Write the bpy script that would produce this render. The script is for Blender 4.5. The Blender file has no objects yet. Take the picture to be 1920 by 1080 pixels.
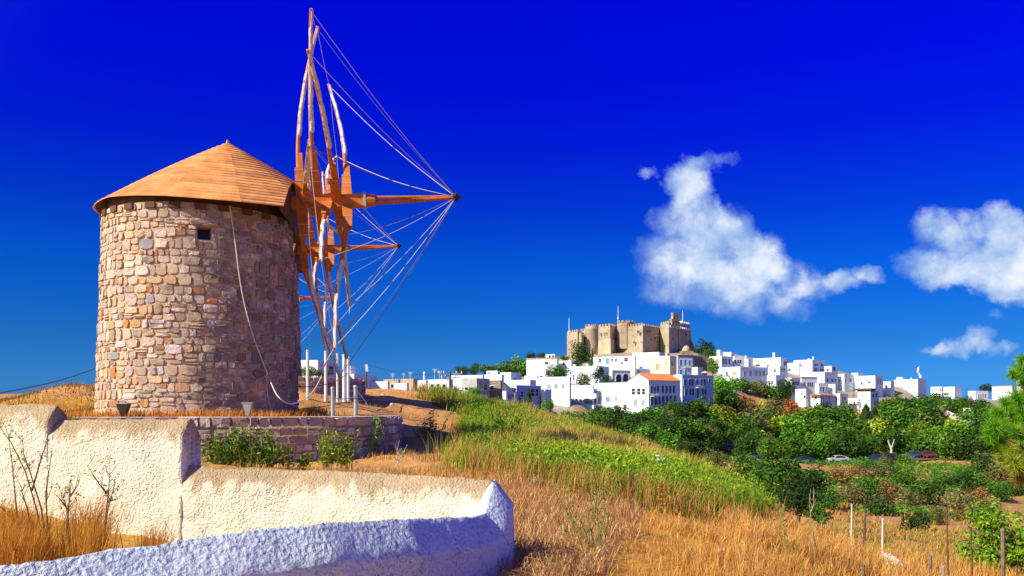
import bpy, math, random
import numpy as np
from mathutils import Vector, Matrix, noise as mnoise
random.seed(7)
rng = np.random.default_rng(7)
scene = bpy.context.scene
COL = scene.collection
R = math.radians

# ------------------------------------------------------------------ camera
F, CX, HY = 1600.0, 960.0, 768.0          # focal length and horizon of the 1920 px wide photograph
cam = bpy.data.cameras.new('camera')
cam.sensor_width = 36.0
cam.lens = 30.0
cam.shift_y = 228.0 / 1920.0
cam.clip_start = 0.1
cam.clip_end = 60000.0
camo = bpy.data.objects.new('camera', cam)
COL.objects.link(camo)
camo.location = (0, 0, 0)
camo.rotation_euler = (R(90), 0, 0)
scene.camera = camo

def P(px, py, Y):
    return Vector(((px - CX) / F * Y, Y, (HY - py) / F * Y))

# ------------------------------------------------------------------ light
SUN_A, SUN_E = R(32), R(36)
sdir = Vector((-math.cos(SUN_A) * math.cos(SUN_E), -math.sin(SUN_A) * math.cos(SUN_E), math.sin(SUN_E)))
sl = bpy.data.lights.new('sun', 'SUN')
sl.energy = 5.0
sl.angle = R(0.5)
sl.color = (1.0, 0.89, 0.70)
so = bpy.data.objects.new('sun', sl)
COL.objects.link(so)
so.rotation_euler = sdir.to_track_quat('Z', 'Y').to_euler()
so.location = (-30, -10, 40)

scene.view_settings.view_transform = 'Standard'
scene.view_settings.look = 'None'
scene.view_settings.exposure = 0.45
scene.view_settings.gamma = 1.0
scene.view_settings.use_curve_mapping = False

class NB:
    """small node-graph builder"""
    def __init__(s, nt):
        s.nt = nt
        nt.nodes.clear()
    def node(s, t, **kw):
        n = s.nt.nodes.new(t)
        for k, v in kw.items():
            setattr(n, k, v)
        return n
    def put(s, sock, v):
        if isinstance(v, bpy.types.NodeSocket):
            s.nt.links.new(v, sock)
        elif v is not None:
            if sock.type == 'RGBA' and len(v) == 3:
                v = (v[0], v[1], v[2], 1)
            sock.default_value = v
    def m(s, op, a, b=None, c=None, clamp=False):
        n = s.node('ShaderNodeMath', operation=op, use_clamp=clamp)
        s.put(n.inputs[0], a)
        if b is not None: s.put(n.inputs[1], b)
        if c is not None: s.put(n.inputs[2], c)
        return n.outputs[0]
    def vm(s, op, a, b=None):
        n = s.node('ShaderNodeVectorMath', operation=op)
        s.put(n.inputs[0], a)
        if b is not None: s.put(n.inputs[1], b)
        return n.outputs['Value'] if op in ('DOT_PRODUCT', 'LENGTH', 'DISTANCE') else n.outputs[0]
    def mix(s, f, a, b, mode='MIX'):
        n = s.node('ShaderNodeMix', data_type='RGBA', blend_type=mode)
        s.put(n.inputs[0], f); s.put(n.inputs[6], a); s.put(n.inputs[7], b)
        return n.outputs[2]
    def noise(s, vec, scale, detail=4, rough=0.55, dist=0.0):
        n = s.node('ShaderNodeTexNoise')
        s.put(n.inputs['Vector'], vec)
        n.inputs['Scale'].default_value = scale
        n.inputs['Detail'].default_value = detail
        n.inputs['Roughness'].default_value = rough
        n.inputs['Distortion'].default_value = dist
        return n.outputs
    def vor(s, vec, scale, feature='F1'):
        n = s.node('ShaderNodeTexVoronoi', feature=feature)
        s.put(n.inputs['Vector'], vec)
        n.inputs['Scale'].default_value = scale
        return n.outputs
    def ss(s, x, lo, hi):
        n = s.node('ShaderNodeMapRange', interpolation_type='SMOOTHSTEP')
        s.put(n.inputs[0], x)
        n.inputs[1].default_value = lo; n.inputs[2].default_value = hi
        n.inputs[3].default_value = 0.0; n.inputs[4].default_value = 1.0
        return n.outputs[0]
    def ramp(s, f, stops, interp='LINEAR'):
        n = s.node('ShaderNodeValToRGB')
        n.color_ramp.interpolation = interp
        e = n.color_ramp.elements
        e[0].position, e[0].color = stops[0][0], (*stops[0][1], 1)
        e[1].position, e[1].color = stops[-1][0], (*stops[-1][1], 1)
        for p, c in stops[1:-1]:
            x = e.new(p); x.color = (*c, 1)
        s.put(n.inputs[0], f)
        return n.outputs[0]

# sky: Nishita with the deep polarised blue of the photograph, small cumulus clouds
world = bpy.data.worlds.new('World')
scene.world = world
world.use_nodes = True
g = NB(world.node_tree)
sky = g.node('ShaderNodeTexSky', sky_type='NISHITA')
sky.sun_disc = False
sky.sun_elevation = SUN_E
sky.sun_rotation = math.atan2(sdir.x, sdir.y)
sky.altitude = 200
sky.air_density = 1.0
sky.dust_density = 0.3
sky.ozone_density = 3.0
tc = g.node('ShaderNodeTexCoord')
D = tc.outputs['Generated']
sep = g.node('ShaderNodeSeparateXYZ'); g.put(sep.inputs[0], D)
dx, dy, dz = sep.outputs
elev = g.m('MAXIMUM', dz, 0.0)
SKYTINT = [(0.0, (0.10, 0.42, 1.45)), (0.03, (0.08, 0.38, 1.15)), (0.075, (0.042, 0.31, 0.93)), (0.12, (0.018, 0.27, 1.0)),
           (0.163, (0.0075, 0.244, 1.10)), (0.222, (0.002, 0.13, 1.2)), (0.297, (0.001, 0.042, 1.52)), (0.36, (0.001, 0.022, 1.8)),
           (0.43, (0.001, 0.0166, 2.02)), (1.0, (0.015, 0.11, 2.1))]
SKYTINT = [(p, tuple(v / 4.0 for v in c)) for p, c in SKYTINT]
tint = g.ramp(elev, SKYTINT)
tint = g.mix(1.0, tint, (4, 4, 4), 'MULTIPLY')
# polarisation fades towards the sun
pol = g.ss(g.vm('DOT_PRODUCT', D, tuple(sdir)), 0.14, 0.92)
tint = g.mix(pol, tint, (1.0, 1.05, 1.2))
skycol = g.mix(1.0, sky.outputs[0], tint, 'MULTIPLY')
# clouds, placed by direction: (azimuth-like u, height-like v, radii)
ysafe = g.m('MAXIMUM', dy, 0.05)
wn = g.noise(D, 9.0, 6, 0.62)[1]
wn2 = g.noise(D, 30.0, 7, 0.68)[1]
off = g.vm('SUBTRACT', wn, (0.5, 0.5, 0.5))
off2 = g.vm('SUBTRACT', wn2, (0.5, 0.5, 0.5))
so1 = g.node('ShaderNodeSeparateXYZ'); g.put(so1.inputs[0], off)
so2 = g.node('ShaderNodeSeparateXYZ'); g.put(so2.inputs[0], off2)
uu = g.m('ADD', g.m('ADD', g.m('DIVIDE', dx, ysafe), g.m('MULTIPLY', so1.outputs[0], 0.055)), g.m('MULTIPLY', so2.outputs[0], 0.034))
vv = g.m('ADD', g.m('ADD', g.m('DIVIDE', dz, ysafe), g.m('MULTIPLY', so1.outputs[2], 0.055)), g.m('MULTIPLY', so2.outputs[2], 0.034))
CLOUDS = [(1292, 352, 52, 56, 1), (1250, 405, 50, 42, .8), (1330, 420, 62, 52, 1), (1378, 415, 48, 48, .8), (1275, 475, 88, 66, .8),
          (1375, 495, 95, 70, 1), (1300, 540, 110, 50, .6), (1425, 470, 62, 54, .8), (1468, 520, 78, 55, .9), (1400, 560, 95, 48, .7),
          (1530, 537, 70, 36, .7), (1585, 533, 42, 26, .6), (1628, 518, 34, 24, .8), (1485, 580, 55, 34, .5), (1330, 312, 42, 20, .5),
          (1368, 305, 30, 14, .4), (1220, 322, 26, 15, .45), (1740, 425, 56, 42, .9), (1712, 490, 52, 36, .8), (1795, 430, 52, 50, .9),
          (1800, 495, 90, 52, 1), (1872, 425, 60, 50, 1), (1880, 510, 90, 55, 1), (1930, 470, 90, 70, 1), (1755, 522, 60, 32, .8),
          (1905, 545, 70, 36, .9), (2000, 500, 100, 70, 1), (1835, 640, 36, 26, .75), (1790, 656, 52, 20, .6), (1872, 661, 46, 14, .6),
          (1745, 652, 30, 9, .4), (1862, 591, 26, 11, .5)]
field = None
for (cx, cy, rx, ry, a) in CLOUDS:
    du = g.m('MULTIPLY', g.m('SUBTRACT', uu, (cx - CX) / F), F / rx)
    dv = g.m('MULTIPLY', g.m('SUBTRACT', vv, (HY - cy) / F), F / ry)
    q = g.m('SUBTRACT', 1.0, g.m('MULTIPLY_ADD', du, du, g.m('MULTIPLY', dv, dv)))
    q = g.m('MAXIMUM', q, 0.0)
    q = g.m('MULTIPLY', q, a)
    field = q if field is None else g.m('ADD', field, q)
fbm = g.noise(D, 22.0, 8, 0.62, 0.3)[0]
front = g.ss(dy, 0.05, 0.2)
dens = g.ss(g.m('MULTIPLY', field, g.m('MULTIPLY_ADD', fbm, 2.1, -0.22)), 0.04, 0.95)
dens = g.m('MULTIPLY', g.m('POWER', dens, 0.8), g.m('MULTIPLY', front, 0.94))
offp = g.vm('ADD', D, (-0.010, 0.0, 0.014))      # billows are brighter on the side of the sun
relief = g.m('SUBTRACT', g.noise(D, 13.0, 6, 0.55)[0], g.noise(offp, 13.0, 6, 0.55)[0])
puff = g.ss(g.m('ADD', g.m('MULTIPLY', relief, 1.5), g.m('MULTIPLY_ADD', field, 0.24, g.m('MULTIPLY', fbm, 0.6))), 0.32, 0.95)
ccol = g.mix(puff, (3.0, 4.9, 8.4), (10.0, 10.4, 10.8))
skycol = g.mix(dens, skycol, ccol)
world.cycles.sampling_method = 'MANUAL'
world.cycles.sample_map_resolution = 512
bg = g.node('ShaderNodeBackground')
bg.inputs['Strength'].default_value = 0.0732
g.put(bg.inputs['Color'], skycol)
wo = g.node('ShaderNodeOutputWorld')
g.nt.links.new(bg.outputs[0], wo.inputs[0])

# ------------------------------------------------------------------ materials
def newmat(name):
    m = bpy.data.materials.new(name)
    m.use_nodes = True
    return m, NB(m.node_tree)

def finish(g, color, rough=0.85, bump=None, bstr=0.3, bdist=0.02, spec=0.3, transl=None, metal=0.0):
    b = g.node('ShaderNodeBsdfPrincipled')
    g.put(b.inputs['Base Color'], color)
    g.put(b.inputs['Roughness'], rough)
    b.inputs['Specular IOR Level'].default_value = spec
    b.inputs['Metallic'].default_value = metal
    if bump is not None:
        bn = g.node('ShaderNodeBump')
        bn.inputs['Strength'].default_value = bstr
        bn.inputs['Distance'].default_value = bdist
        g.put(bn.inputs['Height'], bump)
        g.nt.links.new(bn.outputs[0], b.inputs['Normal'])
    out = g.node('ShaderNodeOutputMaterial')
    if transl:
        t = g.node('ShaderNodeBsdfTranslucent')
        g.put(t.inputs['Color'], color)
        mx = g.node('ShaderNodeMixShader')
        mx.inputs[0].default_value = transl
        g.nt.links.new(b.outputs[0], mx.inputs[1]); g.nt.links.new(t.outputs[0], mx.inputs[2])
        g.nt.links.new(mx.outputs[0], out.inputs[0])
    else:
        g.nt.links.new(b.outputs[0], out.inputs[0])

def objco(g):
    return g.node('ShaderNodeTexCoord').outputs['Object']

def simple(name, c1, c2, scale=3.0, rough=0.8, bstr=0.2, bscale=None, bdist=0.02, spec=0.3, lo=0.35, hi=0.65, rand=0.0, transl=None, metal=0.0):
    m, g = newmat(name)
    co = objco(g)
    n = g.noise(co, scale, 6, 0.6)[0]
    c = g.mix(g.ss(n, lo, hi), c1, c2)
    if rand:
        oi = g.node('ShaderNodeObjectInfo').outputs['Random']
        c = g.mix(1.0, c, g.mix(oi, (1 - rand,) * 3, (1 + rand,) * 3), 'MULTIPLY')
    bp = g.noise(co, bscale or scale * 6, 4, 0.6)[0]
    finish(g, c, rough, bp, bstr, bdist, spec, transl, metal)
    return m

def tinted(name, scale, amt, rough=0.9, bscale=40, bstr=0.4, bdist=0.02, transl=None, lichen=None, spec=0.2):
    """colour from the mesh attribute 'tint' with noise on top"""
    m, g = newmat(name)
    co = objco(g)
    a = g.node('ShaderNodeAttribute', attribute_name='tint').outputs['Color']
    n = g.noise(co, scale, 6, 0.65)[0]
    k = g.mix(n, (1 - amt,) * 3, (1 + amt,) * 3)
    c = g.mix(1.0, a, k, 'MULTIPLY')
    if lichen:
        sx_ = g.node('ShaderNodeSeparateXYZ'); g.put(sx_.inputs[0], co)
        side = g.ss(sx_.outputs[0], 0.1, 1.3)          # dark blotches grow denser towards this flank
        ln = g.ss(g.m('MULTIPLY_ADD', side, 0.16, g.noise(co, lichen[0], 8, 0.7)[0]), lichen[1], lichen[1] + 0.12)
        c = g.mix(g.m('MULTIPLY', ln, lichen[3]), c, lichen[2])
    finish(g, c, rough, g.noise(co, bscale, 6, 0.65)[0], bstr, bdist, spec, transl)
    return m

M = {}
M['house_white'] = simple('house_white', (0.74, 0.82, 0.87), (0.68, 0.76, 0.81), 0.6, 0.85, 0.15, 8)
M['house_cream'] = simple('house_cream', (0.80, 0.72, 0.55), (0.72, 0.64, 0.48), 0.6, 0.85, 0.15, 8)
M['house_tan'] = simple('house_tan', (0.55, 0.43, 0.26), (0.42, 0.33, 0.20), 0.9, 0.9, 0.3, 8)
M['house_grey'] = simple('house_grey', (0.50, 0.50, 0.48), (0.33, 0.33, 0.32), 1.2, 0.9, 0.3, 8)
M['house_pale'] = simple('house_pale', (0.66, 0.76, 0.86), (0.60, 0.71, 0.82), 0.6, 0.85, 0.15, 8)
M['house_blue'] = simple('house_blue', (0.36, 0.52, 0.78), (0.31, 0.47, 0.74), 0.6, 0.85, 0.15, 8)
M['house_stone'] = simple('house_stone', (0.36, 0.28, 0.20), (0.22, 0.17, 0.13), 2.0, 0.95, 0.6, 10, 0.05)
M['roof_flat'] = simple('roof_flat', (0.62, 0.60, 0.56), (0.50, 0.48, 0.44), 0.8, 0.9)
M['roof_tile'] = simple('roof_tile', (0.62, 0.20, 0.07), (0.48, 0.15, 0.06), 2.5, 0.85, 0.5, 20)
M['roof_earth'] = simple('roof_earth', (0.42, 0.30, 0.18), (0.30, 0.22, 0.14), 1.5, 0.95)
M['glass'] = simple('glass', (0.02, 0.025, 0.035), (0.03, 0.035, 0.05), 2, 0.25, 0.0, spec=0.5)
M['shutter_blue'] = simple('shutter_blue', (0.05, 0.11, 0.30), (0.04, 0.09, 0.25), 2, 0.6, 0.1)
M['shutter_bright'] = simple('shutter_bright', (0.03, 0.30, 0.72), (0.03, 0.26, 0.66), 2, 0.6, 0.1)
M['shutter_pale'] = simple('shutter_pale', (0.30, 0.37, 0.42), (0.26, 0.33, 0.38), 2, 0.6, 0.1)
M['shutter_brown'] = simple('shutter_brown', (0.13, 0.06, 0.03), (0.10, 0.05, 0.03), 2, 0.7, 0.1)
M['frame_white'] = simple('frame_white', (0.78, 0.78, 0.76), (0.72, 0.72, 0.70), 2, 0.7, 0.05)
M['frame_tan'] = simple('frame_tan', (0.52, 0.38, 0.22), (0.45, 0.32, 0.19), 2, 0.8, 0.1)
M['wood_dark'] = simple('wood_dark', (0.16, 0.075, 0.04), (0.10, 0.05, 0.03), 4, 0.8, 0.3, 30)
M['wood_orange'] = simple('wood_orange', (0.62, 0.19, 0.025), (0.46, 0.13, 0.02), 3.5, 0.55, 0.25, 30, 0.01, rand=0.1)
M['roof_plank'] = simple('roof_plank', (0.78, 0.37, 0.12), (0.60, 0.25, 0.075), 2.2, 0.6, 0.25, 30, 0.008, rand=0.22)
M['sail'] = simple('sail', (0.78, 0.77, 0.73), (0.56, 0.55, 0.51), 7, 0.85, 0.6, 22, 0.02)
M['rope'] = simple('rope', (0.74, 0.68, 0.58), (0.60, 0.54, 0.45), 9, 0.9, 0.3)
M['rope_dark'] = simple('rope_dark', (0.16, 0.15, 0.15), (0.10, 0.10, 0.10), 9, 0.9, 0.3)
M['iron'] = simple('iron', (0.05, 0.045, 0.04), (0.08, 0.06, 0.05), 8, 0.6, 0.3, metal=0.4)
M['steel'] = simple('steel', (0.45, 0.48, 0.50), (0.36, 0.38, 0.40), 5, 0.45, 0.15, metal=0.3)
M['white_paint'] = simple('white_paint', (0.78, 0.78, 0.76), (0.68, 0.68, 0.66), 5, 0.6, 0.15)
M['pole_wood'] = simple('pole_wood', (0.09, 0.065, 0.05), (0.13, 0.10, 0.08), 6, 0.9, 0.4)
M['mortar'] = simple('mortar', (0.72, 0.57, 0.40), (0.55, 0.40, 0.26), 5.0, 0.95, 1.0, 24, 0.06)
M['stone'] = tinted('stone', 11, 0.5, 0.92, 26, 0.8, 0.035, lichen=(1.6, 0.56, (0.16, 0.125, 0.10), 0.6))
M['stone_block'] = tinted('stone_block', 9, 0.3, 0.92, 26, 0.7, 0.03)
M['leaf'] = tinted('leaf', 6, 0.25, 0.75, 30, 0.0, 0.01, transl=0.22)
M['grass'] = tinted('grass', 2.0, 0.15, 0.8, 30, 0.0, 0.01, transl=0.3)
M['stem'] = tinted('stem', 20, 0.2, 0.85, 60, 0.3, 0.005)
M['bark'] = simple('bark', (0.16, 0.11, 0.075), (0.27, 0.21, 0.15), 6, 0.95, 0.6, 20)
M['car_glass'] = M['glass']
M['tyre'] = simple('tyre', (0.02, 0.02, 0.02), (0.03, 0.03, 0.03), 5, 0.8, 0.1)
M['tarmac'] = simple('tarmac', (0.16, 0.15, 0.145), (0.12, 0.115, 0.11), 2, 0.9, 0.2)
M['rubble'] = simple('rubble', (0.72, 0.70, 0.66), (0.55, 0.52, 0.48), 4, 0.9, 0.6, 18)
M['canopy_dark'] = simple('canopy_dark', (0.07, 0.085, 0.11), (0.05, 0.06, 0.08), 3, 0.8)
M['canopy_yellow'] = simple('canopy_yellow', (0.72, 0.52, 0.16), (0.66, 0.47, 0.14), 3, 0.8)
M['canopy_red'] = simple('canopy_red', (0.55, 0.05, 0.05), (0.48, 0.04, 0.04), 3, 0.8)

# weathered stucco of the foreground walls (attribute 'top' = how close to the weathered crest)
def stucco(name, base1, base2, stain, tan_amt, fine, lo=0.34, hi=0.78, pit=0.62):
    m, g = newmat(name)
    co = objco(g)
    top = g.node('ShaderNodeAttribute', attribute_name='top').outputs['Fac']
    big = g.noise(co, 1.6, 6, 0.6)[0]
    c = g.mix(g.ss(big, 0.35, 0.68), base1, base2)
    # lichen/weather staining running down from the crest
    mp = g.node('ShaderNodeMapping'); mp.inputs['Scale'].default_value = (5.0, 5.0, 1.1)
    g.put(mp.inputs[0], co)
    st = g.noise(mp.outputs[0], 1.5, 7, 0.7)[0]
    f = g.ss(g.m('ADD', top, g.m('MULTIPLY_ADD', st, 1.5, -0.75)), lo, hi)
    crack = g.ss(g.vor(g.vm('ADD', co, g.vm('MULTIPLY', g.noise(co, 3.0, 4)[1], (0.35, 0.35, 0.35))), 0.9, 'DISTANCE_TO_EDGE')[0], 0.010, 0.003)
    blot = g.ss(g.noise(co, 2.6, 8, 0.72)[0], 0.58, 0.70)
    c = g.mix(g.m('MULTIPLY', blot, 0.35), c, base2)
    c = g.mix(g.m('MULTIPLY', crack, 0.30), c, tuple(v * 0.5 for v in stain))
    c = g.mix(g.m('MULTIPLY', f, tan_amt), c, stain)
    sp = g.m('MULTIPLY', g.ss(g.noise(co, 42, 6, 0.75)[0], pit, pit + 0.07), g.ss(g.noise(co, 2.2, 5, 0.7)[0], 0.30, 0.62))
    c = g.mix(g.m('MULTIPLY', sp, 0.75), c, tuple(v * 0.45 for v in stain))
    spot = g.ss(g.vor(co, 2.2)[0], 0.035, 0.022)
    c = g.mix(g.m('MULTIPLY', spot, 0.8), c, (0.10, 0.05, 0.03))
    rough = g.m('MULTIPLY_ADD', g.ss(g.noise(co, 1.3, 4, 0.6)[0], 0.3, 0.7), 0.8, 0.5)
    h = g.m('MULTIPLY', rough, g.m('ADD', g.m('ADD', g.noise(co, fine * 0.75, 4, 0.6)[0], g.m('MULTIPLY', g.vor(co, fine * 0.6)[0], 0.45)), g.m('MULTIPLY', g.noise(co, fine * 0.22, 5, 0.7)[0], 0.35)))
    finish(g, c, 0.95, h, 1.0, 0.032, 0.1)
    return m
M['stucco_cream'] = stucco('stucco_cream', (0.90, 0.86, 0.72), (0.86, 0.79, 0.60), (0.42, 0.29, 0.15), 0.85, 60, pit=0.575)
M['stucco_white'] = stucco('stucco_white', (0.71, 0.82, 0.88), (0.62, 0.75, 0.84), (0.22, 0.21, 0.20), 0.7, 42, 0.80, 1.5, 0.53)

# fortress masonry
m, g = newmat('fort_stone')
co = objco(g)
br = g.vor(co, 1.1)
c = g.mix(g.ss(g.noise(co, 0.12, 5, 0.6)[0], 0.35, 0.65), (0.36, 0.275, 0.19), (0.48, 0.405, 0.30))
c = g.mix(1.0, c, g.mix(g.noise(co, 1.3, 4, 0.7)[0], (0.55,) * 3, (1.4,) * 3), 'MULTIPLY')
c = g.mix(g.m('MULTIPLY', g.ss(g.noise(co, 0.22, 8, 0.75)[0], 0.52, 0.66), 0.65), c, (0.19, 0.14, 0.10))
finish(g, c, 0.95, br[0], 0.6, 0.12, 0.1)
M['fort_stone'] = m
M['fort_smooth'] = simple('fort_smooth', (0.52, 0.44, 0.30), (0.38, 0.31, 0.21), 0.3, 0.9, 0.3, 3)

# ground: colour by zone attribute, soil noise on top
m, g = newmat('ground')
co = objco(g)
a = g.node('ShaderNodeAttribute', attribute_name='tint').outputs['Color']
n1 = g.noise(co, 0.7, 8, 0.7)[0]
n2 = g.noise(co, 9.0, 8, 0.75)[0]
c = g.mix(1.0, a, g.mix(g.ss(n1, 0.25, 0.75), (0.72,) * 3, (1.25,) * 3), 'MULTIPLY')
c = g.mix(1.0, c, g.mix(g.ss(n2, 0.25, 0.75), (0.62,) * 3, (1.32,) * 3), 'MULTIPLY')
peb = g.ss(g.vor(co, 7.0)[0], 0.16, 0.08)
c = g.mix(g.m('MULTIPLY', peb, g.m('MULTIPLY', g.ss(n1, 0.5, 0.6), 0.5)), c, (0.62, 0.52, 0.40))
finish(g, c, 0.95, g.m('ADD', n2, g.m('MULTIPLY', n1, 2.0)), 0.6, 0.06, 0.1)
M['ground'] = m
M['sea'] = simple('sea', (0.01, 0.05, 0.16), (0.012, 0.06, 0.18), 0.001, 0.25, 0.0)

# ------------------------------------------------------------------ mesh helpers
class MB:
    def __init__(s):
        s.v = []; s.f = []; s.t = []; s.cur = (1, 1, 1)
    def add(s, vs, fs):
        b = len(s.v)
        s.v += [tuple(x) for x in vs]
        for f in fs:
            s.f.append([b + i for i in f]); s.t.append(s.cur)
        return s
    def box(s, c, sx, sy, sz, ex=(1, 0, 0), ey=(0, 1, 0), ez=(0, 0, 1)):
        c, ex, ey, ez = Vector(c), Vector(ex), Vector(ey), Vector(ez)
        vs = [c + ex * (i * sx / 2) + ey * (j * sy / 2) + ez * (k * sz / 2) for k in (-1, 1) for j in (-1, 1) for i in (-1, 1)]
        return s.add(vs, [(0, 2, 3, 1), (4, 5, 7, 6), (0, 1, 5, 4), (2, 6, 7, 3), (0, 4, 6, 2), (1, 3, 7, 5)])
    def tube(s, pts, rad, n=8, cap=True):
        pts = [Vector(p) for p in pts]
        if not hasattr(rad, '__len__'): rad = [rad] * len(pts)
        vs = []; up = None
        for i, p in enumerate(pts):
            d = (pts[min(i + 1, len(pts) - 1)] - pts[max(i - 1, 0)]).normalized()
            if up is None:
                up = Vector((0, 0, 1)) if abs(d.z) < 0.9 else Vector((1, 0, 0))
            x = (up - d * up.dot(d)).normalized(); y = d.cross(x); up = x
            for k in range(n):
                a = 2 * math.pi * k / n
                vs.append(p + x * (math.cos(a) * rad[i]) + y * (math.sin(a) * rad[i]))
        fs = []
        for i in range(len(pts) - 1):
            for k in range(n):
                k2 = (k + 1) % n
                fs.append((i * n + k, i * n + k2, (i + 1) * n + k2, (i + 1) * n + k))
        if cap:
            fs.append(tuple(range(n - 1, -1, -1))); fs.append(tuple((len(pts) - 1) * n + k for k in range(n)))
        return s.add(vs, fs)
    def lathe(s, c, prof, n=24, cap=True):
        c = Vector(c)
        vs = [c + Vector((r * math.cos(2 * math.pi * k / n), r * math.sin(2 * math.pi * k / n), z)) for r, z in prof for k in range(n)]
        fs = [(i * n + k, i * n + (k + 1) % n, (i + 1) * n + (k + 1) % n, (i + 1) * n + k) for i in range(len(prof) - 1) for k in range(n)]
        if cap:
            fs.append(tuple(range(n - 1, -1, -1))); fs.append(tuple((len(prof) - 1) * n + k for k in range(n)))
        return s.add(vs, fs)
    def prism(s, poly, z0, z1, poly2=None):
        n = len(poly); poly2 = poly2 or poly
        vs = [(x, y, z0) for x, y in poly] + [(x, y, z1) for x, y in poly2]
        fs = [(i, (i + 1) % n, n + (i + 1) % n, n + i) for i in range(n)]
        fs += [tuple(range(n - 1, -1, -1)), tuple(range(n, 2 * n))]
        return s.add(vs, fs)

def origin_of(o):
    v = Vector((0, 0, 0))
    while o is not None:
        v += o.location; o = o.parent
    return v

def make_obj(name, mb, mat, parent=None, smooth=False, tint=False, loc=None, local=False):
    """one mesh object; vertices are given in world space unless local"""
    org = origin_of(parent) if parent is not None else Vector((0, 0, 0))
    if loc is not None: org = org + Vector(loc)
    me = bpy.data.meshes.new(name)
    vs = mb.v if local else [(x - org.x, y - org.y, z - org.z) for x, y, z in mb.v]
    me.from_pydata(vs, [], mb.f)
    if tint:
        at = me.attributes.new('tint', 'FLOAT_COLOR', 'FACE')
        at.data.foreach_set('color', np.array([(*t, 1) for t in mb.t], dtype=np.float32).ravel())
    if smooth:
        me.polygons.foreach_set('use_smooth', [True] * len(me.polygons))
    me.materials.append(mat)
    me.update()
    o = bpy.data.objects.new(name, me)
    COL.objects.link(o)
    if parent is not None: o.parent = parent
    if loc is not None: o.location = loc
    return o

def tag(o, label=None, cat=None, group=None, kind=None):
    if label: o['label'] = label
    if cat: o['category'] = cat
    if group: o['group'] = group
    if kind: o['kind'] = kind
    return o

def thing(name, label, cat, loc=(0, 0, 0), group=None):
    o = bpy.data.objects.new(name, None)
    o.empty_display_size = 0.2
    COL.objects.link(o)
    o.location = loc
    return tag(o, label, cat, group)

def np_mesh(name, verts, loops, starts, mat, tint=None, smooth=False):
    me = bpy.data.meshes.new(name)
    me.vertices.add(len(verts)); me.vertices.foreach_set('co', verts.astype(np.float32).ravel())
    me.loops.add(len(loops)); me.loops.foreach_set('vertex_index', loops.astype(np.int32))
    me.polygons.add(len(starts)); me.polygons.foreach_set('loop_start', starts.astype(np.int32))
    if smooth: me.polygons.foreach_set('use_smooth', np.ones(len(starts), dtype=bool))
    if tint is not None:
        at = me.attributes.new('tint', 'FLOAT_COLOR', 'POINT')
        at.data.foreach_set('color', np.concatenate([tint, np.ones((len(tint), 1))], 1).astype(np.float32).ravel())
    me.materials.append(mat)
    me.update(calc_edges=True)
    return me

# ------------------------------------------------------------------ the village houses as data (pixel edges of the photograph + distance)
# (label, left edge, near corner, right edge, top, bottom, distance, colour, turn, front windows, side windows, extras)
# window: (px, py, w, h, kind)   kinds: d dark, b blue, B bright blue, c cream, p pale, r brown, a dark arched, A pale arched, D blue door, o open dark
HS = []
def H(label, x0, xc, x1, yt, yb, Y, col='white', turn=24, fw=(), sw=(), **ex):
    HS.append(dict(label=label, x0=x0, xc=xc, x1=x1, yt=yt, yb=yb, Y=Y, col=col, turn=turn, fw=fw, sw=sw, **ex))

H('white house with a sloping top and dark window just behind the farther windmills', 556, 596, 630, 675, 708, 95, fw=[(566, 697, 5, 8, 'p')], sw=[(620, 694, 8, 13, 'r'), (606, 699, 4, 6, 'd')])
H('blue shaded white block between the rope posts and the leaning utility lamp', 640, 664, 707, 701, 728, 100, turn=30, sw=[(678, 721, 5, 6, 'b'), (698, 714, 4, 3, 'p')])
H('small shaded white box on the roof just right of the white rope posts', 650, 657, 669, 686, 702, 104, turn=28)
H('low white parapet house at the top of the dirt path', 686, 727, 729, 715, 731, 103)
H('low unplastered brown house with one small dark window', 719, 747, 749, 711, 730, 112, 'tan', fw=[(736, 724, 5, 6, 'd')])
H('low white wall house in front of the unplastered brown one', 738, 763, 766, 718, 734, 108)
H('beige house with a dark brown shaded end on the crest', 746, 775, 785, 710, 730, 120, 'tan', 30)
H('narrow white house carrying a round white domed chimney', 783, 799, 802, 713, 738, 116, chim=[(794, 700, 4, 14, 'round')])
H('pale blue low house with three dark windows in a row', 800, 846, 848, 711, 736, 122, 'pale', fw=[(811, 725, 5, 8, 'd'), (822, 725, 5, 9, 'd'), (833, 725, 5, 8, 'd')])
H('long white wall house behind the utility pole', 846, 905, 908, 703, 732, 134)
H('light blue house with a dark shaded edge right of the grey concrete one', 905, 941, 945, 702, 735, 138, 'pale', 26)
H('grey bare concrete house beside the palm tree', 866, 894, 918, 709, 738, 126, 'grey', 34, fw=[(875, 729, 5, 5, 'd')], sw=[(910, 726, 6, 9, 'd')])
H('brown rough stone annexe leaning on the grey concrete house', 915, 939, 941, 713, 736, 130, 'stone', 24, fw=[(923, 727, 6, 7, 'd')])
H('little white rooftop hut above the light blue house', 912, 933, 938, 695, 704, 146, fw=[(918, 700, 4, 4, 'p')])
H('white stepped house with a blue shaded end under the tree canopy', 936, 958, 978, 698, 722, 150, turn=30, sw=[(965, 711, 3, 4, 'd')])
H('long low white house with a grey shaded end', 944, 994, 1005, 712, 728, 148, turn=26)
H('long white wall house just above the tall green grass, garage openings on its end', 898, 949, 970, 733, 756, 134, turn=30, sw=[(955, 745, 5, 10, 'p'), (962, 745, 5, 10, 'd')])
H('blue shaded house behind the row of small cypresses', 962, 968, 1014, 722, 760, 142, 'house_blue_dummy', 46, sw=[(978, 739, 5, 9, 'd'), (998, 736, 7, 12, 'd'), (1006, 736, 5, 12, 'd'), (973, 750, 6, 8, 'd')])
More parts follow.
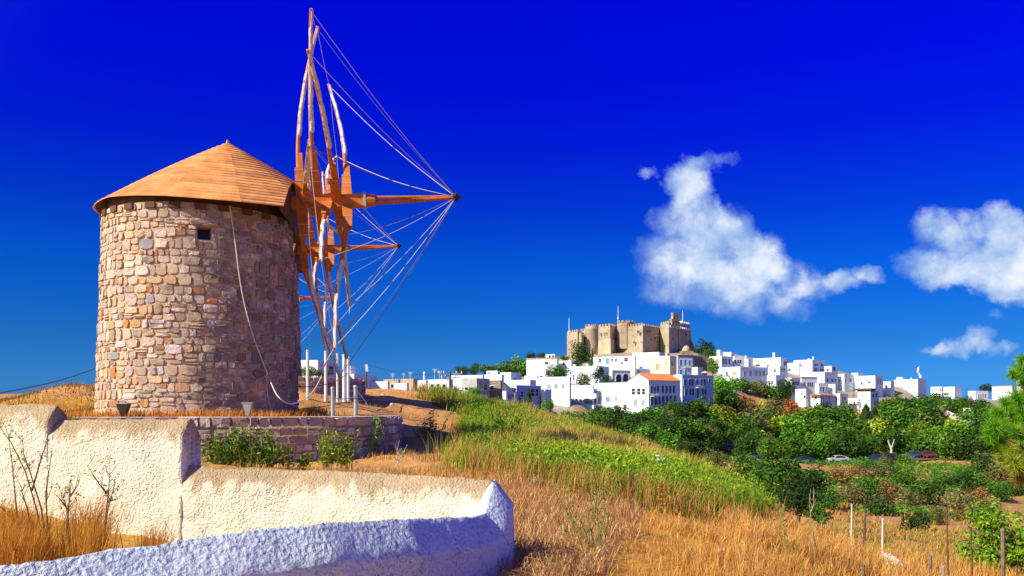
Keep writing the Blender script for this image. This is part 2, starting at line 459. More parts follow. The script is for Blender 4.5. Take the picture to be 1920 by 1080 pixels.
H('white stair house with a shaded ramp wall right of the cypresses', 1012, 1022, 1034, 730, 760, 150, turn=34)
H('big white house with sloping gable shoulder at the upper left of the village', 987, 1044, 1048, 672, 709, 205, fw=[(1025, 681, 6, 4, 'd')], roofband='earth')
H('white wing with a small dark window left of the dark fortress tree', 1045, 1071, 1074, 676, 694, 206, fw=[(1057, 682, 3, 5, 'd')])
H('tiny white bell gable house with two dark arches on the skyline', 1021, 1040, 1043, 664, 675, 222, fw=[(1031, 669, 3, 6, 'a'), (1037, 669, 3, 6, 'a')])
H('white domed shed with a rounded front below the big gabled house', 1004, 1026, 1030, 690, 711, 196, vault=True)
H('low white terrace house under the rounded bush', 983, 1012, 1018, 704, 716, 190, fw=[(1014, 708, 5, 4, 'd')])
H('white house with three arched shuttered windows in a row', 1008, 1068, 1071, 706, 740, 168, fw=[(1030, 725, 6, 8, 'A'), (1043, 724, 6, 8, 'A'), (1056, 724, 5, 8, 'A')], roofband='line')
H('broad white house behind the little olive tree', 1064, 1124, 1142, 686, 724, 196, fw=[(1085, 707, 5, 8, 'p'), (1098, 706, 5, 8, 'p'), (1109, 706, 5, 9, 'p'), (1085, 727, 4, 7, 'B'), (1104, 723, 7, 6, 'b'), (1076, 708, 2, 9, 'd')])
H('long white house directly under the fortress with one blue door', 1112, 1190, 1193, 667, 704, 238, fw=[(1125, 676, 4, 6, 'd'), (1139, 677, 5, 10, 'B'), (1148, 675, 3, 5, 'd'), (1155, 675, 3, 5, 'd'), (1174, 674, 6, 6, 'd'), (1166, 681, 3, 3, 'd')])
H('tall plain white house under the brown fortress wall', 1186, 1236, 1256, 660, 708, 240, turn=20, fw=[(1202, 689, 5, 3, 'b'), (1188, 698, 3, 5, 'd'), (1198, 698, 3, 5, 'p'), (1222, 697, 3, 7, 'd')])
H('cream house with one wide shuttered window left of the narrow blue house', 1220, 1256, 1272, 667, 712, 232, 'cream', 22, fw=[(1233, 688, 6, 10, 'c'), (1248, 682, 3, 5, 'c')], sw=[(1260, 682, 3, 6, 'd')])
H('tan loggia house with two round dark arches and a railing', 1139, 1148, 1182, 694, 720, 204, 'white', 62, fw=[(1143, 710, 2, 11, 'a'), (1146, 710, 2, 11, 'a')], sw=[(1160, 709, 9, 13, 'a'), (1173, 708, 9, 13, 'a')], trim='tan', rail=True)
H('narrow blue house with dark toothed cornice under the fortress', 1269, 1271, 1299, 666, 716, 222, 'blue', 64, sw=[(1277, 680, 4, 10, 'b'), (1285, 680, 4, 10, 'b'), (1293, 681, 4, 10, 'b'), (1277, 698, 4, 8, 'b'), (1286, 698, 4, 8, 'b')], balc=(1290, 688, 16), dent=True)
H('grey brown stone terrace house right of the narrow blue one', 1297, 1300, 1326, 666, 706, 232, 'stone', 60)
H('small shaded white box above the violet blue mansion', 1297, 1308, 1318, 688, 706, 212, turn=30)
H('long white house in the village centre with one bright blue window', 1112, 1178, 1180, 717, 772, 178, fw=[(1126, 748, 5, 8, 'p'), (1140, 749, 6, 8, 'B'), (1155, 747, 4, 7, 'p'), (1157, 764, 5, 8, 'r'), (1172, 763, 5, 8, 'r'), (1130, 766, 5, 10, 'd'), (1110, 731, 9, 4, 'B')])
H('white restaurant house with a dark awning over its terrace', 1036, 1118, 1121, 738, 778, 172, fw=[(1059, 751, 2, 6, 'd'), (1074, 752, 5, 8, 'd'), (1081, 752, 4, 8, 'd'), (1088, 752, 3, 7, 'd'), (1048, 763, 3, 4, 'p'), (1072, 772, 4, 5, 'd')], awning=(1107, 752, 25, 11), rail2=(1060, 1119, 759))
H('white upper terrace house with a red sunshade on its roof', 1066, 1112, 1114, 722, 742, 180, shade=(1109, 729))
H('white mansion with shade-tinted side, orange tiled roof, white gable and dark blue shutters', 1178, 1216, 1275, 712, 770, 172, 'white', 46, fw=[(1188, 734, 5, 10, 'd'), (1198, 734, 5, 10, 'd'), (1207, 734, 5, 9, 'd'), (1192, 755, 5, 11, 'p'), (1206, 755, 5, 11, 'p')],
  sw=[(1221, 731, 4, 12, 'b'), (1227, 732, 4, 11, 'b'), (1233, 730, 4, 12, 'b'), (1242, 730, 4, 12, 'b'), (1249, 730, 4, 12, 'b'), (1256, 730, 4, 12, 'b'), (1263, 730, 4, 12, 'b'),
      (1222, 752, 4, 13, 'b'), (1229, 755, 5, 16, 'D'), (1236, 751, 4, 13, 'b'), (1243, 748, 4, 10, 'b'), (1250, 748, 4, 10, 'b'), (1257, 747, 4, 9, 'b'), (1265, 747, 4, 9, 'b')], sidecol='house_pale', tiled=True, balc=(1227, 742, 16))  # side face of the white house: its shade is put into the pale blue
H('violet blue shaded mansion with two rows of blue shutters and a balcony', 1262, 1279, 1337, 702, 758, 186, 'white', 46, fw=[(1274, 733, 4, 8, 'b'), (1275, 748, 4, 7, 'b')],
  sw=[(1284, 717, 4, 11, 'b'), (1293, 717, 4, 11, 'b'), (1298, 717, 4, 11, 'b'), (1307, 717, 4, 10, 'b'), (1315, 717, 4, 11, 'b'), (1321, 717, 4, 11, 'b'), (1330, 714, 3, 6, 'b'),
      (1286, 735, 4, 11, 'b'), (1294, 735, 4, 11, 'b'), (1299, 735, 4, 11, 'b'), (1308, 738, 4, 16, 'D'), (1317, 735, 4, 9, 'b'), (1322, 735, 4, 9, 'b')], sidecol='house_blue', balc=(1310, 726, 14))  # white front, shaded side face coloured blue to carry the shade
# right wing of the village
H('white house with three tall side windows right of the dark fortress pines', 1330, 1353, 1374, 667, 694, 262, turn=30, fw=[(1345, 678, 5, 9, 'c'), (1346, 690, 2, 4, 'd')], sw=[(1356, 678, 3, 10, 'd'), (1361, 678, 3, 9, 'd'), (1367, 678, 3, 8, 'd')])
H('small white tower box at the left end of the right ridge', 1344, 1350, 1353, 656, 670, 268, turn=20)
H('white rooftop room with a green plant on its terrace', 1356, 1371, 1376, 660, 672, 272, turn=28, plant=(1364, 664))
H('shaded white house with three small dark side windows behind the arched one', 1374, 1377, 1396, 668, 688, 268, turn=58, sw=[(1378, 678, 3, 6, 'd'), (1384, 678, 3, 5, 'd'), (1388, 678, 3, 6, 'd')])
H('long pale shaded house with five pointed arched windows', 1353, 1388, 1440, 687, 716, 248, turn=44, fw=[(1363, 701, 3, 7, 'd'), (1378, 700, 6, 6, 'c')], sw=[(1396, 701, 4, 9, 'A'), (1407, 700, 4, 9, 'A'), (1418, 700, 4, 9, 'A'), (1425, 700, 4, 9, 'A'), (1432, 700, 4, 9, 'A')], roofband='line')
H('tiny white stepped house with a pointed chimney', 1394, 1403, 1409, 673, 686, 272, chim=[(1397, 668, 3, 6, 'box')])
H('wide white house with one chimney on the right ridge', 1412, 1464, 1478, 670, 690, 274, turn=26, sw=[(1471, 681, 3, 6, 'd'), (1475, 681, 2, 6, 'd')], chim=[(1450, 666, 4, 9, 'box')])
H('low white terrace house in front of the wide one with the chimney', 1418, 1438, 1443, 684, 696, 262, fw=[(1421, 685, 7, 3, 'd')])
H('white house with three scattered dark windows below the wide ridge house', 1440, 1462, 1477, 686, 710, 258, turn=30, fw=[(1453, 695, 3, 5, 'd')], sw=[(1465, 694, 3, 5, 'd'), (1470, 694, 3, 5, 'd')])
H('largest white cube house on the right ridge with three dark side windows', 1488, 1523, 1546, 674, 700, 270, turn=32, sw=[(1528, 684, 3, 3, 'a'), (1532, 684, 3, 3, 'a'), (1541, 684, 3, 4, 'a')])
H('low white house left of the largest cube house', 1476, 1498, 1502, 680, 702, 272, fw=[(1480, 694, 4, 4, 'd')])
H('white house with a pair of dark side windows under the largest cube house', 1500, 1523, 1546, 687, 708, 260, turn=32, fw=[(1514, 692, 6, 2, 'p')], sw=[(1529, 693, 4, 5, 'd'), (1539, 695, 2, 6, 'd'), (1542, 695, 2, 6, 'd')])
H('white house with one squarish side window at the ridge step', 1545, 1559, 1571, 686, 706, 270, turn=30, fw=[(1552, 694, 3, 4, 'd')], sw=[(1564, 692, 4, 5, 'd')])
H('low white house with four narrow windows just above the tree tops', 1438, 1455, 1474, 703, 726, 246, turn=32, fw=[(1443, 717, 3, 5, 'd'), (1448, 717, 3, 5, 'd')], sw=[(1461, 717, 3, 6, 'd'), (1467, 717, 3, 6, 'd')])
H('white house with two rows of dark windows on its blue end', 1472, 1484, 1501, 708, 750, 240, turn=36, sw=[(1488, 719, 3, 6, 'd'), (1492, 719, 3, 6, 'd'), (1496, 719, 3, 6, 'd'), (1490, 732, 3, 7, 'd'), (1494, 731, 3, 5, 'd')])
H('blue shaded white house with four dark windows in line', 1497, 1503, 1532, 708, 742, 244, turn=52, sw=[(1508, 720, 3, 6, 'd'), (1515, 721, 3, 7, 'd'), (1519, 721, 3, 7, 'd'), (1523, 721, 3, 7, 'd')], roofband='earth')
H('white house with three rounded dark windows in the middle of the right wing', 1517, 1546, 1571, 697, 728, 250, turn=34, fw=[(1541, 714, 3, 4, 'p')], sw=[(1551, 713, 3, 6, 'a'), (1560, 713, 3, 6, 'a'), (1566, 713, 3, 6, 'a')])
H('small white house with two odd windows in front of the trees', 1491, 1511, 1521, 729, 756, 232, turn=28, fw=[(1504, 738, 5, 4, 'p'), (1511, 744, 3, 4, 'd')])
H('white house with a rusty awning over a blue dark terrace', 1520, 1538, 1562, 739, 760, 230, turn=36, fw=[(1530, 746, 3, 5, 'd')], sidecol='house_blue', awn3=(1523, 1560, 738))
H('white house with three tall dark windows behind the rusty awning', 1528, 1535, 1553, 718, 740, 240, turn=46, sw=[(1539, 729, 3, 6, 'd'), (1544, 730, 3, 7, 'd'), (1549, 730, 2, 7, 'd')])
H('plain white cube beside the climbing green plant', 1552, 1566, 1570, 720, 738, 242, turn=22)
H('white house with two slim dark side windows and a roof box', 1569, 1583, 1601, 701, 730, 254, turn=32, fw=[(1574, 714, 3, 4, 'p')], sw=[(1585, 714, 2, 6, 'd'), (1594, 713, 3, 6, 'd')])
H('tall white slab house right of the one with slim side windows', 1596, 1609, 1618, 699, 730, 256, turn=28, sw=[(1611, 712, 2, 4, 'p')])
H('white house with three slim windows standing in the trees', 1562, 1575, 1590, 738, 764, 232, turn=32, fw=[(1569, 749, 2, 8, 'd')], sw=[(1579, 749, 2, 7, 'd'), (1584, 748, 3, 6, 'd')])
H('white house with small square windows and a balcony end', 1610, 1641, 1656, 704, 738, 252, turn=28, fw=[(1616, 719, 3, 4, 'r'), (1623, 716, 2, 3, 'p'), (1630, 717, 4, 3, 'r'), (1637, 716, 2, 4, 'p')], sw=[(1646, 716, 2, 8, 'p'), (1651, 716, 2, 8, 'p')])
H('white house with two rows of dark windows low at the tree edge', 1608, 1632, 1648, 734, 772, 234, turn=30, fw=[(1620, 742, 3, 4, 'p'), (1602, 757, 3, 5, 'd'), (1612, 757, 3, 5, 'd')], sw=[(1637, 742, 3, 6, 'd'), (1643, 741, 3, 6, 'd'), (1640, 756, 2, 7, 'd'), (1645, 756, 2, 7, 'd')])
H('low white house under the brown timber pergola', 1588, 1610, 1614, 746, 768, 236, turn=24, fw=[(1602, 757, 3, 6, 'd'), (1609, 757, 3, 6, 'd')])
H('narrow white house with one dark red window', 1656, 1670, 1677, 715, 740, 258, turn=30, fw=[(1662, 725, 4, 5, 'r')])
H('big white cube house with four arched windows beside the antenna mast', 1676, 1721, 1737, 711, 748, 262, turn=26, fw=[(1684, 726, 3, 5, 'A'), (1692, 726, 3, 5, 'A'), (1704, 725, 3, 5, 'A'), (1711, 725, 3, 5, 'A')])
H('small white box on the roof of the big cube house by the mast', 1681, 1692, 1697, 707, 714, 266, turn=26)
H('white house with a row of shuttered windows right of the antenna mast', 1745, 1766, 1769, 725, 744, 300, fw=[(1749, 731, 3, 4, 'p'), (1755, 731, 3, 4, 'p'), (1760, 731, 3, 4, 'p'), (1764, 731, 2, 5, 'd')])
H('low white house with a yellow canopy, second right of the mast', 1768, 1790, 1803, 725, 746, 302, turn=30, yel=(1774, 735))
H('white house with a row of dark porch openings far right', 1815, 1829, 1853, 733, 750, 300, turn=44, sw=[(1835, 743, 2, 6, 'd'), (1839, 743, 2, 6, 'd'), (1843, 742, 2, 6, 'd'), (1847, 742, 2, 6, 'd')])
H('long white house with a tan roof edge at the far right', 1860, 1898, 1902, 724, 746, 310, fw=[(1870, 735, 2, 4, 'p'), (1879, 735, 2, 4, 'p'), (1886, 734, 2, 4, 'p'), (1892, 734, 2, 4, 'p')], roofband='earth')
H('small beige house top just left of the pine at the right edge', 1906, 1922, 1926, 712, 730, 300, 'cream')
H('white roadside house half hidden in the right hand trees', 1806, 1820, 1830, 765, 790, 230, turn=30, fw=[(1811, 772, 3, 4, 'b')], sw=[(1824, 774, 3, 5, 'd')])

for h in HS:
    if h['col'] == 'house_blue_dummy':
        h['col'] = 'white'; h['sidecol'] = 'house_blue'  # white house whose shaded side gets the shade as blue colour
    t = (h['xc'] - CX) / F
    a = math.atan(t) + R(h['turn'])
    Y = h['Y']; X = t * Y
    t0 = (h['x0'] - CX) / F; t1 = (h['x1'] - CX) / F
    w = (X - t0 * Y) / (math.cos(a) + t0 * math.sin(a))
    den = math.sin(a) - t1 * math.cos(a)
    d = (t1 * Y - X) / den if den > 0.05 else 5.0
    h['a'] = a; h['X'] = X; h['w'] = max(w, 0.8); h['d'] = max(d, 0.6)
    h['zt'] = (HY - h['yt']) / F * Y; h['zb'] = (HY - h['yb']) / F * Y

# ------------------------------------------------------------------ terrain
MILLS = [(-8.76, 24.0, -0.20), (-12.5, 39.5, 1.35), (-19.6, 60.0, 1.67)]
RPLAT = 5.6
CP = []   # (X, Y, Z)
def cp(px, py, Y): CP.append(tuple(P(px, py, Y)))
for az in (-180, -140, -100, 100, 140):
    for r_ in (6, 60, 600):
        CP.append((r_ * math.sin(R(az)), r_ * math.cos(R(az)), -1.6 - (r_ / 60 if abs(az) < 150 else 0)))
for x_, y_, z_ in [(0, 1.5, -1.6), (0, 4, -1.5), (-4, 4, -1.4), (3, 3, -1.9), (8, 4, -3.2), (-9, 6, -1.2), (-1.5, 6.5, -1.5), (-4.5, 7.3, -1.42), (-3, 7.2, -1.5)]:
    CP.append((x_, y_, z_))
for c_ in [(1000, 1078, 7.6), (1000, 1000, 10), (975, 945, 13), (960, 905, 16), (1300, 1060, 9.0), (1250, 960, 14), (1120, 905, 18), (1500, 1075, 9.6), (1700, 1190, 9.0),
           (1640, 1075, 12.5), (1560, 1010, 16), (1430, 945, 22), (1330, 905, 27), (1230, 868, 32), (1150, 838, 37), (1060, 802, 42), (980, 775, 46), (900, 764, 50), (850, 748, 54), (800, 740, 57),
           (740, 731, 56), (690, 728, 57), (660, 742, 44), (620, 745, 34), (577, 742, 32), (760, 777, 36), (600, 771, 31), (870, 828, 29), (850, 798, 36), (840, 770, 44), (760, 798, 30), (720, 788, 30), (800, 802, 31), (900, 862, 22), (1000, 858, 24), (1100, 862, 26), (1180, 880, 25),
           (640, 882, 18.5), (740, 872, 19), (500, 874, 17.8), (400, 876, 17.5), (500, 905, 13), (700, 915, 13), (820, 882, 18), (880, 880, 19), (1350, 985, 15),
           (110, 723, 34), (60, 738, 34), (170, 722, 36), (140, 772, 30.5), (20, 756, 34), (-60, 760, 36), (60, 775, 29), (100, 792, 16), (0, 800, 12), (-300, 785, 20), (-300, 790, 60), (200, 772, 60), (450, 745, 75), (0, 790, 60), (300, 740, 45),
           # behind the near crest: the drop into the valley
           (1640, 1190, 17), (1560, 1110, 24), (1430, 1010, 36), (1230, 900, 48), (1060, 830, 60), (980, 795, 75), (900, 775, 85), (800, 748, 80), (700, 733, 85), (600, 725, 85),
           (1650, 1045, 24), (1800, 1095, 22), (1900, 1080, 26), (1740, 1085, 20), (1700, 1040, 38), (1850, 1040, 38), (1500, 1040, 40), (1350, 960, 70), (1200, 880, 90), (1080, 820, 110), (980, 785, 115), (920, 768, 120),
           # valley and wooded slope
           (1650, 985, 75), (1800, 985, 75), (1920, 1000, 75), (2100, 1000, 60), (1550, 955, 95), (1700, 930, 120), (1850, 930, 120), (2000, 930, 120), (1600, 880, 165), (1480, 885, 150), (1700, 885, 165), (1850, 880, 165), (2050, 880, 170),
           (1400, 868, 160), (1500, 863, 182), (1600, 861, 186), (1700, 858, 190), (1800, 856, 192), (1900, 850, 195), (1340, 850, 165), (1250, 840, 150), (1150, 805, 155), (1080, 790, 155), (1330, 815, 180), (1450, 810, 205), (1600, 805, 212), (1750, 800, 215), (1880, 800, 215),
           (1350, 775, 195), (1450, 770, 222), (1550, 775, 226), (1700, 768, 236), (1800, 770, 245), (1900, 765, 255), (1960, 765, 260), (2100, 760, 260), (1250, 775, 176), (1200, 778, 172), (1120, 780, 172), (1050, 782, 165), (1000, 775, 150),
           (1400, 712, 262), (1340, 705, 262), (1720, 745, 285), (1800, 745, 300), (1900, 745, 320), (2100, 745, 320), (1600, 700, 300), (1480, 688, 300), (1360, 668, 300),
           (1190, 664, 320), (1080, 674, 315), (1290, 664, 325), (1190, 655, 390), (1060, 668, 390), (1330, 660, 390), (960, 702, 225), (900, 714, 210), (860, 722, 200), (800, 740, 190), (720, 748, 190), (640, 748, 190), (760, 752, 260), (850, 745, 280), (950, 725, 300), (560, 745, 200)]:
    cp(*c_)
for az in range(-60, 70, 12):      # far side falls away to the sea
    for r_, z_ in ((480, -12), (700, -60), (1500, -115)):
        CP.append((r_ * math.sin(R(az)), r_ * math.cos(R(az)), z_))
for h in HS:
    n_ = (math.sin(h['a']), math.cos(h['a']))
    CP.append((h['X'] + n_[0] * 2, h['Y'] + n_[1] * 2, h['zb'] - 0.8))
CP = np.array(CP)
def qco(X, Y):
    az = np.arctan2(X, Y); r = np.hypot(X, Y)
    return np.stack([np.cos(az) * 2.2, np.sin(az) * 2.6, np.log(np.maximum(r, 1.0)) * 1.6], -1)
CQ = qco(CP[:, 0], CP[:, 1])
def kern(d): return -np.sqrt(d * d + 0.03 ** 2)
KM = kern(np.linalg.norm(CQ[:, None] - CQ[None], axis=-1)) + np.eye(len(CP)) * 0.012
NN = len(CP)
A_ = np.zeros((NN + 1, NN + 1)); A_[:NN, :NN] = KM; A_[:NN, NN] = 1; A_[NN, :NN] = 1
# interpolate the slope Z / r so that near and far heights weigh alike in the picture
RW = np.hypot(CP[:, 0], CP[:, 1])
WGT = np.linalg.solve(A_, np.append(CP[:, 2] / np.maximum(RW, 1.5), 0))
def ground_raw(X, Y):
    X = np.atleast_1d(np.asarray(X, float)); Y = np.atleast_1d(np.asarray(Y, float))
    out = np.empty(len(X))
    for i in range(0, len(X), 20000):
        q = qco(X[i:i + 20000], Y[i:i + 20000])
        d = np.linalg.norm(q[:, None] - CQ[None], axis=-1)
        out[i:i + 20000] = kern(d) @ WGT[:NN] + WGT[NN]
    return out * np.maximum(np.hypot(X, Y), 1.5)
def vnoise(X, Y, s, seed=0):
    """cheap value noise"""
    x = X * s + seed * 17.3; y = Y * s - seed * 9.1
    xi = np.floor(x).astype(np.int64); yi = np.floor(y).astype(np.int64)
    fx = x - xi; fy = y - yi
    fx = fx * fx * (3 - 2 * fx); fy = fy * fy * (3 - 2 * fy)
    def hsh(a, b):
        n = (a * 374761393 + b * 668265263 + seed * 974711) & 0xffffffff
        n = ((n ^ (n >> 13)) * 1274126177) & 0xffffffff
        return ((n ^ (n >> 16)) & 0xffff) / 65535.0
    return (hsh(xi, yi) * (1 - fx) + hsh(xi + 1, yi) * fx) * (1 - fy) + (hsh(xi, yi + 1) * (1 - fx) + hsh(xi + 1, yi + 1) * fx) * fy
def ground(X, Y):
    X = np.atleast_1d(np.asarray(X, float)); Y = np.atleast_1d(np.asarray(Y, float))
    z = ground_raw(X, Y)
    r = np.hypot(X, Y)
    z = z + (vnoise(X, Y, 1.7, 1) - .5) * 0.10 * np.clip(r / 12, 0.3, 1) + (vnoise(X, Y, 0.35, 2) - .5) * 0.006 * np.clip(r, 0, 120) + (vnoise(X, Y, 6.0, 3) - .5) * 0.04
    for mx, my, mz in MILLS:
        dd = np.hypot(X - mx, Y - my)
        z = np.where(dd < RPLAT - 0.08, np.minimum(z, mz - 0.35), z)
    return z
def gz(x, y): return float(ground(x, y)[0])
def raycast(px, py, ymin=6.0, ymax=420.0):
    Ys = np.exp(np.linspace(math.log(ymin), math.log(ymax), 700))
    X = (px - CX) / F * Ys
    below = ground_raw(X, Ys) > (HY - py) / F * Ys
    i = int(np.argmax(below)) if below.any() else len(Ys) - 1
    return Vector((X[i], Ys[i], float(ground(X[i], Ys[i])[0])))

def inpoly(px, py, poly):
    inside = np.zeros(px.shape, bool)
    n = len(poly)
    for i in range(n):
        x1, y1 = poly[i]; x2, y2 = poly[(i + 1) % n]
        c = ((y1 > py) != (y2 > py))
        with np.errstate(divide='ignore', invalid='ignore'):
            xx = (x2 - x1) * (py - y1) / (y2 - y1 + 1e-9) + x1
        inside ^= c & (px < xx)
    return inside
ZGREEN = [(800, 700), (1240, 700), (1500, 880), (1600, 985), (1440, 968), (1330, 968), (1230, 955), (1130, 925), (1050, 905), (960, 880), (885, 868), (865, 845), (862, 812), (872, 785), (840, 756), (800, 745)]
ZDRY = [(1225, 956), (1330, 968), (1440, 968), (1600, 985), (1720, 1060), (1760, 1300), (1080, 1300), (1120, 1085), (1170, 1010)]
ZSTRAW = [(940, 884), (1050, 905), (1130, 925), (1230, 955), (1170, 1010), (1120, 1085), (1100, 1300), (900, 1300), (930, 900)]
def zones(X, Y, Z):
    """ground kinds: 1 dirt path, 2 mown straw, 3 dry tall grass, 4 green grass, 5 valley soil, 6 yellowish enclosure"""
    r = np.hypot(X, Y)
    ys = np.maximum(Y, 0.5)
    jx = (vnoise(X, Y, 0.9, 5) - .5) * 60; jy = (vnoise(X, Y, 0.9, 6) - .5) * 28
    px = CX + F * X / ys + jx; py = HY - F * Z / ys + jy
    k = np.ones(X.shape, int)
    near = (r < 70) & (Y > 0.5)
    k[inpoly(px, py, ZSTRAW) & near] = 2
    k[inpoly(px, py, ZDRY) & near] = 3
    k[inpoly(px, py, ZGREEN) & near & (X > -6.5)] = 4
    k[(px > 1600) & near] = 3
    k[(r >= 62) | ((X > 4.0 + 0.06 * Y) & (py > 900) & (r > 30))] = 5
    k[near & (px < 600) & (Y < 17)] = 6
    k[near & (px < 200) & (Y >= 15) & (Y < 32)] = 3
    return k
ZCOL = {1: (0.66, 0.34, 0.115), 2: (0.46, 0.22, 0.07), 3: (0.56, 0.28, 0.05), 4: (0.27, 0.24, 0.05), 5: (0.56, 0.29, 0.10), 6: (0.56, 0.30, 0.07)}

def build_terrain():
    az = np.concatenate([np.linspace(-180, -46, 26)[:-1], np.linspace(-46, 46, 330), np.linspace(46, 180, 26)[1:-1]])
    az = np.radians(az)
    rr = np.exp(np.linspace(math.log(0.7), math.log(2500), 400))
    AZ, RR = np.meshgrid(az, rr)
    X = (RR * np.sin(AZ)).ravel(); Y = (RR * np.cos(AZ)).ravel()
    Z = ground(X, Y)
    k = zones(X, Y, Z)
    col = np.array([ZCOL[i] for i in range(1, 7)])[k - 1]
    # green flush on patches of the valley
    patch = np.clip((vnoise(X, Y, 0.06, 8) - 0.5) * 4, 0, 1)[:, None] * (k == 5)[:, None]
    col = col * (1 - 0.45 * patch) + np.array((0.20, 0.18, 0.06)) * 0.45 * patch
    px = CX + F * X / np.maximum(Y, .5); py = HY - F * Z / np.maximum(Y, .5)
    vil = (k == 5) & (((px > 1300) & (py < 735 + (px - 1300) * .06)) | ((px > 940) & (px <= 1300) & (py < 770))) & (np.hypot(X, Y) > 120)
    col = np.where(vil[:, None], np.array((0.40, 0.35, 0.27)), col)      # trodden pale ground and terraces of the village
    na, nr = len(az), len(rr)
    V = np.stack([X, Y, Z], 1)
    V = np.vstack([V, [[0, 0, float(ground(0.0, 0.3)[0])]]]); col = np.vstack([col, col[:1]])
    i = np.arange(nr - 1)[:, None] * na; j = np.arange(na)[None]; j2 = (j + 1) % na
    q = np.stack([i + j, i + j2, i + na + j2, i + na + j], -1).reshape(-1, 4)[:, ::-1]
    tri = np.stack([np.full(na, na * nr), (np.arange(na) + 1) % na, np.arange(na)], 1)[:, ::-1]
    loops = np.concatenate([q.ravel(), tri.ravel()])
    starts = np.concatenate([np.arange(len(q)) * 4, len(q) * 4 + np.arange(na) * 3])
    me = np_mesh('ground', V, loops, starts, M['ground'], col, True)
    o = bpy.data.objects.new('ground', me); COL.objects.link(o)
    tag(o, 'orange dirt, straw and scrub covered hillside', None, None, 'structure')
build_terrain()
mb = MB(); mb.lathe((0, 0, -112), [(40000, 0), (400, 0.01)], 64, cap=False)
tag(make_obj('sea', mb, M['sea']), 'dark blue sea around the island', None, None, 'structure')

# ------------------------------------------------------------------ stone courses on a curved wall
STONE_COLS = [(0.62, 0.45, 0.25), (0.56, 0.40, 0.22), (0.68, 0.54, 0.34), (0.50, 0.39, 0.25), (0.70, 0.60, 0.43), (0.60, 0.47, 0.31), (0.46, 0.34, 0.22), (0.64, 0.43, 0.21), (0.57, 0.46, 0.32), (0.52, 0.43, 0.31)]
STONE_ODD = [(0.62, 0.25, 0.07), (0.55, 0.20, 0.07), (0.66, 0.60, 0.52), (0.34, 0.33, 0.33), (0.62, 0.34, 0.12)]
def stone_tint(odd=0.14):
    c = random.choice(STONE_ODD) if random.random() < odd else random.choice(STONE_COLS)
    k = random.uniform(0.78, 1.2)
    gq = random.uniform(0, 0.45); m_ = sum(c) / 3           # some greyer, some pinker
    c = tuple(v * (1 - gq) + m_ * gq for v in c)
    return (c[0] * k * 1.06, c[1] * k * 0.99, c[2] * k * 1.04)

def add_stone(mb, fm, s0, s1, z0, z1, h, tint, round_=0.5, jit=0.10):
    cs, cz, hs, hz = (s0 + s1) / 2, (z0 + z1) / 2, (s1 - s0) / 2, (z1 - z0) / 2
    rot = random.uniform(-0.08, 0.08)
    base, top = [], []
    tilt = random.uniform(-0.25, 0.25)
    for k in range(10):
        a = (k + 0.5) * math.pi / 5
        ca, sa = math.cos(a), math.sin(a)
        x = math.copysign(abs(ca) ** round_, ca); y = math.copysign(abs(sa) ** round_, sa)
        x *= 1 + random.uniform(-jit, jit); y *= 1 + random.uniform(-jit, jit)
        x, y = x - y * rot, y + x * rot
        x = max(-1.06, min(1.06, x)); y = max(-1.08, min(1.08, y))
        base.append(fm(cs + x * hs, cz + y * hz, -0.03))
        top.append(fm(cs + x * hs * 0.92, cz + y * hz * 0.91, h * (1 + 2 * tilt * x + random.uniform(-.4, .4))))
    mid = fm(cs + random.uniform(-.3, .3) * hs, cz + random.uniform(-.3, .3) * hz, h * random.uniform(0.8, 1.3))
    mb.cur = tint
    n = 10
    fs = [(k, (k + 1) % n, n + (k + 1) % n, n + k) for k in range(n)] + [(n + k, n + (k + 1) % n, 2 * n) for k in range(n)]
    mb.add(base + top + [mid], fs)

def courses(L, ztop, zbot, hmin, hmax, wmin, wmax, closed=True):
    """rubble courses -> list of (s0, s1, z0, z1) with wavy beds"""
    hs = []; z = zbot
    while z < ztop - 0.02:
        h = min(random.uniform(hmin, hmax), ztop - z)
        if ztop - z - h < hmin * 0.5: h = ztop - z
        hs.append((z, z + h)); z += h
    out = []
    def wave(z, s): 
        if z <= zbot + 0.01 or z >= ztop - 0.01: return z
        return z + 0.045 * math.sin(s * 1.1 + z * 7.3) + 0.03 * math.sin(s * 2.9 + z * 13.1)
    for z0, z1 in hs:
        s = random.uniform(0, wmin)
        end = s + L
        while s < end - wmin * 0.4:
            w = random.uniform(wmin, wmax)
            if random.random() < 0.12: w *= 0.55
            if end - s - w < wmin * 0.6: w = end - s
            m = s + w / 2
            a, b = wave(z0, m), wave(z1, m)
            if random.random() < 0.13 and z1 - z0 > hmin * 1.05:
                c = a + (b - a) * random.uniform(0.38, 0.62)
                out += [(s, s + w, a, c), (s, s + w, c, b)]
            else:
                out.append((s, s + w, a, b))
            s += w
    return out

CAMDIR = {}
TILT = R(4)      # shaft: turned away from the camera, tilted up
DH = Vector((math.cos(R(7)), math.sin(R(7)), 0))
WH = Vector((DH.y, -DH.x, 0))            # horizontal, square to the shaft, towards the camera side
SHAFT = (DH * math.cos(TILT) + Vector((0, 0, math.sin(TILT)))).normalized()
UPW = (Vector((0, 0, math.cos(TILT))) - DH * math.sin(TILT)).normalized()
ROOFB = [0]

def clip_poly(poly, nrm, lim):
    """keep the part with p.n <= lim"""
    out = []
    for i in range(len(poly)):
        a, b = poly[i], poly[(i + 1) % len(poly)]
        da, db = a.dot(nrm) - lim, b.dot(nrm) - lim
        if da <= 0: out.append(a)
        if (da < 0) != (db < 0) and abs(da - db) > 1e-9: out.append(a + (b - a) * (da / (da - db)))
    return out

